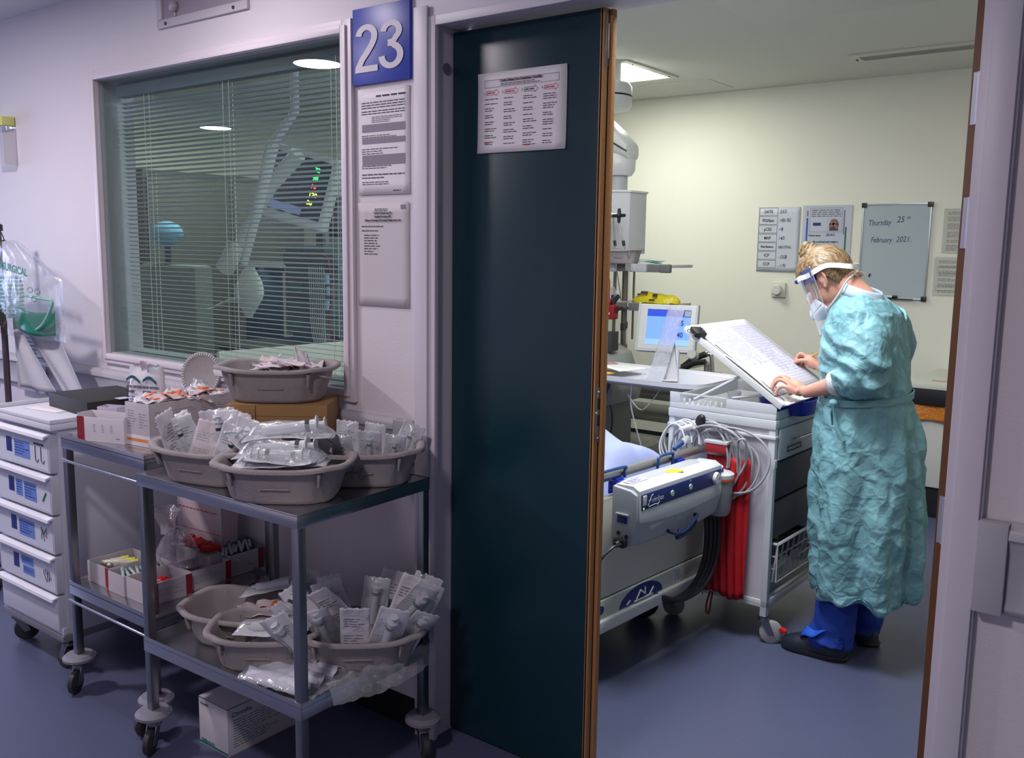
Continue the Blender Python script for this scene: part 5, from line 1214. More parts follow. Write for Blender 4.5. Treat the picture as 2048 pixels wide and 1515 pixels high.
MB().sphere((0, 0, 0), (.020, .014, .026), 16, 10).build('head', M_black, pb)
cn = thing('white_connector', 'white cable connector above the thin leads', 'connector', (-1.60, 1.24, .815), rot=(0, radians(70), 0))
MB().cyl((0, 0, -.03), (0, 0, .03), .010, .013, seg=14).build('shell', M_wplas, cn)
cl2 = thing('blue_connector', 'blue and clear tubing connector lying on the bed rail', 'connector', (-1.59, 1.165, .762), rot=(radians(-70), radians(20), 0))
MB().cyl((0, 0, -.04), (0, 0, .015), .008, .010, seg=12).build('blue_end', mat('hook_blue', None), cl2); MB().cyl((0, 0, .015), (0, 0, .055), .014, .012, seg=14).build('clear_end', M_tubec, cl2)
# suction canister and red bag on the trolley front
sc = thing('suction_canister', 'pale grey suction canister with orange seal beside the red bag', 'canister', (-1.452, 1.232, .50))
MB().lathe([(0, 0), (.040, 0), (.048, .02), (.052, .135), (0, .135)], seg=28).build('jar', mat('canister_grey', (.30, .30, .30, 1), .3), sc)
MB().lathe([(.050, .135), (.056, .137), (.056, .145), (.050, .147)], seg=28).build('orange_seal', mat('orange_seal', (.55, .12, .02, 1), .4), sc)
MB().lathe([(0, .146), (.055, .147), (.055, .160), (.040, .168), (0, .170)], seg=28).cyl((.0, -.02, .165), (.02, -.03, .195), .007).build('lid', M_lgrey, sc)
rb_ = thing('red_bag', 'long red fabric bag hanging on the front of the white trolley', 'bag', (-1.44, 1.300, .165))
def redf(u, v):
    x = (-.075-.015*v+.0)*(1-u)+(.092-.0*(1-v)-.0)*u; x = x+.0; fold = .014*sin(u*17+1.2*sin(3*v))*(.35+.65*(1-v))
    return (x, -.018-abs(fold)*1.0, .55*v+.010*sin(7*u)*(1-v))
MB().sheet(redf, 60, 20).build('cloth', mat('red_cloth', (.42, .006, .012, 1), .6, bump=.15, bscale=50), rb_, solid=.003)
MB().bx(-.085, .0, -.05, -.004, .565, .60).build('red_box_top', mat('red_box', (.36, .012, .02, 1), .45), rb_, bev=.003)
MB().bx(-.09, .005, -.052, -.002, .60, .612).build('white_flap', M_lgrey, rb_, bev=.002)
MB().tube(bez([(-.050, -.02, 0), (-.062, -.024, -.05), (-.060, -.026, -.085), (-.050, -.024, -.085), (-.046, -.02, -.04), (-.040, -.02, 0)], 5), .004, seg=6).build('red_cord', mat('red_cord', (.25, .008, .012, 1), .6), rb_)
bcl = thing('blue_clip', 'small bright blue clip beside the cable loops, right of the pump', 'clip', (-1.440, 1.222, .655))
MB().box((0, 0, 0), (.014, .016, .05), rx=.2).build('clip', M_blue, bcl, bev=.003)
# ================================================================== OVER-BED TABLE
ot = thing('overbed_table', 'white over-bed table with rounded raised rim behind the bed', 'table', (-2.50, 2.235, 0), radians(-2))
def otr(f, z, o=0): return [Vector((.60*f*math.copysign(abs(cos(t))**.30, cos(t))+0, (.255-(1-f)*.4)*math.copysign(abs(sin(t))**.30, sin(t)), z)) for t in [2*pi*k/64 for k in range(64)]]
MB().rings([otr(.97, .832), otr(1.0, .842), otr(1.0, .866), otr(.985, .866), otr(.97, .854), otr(.96, .852)]).build('table_top', mat('table_white', (.60, .61, .68, 1), .35), ot)
MB().bx(-.50, -.44, -.03, .03, .10, .83).bx(-.50, .3, -.04, .04, .79, .83).build('column', M_gplas, ot, bev=.004)
MB().bx(-.50, .35, -.22, -.17, .05, .09).bx(-.50, .35, .17, .22, .05, .09).bx(-.52, -.42, -.22, .22, .05, .10).build('base', M_gplas, ot, bev=.006)
for x in (-.45, .3):
    for y in (-.195, .195): MB().lathe([(0, -.012), (.025, -.012), (.025, .012), (0, .012)], (x, y, .025), axis='y', seg=16).build('wheel', M_dark, ot)
mg = thing('magazines', 'open newspapers and magazines lying at the left of the over-bed table', 'magazine', (-2.52, 2.17, .868), radians(-12))
MB().sheet(lambda u, v: (-.17+.34*u, -.11+.22*v, .012+.020*abs(sin(2.5*u+.3))*(1-.5*v)+.004*noise.noise(Vector((u*5, v*5, 2)))), 20, 10).build('open_pages', M_wplas, mg, solid=.004)
MB().sheet(lambda u, v: (-.16+.20*u, -.115+.16*v, .026+.016*sin(3*u+.4)), 14, 6).build('printed_page', mat('photo_page', (.34, .22, .20, 1), .5, var=.6, vscale=22), mg, solid=.003)
MB().sheet(lambda u, v: (-.22+.2*u, -.145+.10*v, .004+.012*(1-u)), 8, 4).build('dark_cover', M_dark, mg, solid=.005)
nb = thing('yellow_notepad', 'thin yellow notepad edge at the front left of the over-bed table', 'notepad', (-2.47, 2.02, .868), radians(-6))
MB().bx(-.08, .04, -.02, .05, 0, .006).build('pad', mat('pad_yellow', (.65, .45, .05, 1), .5), nb, bev=.001)
ah2 = thing('leaflet_holder', 'tall clear acrylic leaflet holder with white back standing on the over-bed table', 'holder', (-2.150, 2.08, .858), radians(24))
mb = MB()
def quad(*p): mb.add(p, [(0, 1, 2, 3)])
for y in (-.018, .018): quad((-.085, y, 0), (-.005, y, 0), (.085, y, .36), (.012, y, .372))
quad((-.085, -.018, 0), (.012, -.018, .372), (.012, .018, .372), (-.085, .018, 0)); quad((-.005, -.018, 0), (.085, -.018, .36), (.085, .018, .36), (-.005, .018, 0))
quad((-.12, -.05, .0), (-.01, -.05, 0), (.004, -.05, .055), (-.106, -.05, .055)); quad((-.12, -.05, 0), (-.01, -.05, 0), (-.01, .02, 0), (-.12, .02, 0))
mb.build('clear_channel', M_acry, ah2, solid=.002, smooth=False)
MB().prism([(-.004, 0), (.065, 0), (.065, .150), (.035, .185), (.042, .185)], .020, .024, axis='y').prism([(-.02, 0), (.065, 0), (.065, .004), (-.02, .004)], -.03, .055, axis='y').bx(.062, .065, .02, .055, 0, .150).build('white_support', mat('support_white', (.60, .60, .64, 1), .4), ah2)
# ================================================================== CEILING PENDANT AND VENTILATOR (beyond the bed)
pe = thing('ceiling_pendant', 'white ceiling supply pendant with column box and shelf rails, beside the teal door edge', 'medical pendant', (-3.05, 2.92, 0))
pg = mat('pendant_white', (.62, .64, .64, 1), .35); pgr = mat('pendant_panel', (.50, .52, .55, 1), .45)
MB().lathe([(0, 2.33), (.15, 2.33), (.165, 2.35), (.165, 2.46), (.15, 2.48), (0, 2.48)], (-.02, 0, 0), seg=36).lathe([(.10, 2.48), (.10, 2.61), (0, 2.61)], (-.02, 0, 0), seg=24).build('upper_joint', pg, pe)
MB().lathe([(.1662, 2.400), (.1662, 2.410)], (-.02, 0, 0), seg=36).build('dark_band', M_black, pe)
arm = MB(); secs = []
for x, z, w_, h_ in ((-.62, 2.44, .09, .075), (-.45, 2.42, .095, .08), (-.20, 2.33, .10, .085), (.0, 2.20, .105, .09), (.12, 2.115, .10, .075), (.185, 2.075, .075, .05), (.20, 2.065, .03, .02)):
    secs.append([Vector((x, w_*math.copysign(abs(cos(t))**.6, cos(t)), z+h_*math.copysign(abs(sin(t))**.6, sin(t)))) for t in [2*pi*k/24 for k in range(24)]])
arm.rings(secs).build('sloping_arm', pg, pe)
MB().tube([(-.45, -.100, 2.42), (-.20, -.104, 2.33), (.0, -.109, 2.20), (.12, -.104, 2.115), (.19, -.074, 2.07)], .004, seg=6).build('dark_line', M_black, pe)
MB().lathe([(0, 1.935), (.095, 1.935), (.115, 1.965), (.118, 2.03), (.10, 2.06), (0, 2.06)], (.075, 0, 0), seg=32).build('lower_joint', pg, pe)
MB().cyl((.085, 0, 1.84), (.085, 0, 1.94), .064, seg=28).build('neck_tube', mat('neck_grey', (.42, .44, .46, 1), .4), pe)
def pend_box():
    poly = [(-.30, -.10), (-.03, -.16), (.07, -.155), (.215, -.06), (.215, .14), (-.30, .14)]
    return MB().prism(poly, 1.47, 1.835, axis='z')
pb_ = pend_box().build('column_box', pgr, pe, bev=.008)
MB().prism([(-.305, -.105), (-.03, -.166), (.074, -.160), (.222, -.062), (.222, .145), (-.305, .145)], 1.832, 1.845, axis='z').build('top_plate', pg, pe, bev=.003)
MB().box((.07, -.157, 1.65), (.022, .012, .36), rz=.3).box((.105, -.140, 1.65), (.014, .010, .36), rz=.4).build('edge_trim', pg, pe)
MB().cyl((.155, .02, .05), (.155, .02, 1.47), .022, seg=18).cyl((.115, -.04, .85), (.115, -.04, 1.47), .010, seg=12).cyl((.195, .05, .95), (.195, .05, 1.40), .007, seg=10).build('column_tube', mat('tube_bronze', (.30, .27, .20, 1), .35, metal=.8), pe)
for z, nm in ((1.395, 'upper'), (1.170, 'lower')):
    sh = MB().bx(-.25, .55, -.17, .12, z, z+.018).build('shelf', mat('shelf_grey', (.46, .47, .47, 1), .4), pe, bev=.004)
    MB().bx(.05, .54, -.195, -.172, z-.026, z+.018).build('side_rail', mat('rail_dark', (.14, .14, .14, 1), .4), sh, bev=.004)
    for (x0, x1, m_) in ((.09, .22, M_gplas), (.50, .565, mat('bumper_dark', (.13, .13, .13, 1), .5))) if z > 1.3 else ((.02, .17, mat('bumper_dark', None) if 'bumper_dark' in MATS else M_dark), (.51, .575, M_dark)):
        MB().bx(x0, x1, -.205, -.165, z-.028, z+.022).build('rail_clamp', m_, sh, bev=.010, seg=3)
    if z > 1.3:
        kn_ = MB().bx(.32, .42, -.212, -.185, z-.025, z+.022).build('latch', M_gplas, sh, bev=.008)
# stand clamp, rods, knob
ir = thing('rod_stand', 'pair of thin chrome rods with black cross knob in front of the pendant box', 'stand', (-2.81, 2.70, 0))
MB().cyl((-.10, 0, 1.690), (-.005, 0, 1.690), .016, seg=14).build('clamp_block', M_chrome, ir)
kb = MB()
for k in range(4): a_ = pi/4*2*k; kb.tube([(.01, -.02, 1.69), (.01+.040*cos(a_), -.02, 1.69+.040*sin(a_))], [.012, .009], seg=8)
kb.sphere((.01, -.025, 1.69), .016, 10, 8).build('cross_knob', M_black, ir)
for (x0, x1) in ((-.04, -.01), (-.01, .075)):
    MB().tube([(x0, 0, 1.68), (x1, 0, 1.395)], .0042, seg=8).build('rod', M_chrome, ir); q = Vector((x0, 0, 1.68)).lerp(Vector((x1, 0, 1.395)), .52)
    MB().tube([q-Vector((.003, 0, -.015)), q+Vector((.003, 0, -.015))], .009, seg=10).build('rod_collar', M_black, ir)
MB().tube([(-.01, 0, 1.395), (.03, 0, 1.20)], .003, seg=6).tube([(.075, .0, 1.40), (.075, 0, .95)], .005, seg=8).bx(.058, .095, -.015, .015, 1.375, 1.42).build('lower_rod', M_chrome, ir)
bowl2 = pulp_bowl('grey pulp bowl standing on the pendant upper shelf below the column box', (-2.800, 2.74, 1.4135), radians(8), L=.115, W=.10, H=.085)
fm_ = thing('folded_masks', 'small pile of pale blue folded masks on the pendant upper shelf', 'mask pile', (-2.72, 2.84, 1.4135))
for k in range(3): MB().sheet(lambda u, v, k=k: (-.09+.19*u+.01*k, -.05+.09*v, .004+.012*k*.7+.008*sin(pi*u)*(1-.2*k)), 10, 6).build('folded_mask', mat('mask_blue', (.42, .62, .66, 1), .7), fm_, solid=.003)
ys_ = thing('yellow_bag', 'crumpled yellow bag with dark marks lying on the pendant lower shelf', 'bag', (-2.62, 2.82, 1.1885))
def yb(u, v):
    a_ = 2*pi*u; r1 = (1-v**2.2)**.5; hump = .052+.018*math.exp(-((cos(a_)*r1+.45)/.35)**2)+.022*math.exp(-((cos(a_)*r1-.85)/.22)**2)
    return (.155*cos(a_)*r1*(1+.06*noise.noise(Vector((cos(a_)*2, sin(a_)*2, v*2)))), .062*sin(a_)*(r1**.8), .002+hump*v+.008*noise.noise(Vector((cos(a_)*r1*3, sin(a_)*r1*3, v*2+2))))
MB().sheet(yb, 48, 14).build('film', mat('bag_yellow', (.62, .52, .015, 1), .3, bump=.7, bscale=40), ys_)
mk = MB()
for (x, y, z, a_, b_) in ((-.045, -.048, .062, .028, .010), (.03, -.056, .050, .018, .011), (.02, -.074, .022, .022, .006), (-.08, -.05, .05, .012, .006)): mk.box((x, y-.008, z), (a_*1.6, .004, b_*1.6), rx=-.7)
mk.build('dark_print', M_ink, ys_)
cbag = thing('clear_pouch', 'crumpled clear pouch hanging over the left end of the pendant lower shelf', 'pouch', (-2.86, 2.74, 1.19))
MB().sheet(lambda u, v: (-.06+.12*u, .01*sin(7*u), -.02+.115*(1-v)*(1-abs(2*u-1))**.6+.006*noise.noise(Vector((u*9, v*9, 3)))), 14, 14).build('film', M_film, cbag, solid=.002)
MB().sheet(lambda u, v: (-.01+.05*u, -.008, .01+.03*v), 3, 3).build('blue_mark', M_navy, cbag)
rp = thing('red_pump', 'red and black clamp with red hose and yellow tube beside the teal door edge', 'clamp', (-2.80, 2.62, 1.13))
MB().bx(-.06, .035, -.03, .03, -.035, .05).bx(-.05, .01, -.025, .02, .05, .085).build('red_body', mat('dark_red_body', (.22, .005, .008, 1), .35), rp, bev=.012, seg=3)
MB().bx(-.04, .01, -.034, -.030, -.005, .005).build('white_mark', M_wplas, rp)
MB().tube(bez([(.02, -.01, .06), (.04, -.01, .09), (.055, -.01, .10)], 4), .014, seg=10).tube(bez([(.02, 0, 0), (.06, 0, .03), (.10, 0, .02)], 4), .010, seg=8).bx(.075, .095, -.015, .015, -.095, -.055).build('black_arm', M_black, rp)
MB().tube(bez([(-.065, .0, .235), (-.035, -.005, .225), (-.018, -.005, .18), (-.018, -.005, .10), (-.02, 0, .07)], 6), .010, seg=10).build('red_hose', mat('red_hose', (.5, .02, .015, 1), .35), rp)
MB().tube(bez([(-.035, -.01, -.03), (-.04, -.01, -.10), (-.055, -.01, -.18), (-.07, -.01, -.26), (-.08, -.01, -.36)], 6), .009, seg=10).build('yellow_green_tube', clear('yellow_tube', tint=(.85, .95, .2), refl=2, rough=.15, opacity=.55, ocol=(.55, .72, .05)), rp)
MB().lathe([(0, 0), (.014, 0), (.016, .035), (0, .035)], (-.06, -.02, .045), axis='z', seg=14).build('violet_cap', mat('violet_cap', (.08, .02, .25, 1), .4), rp)
# ventilator with screen
ve = thing('ventilator', 'grey-green ventilator body standing behind the over-bed table', 'ventilator', (-2.97, 2.62, 0))
MB().rings([[Vector((x, y, z)) for x, z in ((-.30, .62), (.28, .62), (.30, .70), (.22, .90), (.05, .98), (-.30, .985))] for y in (-.17, -.16, .16, .17)]).build('body', mat('vent_grey', (.30, .32, .30, 1), .5), ve, bev=.012)
MB().bx(-.28, .0, -.175, -.168, .70, .90).build('front_door', mat('vent_door', (.24, .27, .26, 1), .5), ve, bev=.006)
MB().bx(-.12, -.065, -.1785, -.1755, .80, .865).build('white_label', M_wplas, ve)
MB().prism([(.10, .76), (.27, .80), (.285, .74), (.26, .68), (.10, .68)], -.176, -.170).build('blue_panel', mat('petrol_panel', (.02, .08, .12, 1), .4), ve)
for (x, z, r_) in ((-.02, 1.0, .035), (.10, 1.01, .02)): MB().lathe([(0, 0), (r_, 0), (r_*.95, r_*.7), (r_*.6, r_*1.2), (0, r_*1.3)], (x, -.05, z-.03), seg=16).build('valve_dome', M_wplas, ve)
MB().bx(.12, .17, -.12, -.05, .97, 1.02).bx(.19, .24, -.10, -.02, .92, 1.03).build('port_block', M_dark, ve, bev=.006)
MB().bx(-.25, .25, -.14, .14, .10, .62).build('cart_column', mat('vent_cart', (.16, .17, .16, 1), .6), ve, bev=.01)
for x in (-.22, .22):
    for y in (-.15, .15): MB().lathe([(0, -.014), (.045, -.016), (.05, 0), (.045, .016), (0, .014)], (x, y, .05), axis='y', seg=18).build('wheel', M_dark, ve)
vs = thing('ventilator_screen', 'tilted blue touch screen showing 35 and 40, behind the chart board', 'monitor', (-2.41, 2.60, 1.075), rot=Euler((radians(-14), 0, radians(14))))
MB().bx(-.175, .150, -.012, .03, -.135, .125).build('bezel', mat('screen_bezel', (.52, .54, .52, 1), .4), vs, bev=.012, seg=3)
MB().bx(-.180, -.168, -.016, .034, -.14, .13).bx(.146, .157, -.016, .034, -.14, .13).bx(-.172, .150, -.016, .034, -.142, -.130).build('edge_trim', M_gplas, vs, bev=.004)
scr = MB().bx(-.125, .120, -.0135, -.012, -.105, .095).build('screen', mat('screen_blue', (.10, .22, .70, 1), .3, emit=(.16, .30, .95, 1), es=.85), vs)
rects(vs, lambda x, z: (x, -.0142, z), [(-.125, .120, .055, .095)], mat('screen_deep', (.02, .06, .45, 1), .3, emit=(.02, .06, .55, 1), es=.5), 'screen_header')
rects(vs, lambda x, z: (x, -.0142, z), [(-.125, .12, -.105, -.072)], mat('screen_pale', (.2, .35, .75, 1), .3, emit=(.25, .42, .9, 1), es=.7), 'screen_footer')
rects(vs, lambda x, z: (x, -.0150, z), [(.085, .118, .06, .09)], mat('screen_button', (.35, .4, .3, 1), .3), 'corner_button')
for (s_, z) in (('35', .008), ('40', -.058)): text('digits', s_, .040, frameM((.050, -.0152, z), (1, 0, 0), (0, 0, 1)), M_navy, vs, bold=.001, sx=.85)
MB().lathe([(0, -.045), (.024, -.045), (.028, -.02), (.028, .02), (0, .02)], (.148, 0, -.150), axis='y', seg=22).build('rotary_knob', mat('knob_grey', (.40, .41, .38, 1), .3), vs)
MB().bx(-.02, .02, .03, .12, -.20, -.10).build('mount', M_gplas, vs)
# folded chair frame and low cabinet in the back
wr = thing('walking_frame', 'folded grey metal frame with black hand grips behind the over-bed table', 'frame', (-2.40, 3.02, 0))
MB().tube(bez([(-.16, 0, .76), (-.10, 0, .83), (.0, 0, .89), (.04, 0, .89), (.06, 0, .84), (.10, 0, .40), (.12, 0, .02)], 6), .012, seg=10).tube([(-.10, .3, .80), (-.06, .3, .02)], .012, seg=10).tube([(.02, 0, .85), (.04, .02, .02)], .011, seg=10).tube([(-.10, 0, .80), (-.10, .3, .80)], .012, seg=8).build('tubes', mat('rail_metal', None), wr)
MB().tube(bez([(-.13, -.002, .80), (-.05, -.002, .86), (.02, -.002, .892)], 5), .019, seg=10).build('hand_grip', M_dark, wr)
MB().tube(bez([(-.15, -.03, .77), (-.05, -.03, .83), (.03, -.03, .85)], 5), .017, seg=10).build('hand_grip', M_dark, wr)
lc = thing('equipment_rack', 'dark metal rack with ledges under the over-bed table, behind the bed', 'rack', (-2.92, 3.35, 0))
for z in (.20, .42, .56, .68): MB().bx(-.42, .40, -.22, .22, z, z+.035).build('ledge', mat('rack_grey', (.26, .26, .23, 1), .4, metal=.5), lc, bev=.006)
for x in (-.40, .38):
    for y in (-.2, .2): MB().bx(x-.015, x+.015, y-.015, y+.015, 0, .70).build('upright', mat('rack_dark', (.10, .10, .09, 1), .5), lc)
wbx = thing('waste_bin', 'pale rounded bin standing low beneath the over-bed table', 'bin', (-2.74, 2.86, 0), radians(8))
MB().loft([(.0, 0, 0, .11, .10), (.30, 0, 0, .125, .115), (.34, 0, 0, .125, .115), (.36, 0, 0, .105, .095)], seg=32, pw=5).build('body', mat('bin_cream', (.38, .38, .33, 1), .5), wbx)
eqb = thing('black_box_unit', 'small dark control box with leads on the rack by the door edge', 'device', (-2.78, 2.52, .62))
MB().bx(-.05, .05, -.04, .04, -.05, .05).build('housing', M_dark, eqb, bev=.01)
for k, pts in enumerate(([(0, -.04, .03), (.03, -.06, .12), (-.02, -.05, .22), (-.10, -.03, .24)], [(.02, -.04, .02), (.09, -.06, .0), (.10, -.05, -.10), (.06, -.03, -.25)], [(-.03, -.04, .04), (-.06, -.06, .15), (-.12, -.05, .20)])):
    MB().tube(bez(pts, 7), .004, seg=6).build('lead', M_black, eqb)
pu2 = thing('violet_bottle', 'small violet bottle under the over-bed table at the door edge', 'bottle', (-2.66, 2.03, .782))
MB().lathe([(0, -.035), (.022, -.033), (.024, .01), (.012, .025), (.012, .04), (0, .04)], seg=18).build('body', mat('violet_clear', (.10, .03, .30, 1), .25), pu2)
MB().lathe([(.0, .04), (.014, .04), (.014, .05), (0, .05)], seg=14).build('cap', M_wplas, pu2)
dt_ = thing('drip_line', 'clear thin drip line hanging below the over-bed table', 'tubing', (-2.32, 2.05, .80))
MB().tube(bez([(0, 0, .02), (.0, 0, -.08), (.03, .01, -.20), (.07, .03, -.34), (.09, .05, -.44)], 7), .004, seg=6).tube(bez([(-.02, 0, -.03), (.06, .0, -.10), (.14, 0, -.02), (.16, 0, .02)], 6), .003, seg=6).build('line', M_tubec, dt_)

# ================================================================== SEEN THROUGH THE BLIND: THE HEAD END OF THE BAY
mo = thing('patient_monitor', 'large tilted patient monitor with green and yellow readings, seen through the blind', 'monitor', (-4.06, 1.40, 1.81), rot=Euler((radians(-6), radians(14), radians(22))))
MB().bx(-.25, .20, -.02, .06, -.21, .20).build('bezel', mat('mon_bezel', (.50, .53, .53, 1), .4), mo, bev=.02, seg=3)
MB().bx(-.19, .165, -.023, -.02, -.155, .165).build('screen', mat('mon_screen', (.012, .016, .02, 1), .15), mo)
def em(n, c, s=2.0): return mat(n, (c[0], c[1], c[2], 1), .4, emit=(*c, 1), es=s)
for s_, z, m_ in (('72', .10, em('led_green', (.05, .8, .15))), ('98', .055, em('led_green', None) if 0 else MATS['led_green']), ('16', .01, em('led_red', (.7, .08, .05))), ('120', -.035, em('led_yellow', (.75, .75, .1))), ('36', -.08, MATS['led_yellow'])):
    text('reading', s_, .034, frameM((.07, -.0245, z), (1, 0, 0), (0, 0, 1)), m_, mo, bold=.001)
rects(mo, lambda x, z: (x, -.0245, z), [(-.18, .05, -.148, -.105)], em('screen_strip', (.10, .13, .28), .8), 'waveform_strip')
MB().bx(-.215, -.17, -.0215, -.0195, -.188, -.178).build('green_lamp', MATS['led_green'], mo)
mo2 = thing('monitor_arm', 'grey arm carrying the tilted monitor, seen through the blind', 'arm', (-4.06, 1.48, 1.8))
MB().tube([(0, .02, 0), (.02, .18, -.02), (.02, .30, .5), (.02, .30, .80)], .03, seg=12).build('tube', M_gplas, mo2)
la = thing('jointed_lamp_arm', 'two pale sloping boom arms with a white pouch, seen through the blind', 'boom', (-4.03, 1.0, 0))
armm = mat('arm_pale', (.50, .54, .50, 1), .45)
MB().tube([(-.19, .10, 1.48), (.02, .16, 1.80), (.20, .20, 1.96)], [.032, .036, .042], seg=12).build('upper_arm', armm, la)
MB().tube([(-.005, 0, 1.40), (.12, .0, 1.68), (.245, .0, 1.985)], [.020, .026, .034], seg=12).build('lower_arm', armm, la)
MB().tube([(-.20, .10, 1.50), (-.22, .06, 1.40), (-.25, .05, 1.36)], .05, seg=12).build('elbow', armm, la)
MB().tube([(.24, .0, 1.98), (.30, .1, 2.15), (.30, .1, 2.6)], .022, seg=12).build('drop_tube', M_gplas, la)
def pouch(u, v):
    a_ = 2*pi*u; w_ = (.03+.085*sin(pi*min(1, v*.93+.05))**1.4)
    return (.04+w_*cos(a_)-.02*v, .03*sin(a_)*sin(pi*min(.97, v+.05)), 1.385-.265*v+.008*noise.noise(Vector((cos(a_)*2, v*5, 1))))
MB().sheet(pouch, 28, 16).tube(bez([(-.02, 0, 1.22), (-.12, -.01, 1.20), (-.22, -.02, 1.165), (-.30, -.02, 1.15)], 6), [.035]*6+[.028]*6+[.012]*7, seg=8, flat=.4).build('white_pouch', mat('pouch_white', (.55, .62, .58, 1), .7, bump=.3, bscale=30), la)
ra = thing('infusion_rack', 'dark rack of stacked infusion pumps with clear lines, seen through the blind', 'infusion rack', (-4.20, 1.62, 0))
MB().cyl((.0, .08, .05), (.0, .08, 1.62), .018, seg=12).build('pole', M_steeld, ra)
for k in range(5):
    z = .98+.105*k; p_ = MB().bx(-.20, .14, -.06, .06, z, z+.095).build('pump', mat('pump_dark', (.05, .08, .075, 1), .45), ra, bev=.006)
    MB().bx(-.17, -.05, -.063, -.060, z+.035, z+.08).build('display', mat('pump_display', (.02, .12, .07, 1), .3), p_)
MB().bx(-.24, -.215, -.05, .0, .95, 1.34).build('side_strip', mat('strip_cream', (.5, .5, .42, 1), .5), ra)
MB().bx(-.20, .25, -.08, .08, 1.38, 1.45).build('top_bar', mat('pump_dark', None), ra, bev=.01)
for k in range(8): MB().tube(bez([(.02+.018*k, -.07, 1.42), (.03+.018*k, -.075, 1.25), (.05+.016*k, -.08, 1.0), (.09+.012*k, -.06, .85)], 5), .0028, seg=5).build('clear_line', M_tubec, ra)
for k, z in enumerate((1.31, 1.24, 1.16)): MB().cyl((.17+.01*(k % 2), -.06, z-.025), (.17+.01*(k % 2), -.06, z+.025), .018, seg=12).build('blue_vial', mat('vial_blue', (.25, .45, .65, 1), .3), ra)
rl_ = thing('red_line', 'dark red blood line looping down at the right side of the blind', 'tubing', (-3.90, 1.45, 0))
MB().tube(bez([(-.14, 0, 1.43), (-.03, 0, 1.44), (.01, 0, 1.38), (.02, 0, 1.22), (.0, 0, 1.08), (.02, 0, 1.03), (.03, 0, .93), (.02, 0, .84)], 7), .006, seg=7).build('line', mat('blood_red', (.16, .008, .01, 1), .35), rl_)
wd = thing('wall_rail_panel', 'pale bed-head wall trunking with sockets seen behind the red line', 'trunking', (-4.9, RY1-.03, 1.30))
MB().bx(-.9, .7, -.03, .03, -.12, .12).bx(-.9, .7, -.05, .03, -.14, -.12).bx(-.9, .7, -.05, .03, .12, .135).build('trunking', M_white, wd, bev=.004)
MB().bx(-.6, -.45, -.033, -.03, -.05, .05).bx(-.3, -.15, -.033, -.03, -.05, .05).bx(.1, .25, -.033, -.03, -.05, .05).build('socket_plate', M_wplas, wd)
bt2 = thing('black_tray_table', 'black shelf on an arm below the white pouch, seen through the blind', 'tray', (-4.05, 1.2, .93))
MB().rings([[Vector((.36*f*math.copysign(abs(cos(t))**.5, cos(t)), .2*f*math.copysign(abs(sin(t))**.5, sin(t)), z)) for t in [2*pi*k/28 for k in range(28)]] for f, z in ((.94, 0), (1, .012), (1, .03), (.95, .03))]).build('tray', M_black, bt2)
MB().tube([(.0, .1, .0), (.05, .14, -.9)], .02, seg=10).build('leg', M_steeld, bt2)
gbx = thing('grey_machine', 'grey machine top under the black shelf, seen low through the blind', 'machine', (-4.15, 1.62, .40))
MB().bx(-.35, .28, -.2, .2, -.38, .46).build('housing', mat('machine_grey', (.28, .33, .32, 1), .5), gbx, bev=.02)
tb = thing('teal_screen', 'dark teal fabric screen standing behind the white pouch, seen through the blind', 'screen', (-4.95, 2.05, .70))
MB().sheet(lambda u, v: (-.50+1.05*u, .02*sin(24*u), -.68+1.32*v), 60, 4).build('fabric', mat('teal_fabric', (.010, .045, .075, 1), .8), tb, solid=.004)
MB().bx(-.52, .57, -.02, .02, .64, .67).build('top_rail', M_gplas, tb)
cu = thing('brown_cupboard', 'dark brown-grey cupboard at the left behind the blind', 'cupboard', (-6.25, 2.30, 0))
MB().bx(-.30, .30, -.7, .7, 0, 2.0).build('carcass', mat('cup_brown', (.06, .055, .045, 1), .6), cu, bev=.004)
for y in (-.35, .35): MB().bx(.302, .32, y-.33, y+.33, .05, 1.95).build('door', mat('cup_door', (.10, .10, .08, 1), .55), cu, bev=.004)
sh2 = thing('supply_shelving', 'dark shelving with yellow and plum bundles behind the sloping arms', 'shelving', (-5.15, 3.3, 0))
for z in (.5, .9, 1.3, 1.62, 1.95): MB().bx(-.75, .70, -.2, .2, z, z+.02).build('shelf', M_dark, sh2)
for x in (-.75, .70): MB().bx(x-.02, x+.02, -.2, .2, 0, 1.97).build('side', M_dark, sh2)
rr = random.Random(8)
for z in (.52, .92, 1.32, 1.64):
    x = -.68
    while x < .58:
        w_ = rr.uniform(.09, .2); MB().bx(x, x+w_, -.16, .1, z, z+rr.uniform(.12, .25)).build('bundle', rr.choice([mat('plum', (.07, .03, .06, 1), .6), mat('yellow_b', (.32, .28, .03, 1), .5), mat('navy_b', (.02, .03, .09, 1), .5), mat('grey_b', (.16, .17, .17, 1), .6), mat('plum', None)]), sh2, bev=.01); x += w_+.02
bcap = thing('blue_cap_stand_in', 'made-up pale blue bundle on a dark stand in place of a blue-capped figure, left of centre through the blind', 'bundle', (-5.52, 1.5, 0))  # bundle, stand and pack are made up where a blue cap shows
MB().sphere((0, 0, 1.56), (.11, .10, .080), 24, 14).build('blue_wrap', mat('cap_blue', (.16, .42, .66, 1), .7, bump=.5, bscale=40), bcap)
MB().tube([(0, 0, .05), (0, 0, 1.50)], .02, seg=10).lathe([(0, .0), (.2, .0), (.2, .04), (0, .06)]).build('stand', M_dark, bcap)
MB().bx(-.30, .35, -.04, .10, .60, 1.36).build('grey_hanging_pack', mat('pack_greyg', (.22, .25, .24, 1), .6, bump=.5, bscale=14), bcap, bev=.03)
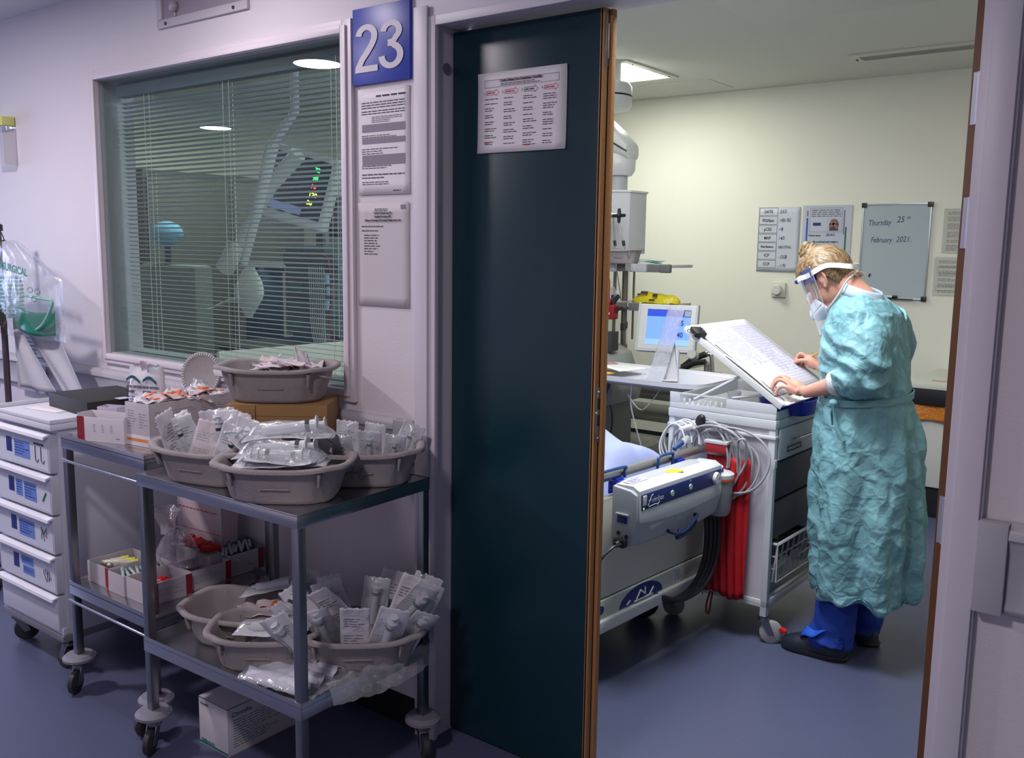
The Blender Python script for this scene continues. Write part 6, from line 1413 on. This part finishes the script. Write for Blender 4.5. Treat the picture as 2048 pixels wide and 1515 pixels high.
# ================================================================== THE NURSE
NO = Vector((-1.0, 1.47, 0))
nu = thing('person', 'person in teal gown, face shield and white mask bent over the chart with a pencil', 'person', NO)
def NW(x, y, z): return Vector((x, y, z))-NO
def remesh(mb, voxel, smooth=4, name='m', fac=.5):
    me = bpy.data.meshes.new('tmp'); me.from_pydata([tuple(p) for p in mb.v], [], mb.f); me.update()
    b = bmesh.new(); b.from_mesh(me); bmesh.ops.remove_doubles(b, verts=b.verts, dist=1e-5); bmesh.ops.recalc_face_normals(b, faces=b.faces); b.to_mesh(me); b.free()
    o = bpy.data.objects.new('tmp', me); COL.objects.link(o)
    m = o.modifiers.new('r', 'REMESH'); m.mode = 'VOXEL'; m.voxel_size = voxel
    if smooth: s = o.modifiers.new('s', 'SMOOTH'); s.iterations = smooth; s.factor = fac
    dg = bpy.context.evaluated_depsgraph_get(); dg.update()
    r = bpy.data.meshes.new_from_object(o.evaluated_get(dg)); bpy.data.objects.remove(o); r.name = name; return r
def meshobj(name, me, m, parent):
    me.materials.clear(); me.materials.append(m); me.polygons.foreach_set('use_smooth', [True]*len(me.polygons)); me.update()
    o = bpy.data.objects.new(name, me); COL.objects.link(o); o.parent = parent; return o
# head frame
hf_ = Vector((-.755, 0, -.656)).normalized(); hu_ = Vector((-.656, 0, .755)).normalized(); hs_ = Vector((0, -1, 0))
HC = NW(-1.162, 1.462, 1.400)
def Hh(x, y, z): return HC+hf_*x+hs_*y+hu_*z       # x forwards, y towards the camera side, z to the crown
HR = Matrix((hf_, hs_, hu_)).transposed()
def hell(mb, c, r): mb.sphere(Hh(*c), r, 24, 16, R=HR)
M_skin = mat('skin', (.60, .30, .22, 1), .5, var=.12, vscale=14, bump=.04, bscale=200)
M_skin.node_tree.nodes['Principled BSDF'].inputs['Subsurface Weight'].default_value = .08
bd = MB()
hell(bd, (0, 0, .022), (.092, .072, .092)); hell(bd, (.022, 0, -.035), (.068, .060, .068)); hell(bd, (.045, 0, -.075), (.044, .042, .035)); hell(bd, (.062, 0, -.094), (.020, .020, .016))
hell(bd, (.052, .026, -.045), (.026, .022, .028)); hell(bd, (.052, -.026, -.045), (.026, .022, .028))
bd.tube([Hh(.082, 0, .008), Hh(.100, 0, -.018), Hh(.108, 0, -.030)], [.008, .011, .013], seg=10); hell(bd, (.100, .010, -.033), (.009, .008, .007)); hell(bd, (.100, -.010, -.033), (.009, .008, .007))
bd.tube([Hh(.080, .034, .016), Hh(.088, .016, .020), Hh(.089, 0, .018), Hh(.088, -.016, .020), Hh(.080, -.034, .016)], .008, seg=8)
hell(bd, (.086, 0, -.063), (.012, .022, .006)); hell(bd, (.084, 0, -.073), (.011, .018, .006))
for s_ in (1, -1):      # ears
    bd.tube([Hh(*p) for p in ((.004, .070*s_, -.030), (-.010, .076*s_, -.022), (-.020, .083*s_, -.002), (-.020, .085*s_, .014), (-.008, .082*s_, .024), (.006, .076*s_, .018), (.010, .072*s_, .004))], [.006, .005, .0048, .0048, .0048, .0045, .004], seg=8)
    hell(bd, (-.004, .074*s_, -.002), (.016, .006, .020)); hell(bd, (.002, .072*s_, -.028), (.008, .006, .009))
# neck, trunk
bd.tube([Hh(-.030, 0, -.02), NW(-1.090, 1.465, 1.375), NW(-1.045, 1.470, 1.330), NW(-1.025, 1.475, 1.27)], [.056, .053, .058, .075], seg=20)
bd.loft([(z, x-NO.x, 1.475-NO.y, a, b) for z, x, a, b in ((1.30, -1.02, .07, .12), (1.24, -1.02, .095, .165), (1.10, -1.0, .10, .15), (.98, -.985, .095, .13), (.86, -.97, .12, .165), (.78, -.965, .115, .16))], seg=24)
for y, xs, xf in ((1.375, -1.0, -1.00), (1.575, -.985, -.975)):
    bd.tube([NW(-.965, y+.01, .84), NW(-.985, y, .48), NW(xf, y, .10)], [.088, .058, .040], seg=16); bd.tube([NW(xf, y, .10), NW(xf-.0, y, .045), NW(xf-.13, y-.01, .032)], [.04, .036, .026], seg=12)
# arms: near (left) arm resting on the board, far (right) arm writing
LW, RW = (-1.188, 1.355, .984), (-1.296, 1.800, 1.030)
bd.tube([NW(-1.0, 1.325, 1.265), NW(-.955, 1.285, 1.17), NW(-.935, 1.275, 1.085), NW(-.99, 1.285, 1.055)], [.055, .045, .040, .040], seg=14)
bd.tube([NW(-.935, 1.275, 1.075), NW(-1.04, 1.295, 1.042), NW(-1.11, 1.320, 1.012), NW(*LW)], [.042, .036, .029, .0215], seg=16)
bd.tube([NW(-1.0, 1.62, 1.265), NW(-.98, 1.72, 1.15), NW(-1.0, 1.76, 1.06)], [.055, .045, .040], seg=14)
bd.tube([NW(-1.0, 1.76, 1.06), NW(-1.15, 1.785, 1.03), NW(-1.23, 1.795, 1.022), NW(*RW)], [.040, .035, .027, .021], seg=16)
def fing(pts, r): bd.tube([NW(*p) for p in bez_w(pts)], [r[0]+(r[1]-r[0])*i/(len(bez_w(pts))-1) for i in range(len(bez_w(pts)))], seg=10); bd.sphere(NW(*pts[-1]), r[1], 10, 8)
def bez_w(p): return [tuple(q) for q in bez(p, 3)]
def bdz(x): return 1.206-.652*(x+1.662)       # height of the board surface
# left hand: palm then fingers reaching over the lower left of the chart
palm = [(-1.192, 1.355, .985), (-1.218, 1.360, .999), (-1.245, 1.367, 1.008)]
bd.tube([NW(*p) for p in palm], [.022, .027, .026], seg=14); bd.tube([NW(-1.205, 1.375, .990), NW(-1.245, 1.385, 1.003)], [.020, .019], seg=12); bd.tube([NW(-1.205, 1.345, .985), NW(-1.248, 1.347, .998)], [.017, .015], seg=12)
fing([(-1.245, 1.395, 1.008), (-1.278, 1.400, 1.028), (-1.306, 1.402, 1.018), (-1.322, 1.403, .994)], (.0088, .0070))
fing([(-1.247, 1.377, 1.009), (-1.284, 1.378, 1.031), (-1.311, 1.378, 1.015), (-1.322, 1.378, .990)], (.0088, .0070))
fing([(-1.249, 1.360, 1.007), (-1.283, 1.358, 1.022), (-1.306, 1.356, 1.004), (-1.312, 1.355, .984)], (.0084, .0068))
fing([(-1.246, 1.342, .997), (-1.270, 1.336, .999), (-1.284, 1.334, .984), (-1.287, 1.334, .968)], (.0076, .0062))
fing([(-1.208, 1.390, .988), (-1.228, 1.410, .985), (-1.250, 1.418, .973), (-1.266, 1.416, .962)], (.0105, .0076))
# right hand, closed round the pencil
bd.tube([NW(-1.298, 1.800, 1.032), NW(-1.325, 1.803, 1.046), NW(-1.345, 1.806, 1.056)], [.022, .027, .024], seg=14); bd.tube([NW(-1.31, 1.825, 1.03), NW(-1.345, 1.83, 1.043)], [.020, .018], seg=12)
fing([(-1.345, 1.795, 1.066), (-1.368, 1.790, 1.078), (-1.384, 1.789, 1.058), (-1.387, 1.790, 1.041)], (.0088, .0068))
fing([(-1.335, 1.785, 1.050), (-1.358, 1.777, 1.052), (-1.376, 1.780, 1.046), (-1.386, 1.784, 1.040)], (.0100, .0074))
fing([(-1.350, 1.812, 1.060), (-1.376, 1.812, 1.062), (-1.387, 1.806, 1.044), (-1.383, 1.800, 1.036)], (.0086, .0068))
fing([(-1.348, 1.828, 1.048), (-1.374, 1.828, 1.048), (-1.381, 1.820, 1.032), (-1.370, 1.812, 1.027)], (.0082, .0066))
fing([(-1.342, 1.842, 1.036), (-1.366, 1.843, 1.036), (-1.372, 1.836, 1.022), (-1.360, 1.826, 1.018)], (.0074, .0060))
body = meshobj('body', remesh(bd, .0036, 3, 'body'), M_skin, nu)
# eyes, nails
for s_ in (1, -1):
    MB().sphere(Hh(.078, .030*s_, .000), .0115, 14, 10).build('eye', mat('eye_white', (.7, .68, .66, 1), .2), nu)
nl = MB()
for p in ((-1.3235, 1.403, 1.000), (-1.3245, 1.378, .996), (-1.316, 1.355, .990), (-1.291, 1.334, .974)): nl.sphere(NW(*p), (.004, .005, .006), 8, 6)
nl.build('fingernails', mat('nail', (.62, .38, .32, 1), .3), nu)
# ------------------------------------------------ gown
M_gown = mat('gown_teal', (.18, .385, .435, 1), .55, bump=.3, bscale=55, detail=6, bdist=.005)
gw = MB()
gw.loft([(z, x-NO.x, 1.475-NO.y, a, b) for z, x, a, b in ((.240, -.952, .180, .235), (.40, -.958, .189, .240), (.60, -.968, .190, .235), (.80, -.978, .184, .222), (.93, -.993, .170, .200), (.985, -1.000, .158, .188), (1.05, -1.010, .156, .192), (1.14, -1.020, .150, .200), (1.22, -1.025, .140, .200), (1.285, -1.022, .120, .182), (1.33, -1.030, .084, .135), (1.355, -1.045, .062, .080))], seg=40, pw=2.3)
gw.tube([NW(-1.010, 1.345, 1.245), NW(-.972, 1.300, 1.185), NW(-.948, 1.270, 1.110), NW(-.950, 1.265, 1.070), NW(-1.000, 1.272, 1.048), NW(-1.045, 1.288, 1.043)], [.088, .088, .082, .078, .066, .047], seg=24)
gw.tube([NW(-.99, 1.60, 1.25), NW(-.975, 1.70, 1.16), NW(-.99, 1.745, 1.085), NW(-1.08, 1.765, 1.045), NW(-1.15, 1.775, 1.035)], [.088, .085, .078, .062, .046], seg=24)
gm = remesh(gw, .0052, 6, 'gown', .5)
# folds as geometry
nrm = [v.normal.copy() for v in gm.vertices]
def facet(p, s, seed):
    q = Vector((p.x*s, p.y*s, p.z*s*.62))+Vector((seed, seed*2, seed*.7)); q += noise.noise_vector(q*.6)*.35
    d_, _ = noise.voronoi(q); return min(1, (d_[1]-d_[0])*1.5)
def crease(p, s, seed):
    q = Vector((p.x*s, p.y*s, p.z*s*.75))+Vector((seed, seed*2, 0)); w = noise.noise_vector(q*.5)*.9
    return (1-abs(noise.noise(q+w))*2.6)
for v, n in zip(gm.vertices, nrm):
    p = v.co; z = p.z; ang = atan2(p.y, p.x-.03)
    low = smooth(1.0, .80, z); body_ = 1
    d = low*.011*(sin(ang*7+1.3*sin(z*5)+z*2)+.5*sin(ang*13+2+z*3))*(1+.6*smooth(.8, .3, z))
    d += .0050*max(0, crease(p, 8, 3.1))**2.2
    d += .0105*(facet(p, 8, 1.3)-.5)*(.7+.5*low)+.0055*(facet(p, 17, 5.1)-.5)
    near = smooth(.10, .16, -p.y) if z > 1.0 else 0
    if near:  # sleeve crumples run across the arm
        d += near*.013*(max(0, 1-abs(((z-1.0)*13+2.4*p.x*3+.8*noise.noise(p*7)) % 1-.5)*3.2))
    d -= .012*math.exp(-((z-.975)/.014)**2)*(0 if near > .5 and p.x > .03 else 1)*.7     # cinched at the tie
    if z < .26: d += .006*sin(ang*11)
    v.co = p+n*(d-.004)
    if z < .30: v.co.z += .006*sin(ang*4+1)*smooth(.30, .24, z)
# open the hem: drop the bottom cap
b = bmesh.new(); b.from_mesh(gm)
kill = [f for f in b.faces if f.normal.z < -.75 and f.calc_center_median().z < .29 and (f.calc_center_median()-Vector((.045, .005, f.calc_center_median().z))).length < .30]
bmesh.ops.delete(b, geom=kill, context='FACES'); b.to_mesh(gm); b.free()
nt = M_gown.node_tree; B_ = nt.nodes['Principled BSDF']; tcg = nt.nodes.new('ShaderNodeTexCoord'); wn_ = nt.nodes.new('ShaderNodeTexNoise'); wn_.inputs['Scale'].default_value = 9
va = nt.nodes.new('ShaderNodeVectorMath'); va.operation = 'MULTIPLY_ADD'; va.inputs[1].default_value = (.09, .09, .09)
nt.links.new(tcg.outputs['Object'], wn_.inputs['Vector']); nt.links.new(wn_.outputs['Color'], va.inputs[0]); nt.links.new(tcg.outputs['Object'], va.inputs[2])
prev = None
for sc_, st_, di_ in ((6, .32, .016), (15, .22, .008), (34, .16, .004)):       # crumpled-paper creases: raised thin lines between flat facets
    vo = nt.nodes.new('ShaderNodeTexVoronoi'); vo.feature = 'DISTANCE_TO_EDGE'; vo.inputs['Scale'].default_value = sc_
    mr = nt.nodes.new('ShaderNodeMapRange'); mr.inputs['From Max'].default_value = .16; mr.inputs['To Min'].default_value = 1; mr.inputs['To Max'].default_value = 0; mr.interpolation_type = 'SMOOTHSTEP'
    bu = nt.nodes.new('ShaderNodeBump'); bu.inputs['Strength'].default_value = st_; bu.inputs['Distance'].default_value = di_
    nt.links.new(va.outputs[0], vo.inputs['Vector']); nt.links.new(vo.outputs['Distance'], mr.inputs[0]); nt.links.new(mr.outputs[0], bu.inputs['Height'])
    if prev: nt.links.new(prev.outputs[0], bu.inputs['Normal'])
    prev = bu
nt.links.new(prev.outputs[0], B_.inputs['Normal'])
gown = meshobj('gown', gm, M_gown, nu)
md = gown.modifiers.new('solid', 'SOLIDIFY'); md.thickness = .0015
# cuffs, collar, tie
cf = mat('knit_white', (.60, .60, .66, 1), .8)
MB().tube([NW(-1.028, 1.284, 1.043), NW(-1.052, 1.292, 1.040), NW(-1.064, 1.297, 1.036)], [.048, .046, .042], seg=24, caps=False).build('cuff', cf, gown, solid=.002)
MB().tube([NW(-1.14, 1.773, 1.036), NW(-1.17, 1.778, 1.034)], [.046, .042], seg=20, caps=False).build('cuff', cf, gown, solid=.002)
col = [];
for k in range(32):
    a_ = 2*pi*k/32; col.append(NW(-1.035+.068*cos(a_)+.0, 1.470+.078*sin(a_), 1.362-.030*(cos(a_)*-1)*-1*1.0+.0))
c2 = MB(); rings = []
for (f_, dz) in ((1.10, -.018), (1.05, .0), (.98, .014), (.93, .022)):
    rings.append([NW(-1.035+.070*f_*cos(2*pi*k/32)-.008*(1-f_)*10*.2, 1.470+.080*f_*sin(2*pi*k/32), 1.352+dz-.034*cos(2*pi*k/32)*-1*-1*(.6)+.0) for k in range(32)])
c2.rings(rings, caps=False).build('collar', mat('collar_lilac', (.42, .52, .62, 1), .8), gown, solid=.003)
ti = MB(); pts = []
for k in range(41):
    a_ = radians(-160+245*k/40); pts.append(NW(-1.002+.160*cos(a_), 1.475+.192*sin(a_)*1.0, .980+.010*sin(a_)+.012*cos(a_)))
def band(mb, pts, h, out=None, th=.0022):
    up = Vector((0, 0, 1)); n = len(pts); rr = []
    for i, p in enumerate(pts):
        t = (pts[min(i+1, n-1)]-pts[max(i-1, 0)]).normalized(); o_ = t.cross(up).normalized()
        rr.append([p+up*h/2+o_*th, p-up*h/2+o_*th, p-up*h/2-o_*th, p+up*h/2-o_*th])
    mb.rings(rr)
band(ti, pts, .024)
ti.sphere(NW(-1.050, 1.268, .972), (.016, .010, .014), 12, 8)
q = [NW(-1.050, 1.262, .970), NW(-1.040, 1.252, .93), NW(-1.020, 1.245, .88), NW(-.998, 1.243, .845)]
ti.tube(q, [.012, .018, .021, .018], seg=8, flat=.15)
q = [NW(-1.050, 1.262, .970), NW(-1.050, 1.254, .93), NW(-1.044, 1.250, .895)]
ti.tube(q, [.010, .014, .010], seg=8, flat=.15)
ti.build('waist_tie', mat('gown_tie', (.20, .41, .45, 1), .6, bump=.2, bscale=60), gown)
# back overlap edge of the gown
# ------------------------------------------------ trousers and clogs
tm = MB()
tm.tube([NW(-.965, 1.385, .70), NW(-1.000, 1.372, .40), NW(-1.018, 1.365, .22), NW(-1.022, 1.362, .10), NW(-1.030, 1.360, .058)], [.10, .082, .076, .074, .082], seg=28)
tm.tube([NW(-.95, 1.56, .70), NW(-.965, 1.57, .40), NW(-.975, 1.575, .20), NW(-.985, 1.575, .045)], [.10, .080, .070, .066], seg=28)
tm.tube([NW(-1.045, 1.36, .10), NW(-1.085, 1.352, .062), NW(-1.10, 1.350, .058)], [.066, .052, .040], seg=16)
tmm = remesh(tm, .006, 5, 'trousers')
for v in tmm.vertices:
    p = v.co; v.co = p+v.normal*(.010*noise.noise(Vector((p.x*9, p.y*9, p.z*3)))+.004*(facet(p, 9, 5)-.5)+.004*smooth(.2, .08, p.z)*sin(p.z*60+p.x*22))
meshobj('trousers', tmm, mat('scrub_blue', (.008, .045, .34, 1), .75, bump=.2, bscale=60), nu)
MB().sheet(lambda u, v: NW(-1.135+.11*u+.020*v, 1.310-.02*u+.10*v-.02*sin(pi*u), .066+.055*u*(1-.25*v)+.028*sin(pi*v)+.006*sin(9*u)), 14, 12).build('turned_cuff', mat('scrub_cuff', (.012, .10, .60, 1), .7), nu, solid=.004)
def clog(x, y, rz):
    m = MB(); M = Matrix.Translation(NW(x, y, 0)) @ Matrix.Rotation(rz, 4, 'Z'); m.M = M   # toe towards -x
    R = []
    for (xx, w_, z0, h_) in ((.110, .012, .012, .05), (.100, .030, .008, .075), (.06, .038, .006, .088), (.02, .040, .006, .088), (-.03, .044, .006, .078), (-.07, .047, .007, .066), (-.10, .042, .009, .054), (-.122, .026, .014, .040), (-.130, .010, .020, .030)):
        R.append([Vector((xx, w_*cos(t), z0+(h_-z0)*(max(0, sin(t))**.7 if sin(t) > 0 else -.0*sin(t)))) if sin(t) > 0 else Vector((xx, w_*math.copysign(abs(cos(t))**.6, cos(t)), z0*(1-.8*abs(sin(t))))) for t in [2*pi*k/20 for k in range(20)]])
    o = m.rings(R).build('clog', mat('clog_navy', (.012, .020, .035, 1), .45), nu, ang=60, fix=True)
    s = MB(); s.M = M; s.loft([(.0, -.005, 0, .122, .042), (.012, -.005, 0, .126, .047), (.020, -.005, 0, .122, .045)], seg=28, pw=2.6); s.build('sole', mat('clog_sole', (.008, .009, .014, 1), .6), o)
clog(-1.085, 1.345, radians(2)); clog(-1.030, 1.565, radians(-4))
# ------------------------------------------------ hair
M_hair = bpy.data.materials.new('fair_hair'); M_hair.use_nodes = True; nt = M_hair.node_tree; B_ = nt.nodes['Principled BSDF']; B_.inputs['Roughness'].default_value = .38
tc = nt.nodes.new('ShaderNodeTexCoord'); mp = nt.nodes.new('ShaderNodeMapping'); mp.inputs['Scale'].default_value = (60, 260, 60); mp.inputs['Rotation'].default_value = (0, radians(40), 0)
nn = nt.nodes.new('ShaderNodeTexNoise'); nn.inputs['Scale'].default_value = 1.0; nn.inputs['Detail'].default_value = 5; cr = nt.nodes.new('ShaderNodeValToRGB')
cr.color_ramp.elements[0].position = .32; cr.color_ramp.elements[0].color = (.05, .028, .014, 1); cr.color_ramp.elements[1].position = .68; cr.color_ramp.elements[1].color = (.36, .24, .12, 1)
bn = nt.nodes.new('ShaderNodeBump'); bn.inputs['Strength'].default_value = .6; bn.inputs['Distance'].default_value = .004
nt.links.new(tc.outputs['Object'], mp.inputs[0]); nt.links.new(mp.outputs[0], nn.inputs['Vector']); nt.links.new(nn.outputs['Fac'], cr.inputs[0]); nt.links.new(cr.outputs[0], B_.inputs['Base Color']); nt.links.new(nn.outputs['Fac'], bn.inputs['Height']); nt.links.new(bn.outputs[0], B_.inputs['Normal'])
hm = MB(); N1, N2 = 96, 64; keep = []
def hair_p(u, v):
    th = 2*pi*u; ph = pi*v; x, y, z = sin(ph)*cos(th), sin(ph)*sin(th), cos(ph)
    comb = .0011*sin(th*34+8*noise.noise(Vector((x*3, y*3, z*3))))
    return Vector((-.003+(.100+comb)*x, (.082+comb)*y, .026+(.098+comb)*z))
vs = [hair_p(i/N1, j/N2) for j in range(N2+1) for i in range(N1)]; fs = []
def hairline(x): # lower edge of the hair as a function of local x
    pts = ((-.11, -.070), (-.07, -.072), (-.035, -.045), (-.018, .012), (.010, .030), (.030, .008), (.045, .010), (.060, .045), (.085, .066), (.11, .07))
    for (a, za), (b_, zb) in zip(pts, pts[1:]):
        if a <= x <= b_: return za+(zb-za)*(x-a)/(b_-a)
    return pts[-1][1]
for j in range(N2):
    for i in range(N1):
        q = [j*N1+i, (j+1)*N1+i, (j+1)*N1+(i+1) % N1, j*N1+(i+1) % N1]; c = sum((vs[k] for k in q), Vector())/4
        if c.z > hairline(c.x)+.004*noise.noise(c*60): fs.append(q)
hm.add([Hh(*p) for p in vs], fs)
hair = hm.build('hair', M_hair, nu, solid=.010, ang=80)
bn_ = MB()
for k in range(4):   # twisted bun on the crown
    pts = [];
    for i in range(22):
        t = i/21*2*pi*.95+k*1.6; r_ = .028-.004*k; pts.append(Hh(-.004+r_*cos(t), r_*.95*sin(t), .122+.008*k+.006*sin(2*t+k)))
    bn_.tube(pts, [.007+.006*sin(pi*i/21) for i in range(22)], seg=10)
bn_.sphere(Hh(-.004, 0, .132), (.028, .026, .022), 16, 12, R=HR); bn_.sphere(Hh(-.002, 0, .116), (.036, .034, .016), 16, 12, R=HR)
bn_.build('bun', M_hair, hair, ang=80)
ws = MB(); r_ = random.Random(6)
for k in range(46):
    y0_ = r_.uniform(-.03, .055); a0 = Hh(-.085+r_.uniform(-.012, .01), y0_, -.035+r_.uniform(-.03, .03)); dirv = (-hf_*r_.uniform(.010, .030)-hu_*r_.uniform(-.004, .022)+hs_*r_.uniform(-.01, .01))
    ws.tube([a0, a0+dirv*.6+hu_*r_.uniform(-.002, .007), a0+dirv+hu_*r_.uniform(-.012, .004)], [.0016, .0012, .0004], seg=4)
ws.build('loose_wisps', M_hair, hair)
# ------------------------------------------------ mask
mk_ = mat('mask_white', (.62, .66, .78, 1), .75, bump=.1, bscale=120)
def maskf(u, v):
    a_ = 2*pi*u; ca, sa = cos(a_), sin(a_)           # ring from the face (v=0) to the beak (v=1)
    f_ = 1-.98*v**1.6
    base = Vector((.052+.020*abs(ca)*0, .058*ca, -.072+.050*sa)); tip = Vector((.128, .036*ca, -.090+.006*sa))
    x = base.x*(1-v)+tip.x*v+.020*sin(pi*v)+(.022*(1-v) if sa > 0 else -.006*(1-v))*abs(sa)
    return Hh(x, base.y*(1-v)+tip.y*v*(1 if v < .98 else .98), (base.z*(1-v)+tip.z*v))
msk = MB().sheet(maskf, 40, 12).build('face_mask', mk_, nu, solid=.0016)
MB().tube(bez([Hh(.058, .056, -.045), Hh(.040, .072, -.010), Hh(.028, .080, .030), Hh(.0, .092, .06)], 5), .0016, seg=6).build('mask_strap', M_wplas, msk)
MB().tube(bez([Hh(.050, .056, -.095), Hh(.022, .066, -.092), Hh(-.022, .072, -.080), Hh(-.065, .066, -.062), Hh(-.095, .030, -.052), Hh(-.100, 0, -.050), Hh(-.095, -.03, -.052)], 6), .0042, seg=8, flat=.6).build('neck_strap', M_wplas, msk)
# ------------------------------------------------ face shield
def shf(u, v):
    th = radians(-78+156*u); return NW(-1.272, 1.462, 1.412)+Vector((.40, 0, -.916))*(.245*v)+Vector((-.916, 0, -.40))*((cos(th)-1)*.105)+Vector((0, -1, 0))*(.105*sin(th))
sh_ = MB().sheet(shf, 24, 10).build('face_shield', clear('shield_clear', tint=(.95, .97, .97), refl=2.2, rough=.04, opacity=.07, ocol=(.8, .85, .85)), nu)
ed = MB().tube([shf(k/16, 1) for k in range(17)], .0011, seg=5).tube([shf(0, k/10) for k in range(11)], .0011, seg=5).tube([shf(1, k/10) for k in range(11)], .0011, seg=5).tube([shf(.5, .25+.75*k/10) for k in range(11)], .0006, seg=4); ed.build('shield_edge', mat('edge_grey', (.35, .37, .38, 1), .3), sh_)
MB().rings([[NW(-1.268, 1.462, 1.410)+Vector((.40, 0, -.916))*s_+Vector((-.916, 0, -.40))*((cos(th)-1)*.100*f_-(.0 if f_ == 1 else .022))+Vector((0, -1, 0))*(.100*sin(th)*f_) for (s_, f_) in ((-.002, 1), (.048, 1), (.048, .80), (-.002, .80))] for th in [radians(-74+148*k/20) for k in range(21)]]).build('brow_foam', mat('foam_blue', (.02, .02, .22, 1), .5), sh_)
hb = MB(); pts = []
for (x, z) in ((.080, .052), (.056, .050), (.027, .038), (-.010, .033), (-.043, .026), (-.068, .008), (-.088, -.012)): 
    yy = .090*sqrt(max(0, 1-((x+.003)/.112)**2)); pts.append((x, yy, z))
pts = [Hh(*p) for p in pts]; back = [Hh(-.102, .045, -.026), Hh(-.107, 0, -.030), Hh(-.102, -.045, -.026)]
path = bez(pts+back+[Hh(-.088, -.056, -.012), Hh(-.043, -.084, .026), Hh(.027, -.088, .038), Hh(.086, -.058, .040)], 5)
rr = []
for i, p in enumerate(path):
    t = (path[min(i+1, len(path)-1)]-path[max(i-1, 0)]).normalized(); o_ = (p-Hh(0, 0, .03)); o_ = (o_-t*o_.dot(t)).normalized(); up = t.cross(o_).normalized()
    rr.append([p+up*.009+o_*.0055, p-up*.009+o_*.0055, p-up*.009+o_*.0040, p+up*.009+o_*.0040])
hb.rings(rr).build('headband', M_wplas, sh_)
MB().lathe([(0, 0), (.008, 0), (.008, .003), (.005, .004), (0, .004)], (0, 0, 0), seg=16).build('button', M_navy, sh_).matrix_basis = Matrix.Translation(Hh(.078, .068, .050)) @ Matrix.Rotation(radians(90), 4, 'X')
# pencil
pc = thing('pencil', 'yellow pencil held in the writing hand over the chart', 'pencil', (-1.385, 1.800, 1.0325))
d = Vector((.108, -.012, .064)); 
MB().tube([d*.14, d], .0038, seg=6).build('shaft', mat('pencil_yellow', (.62, .30, .03, 1), .4), pc)
MB().tube([(0, 0, 0), d*.05, d*.14], [.0005, .0012, .0037], seg=8).build('tip', mat('pencil_tip', (.35, .25, .15, 1), .6), pc)
MB().tube([d*1.0, d*1.06], .0039, seg=8).build('end_cap', M_dark, pc)
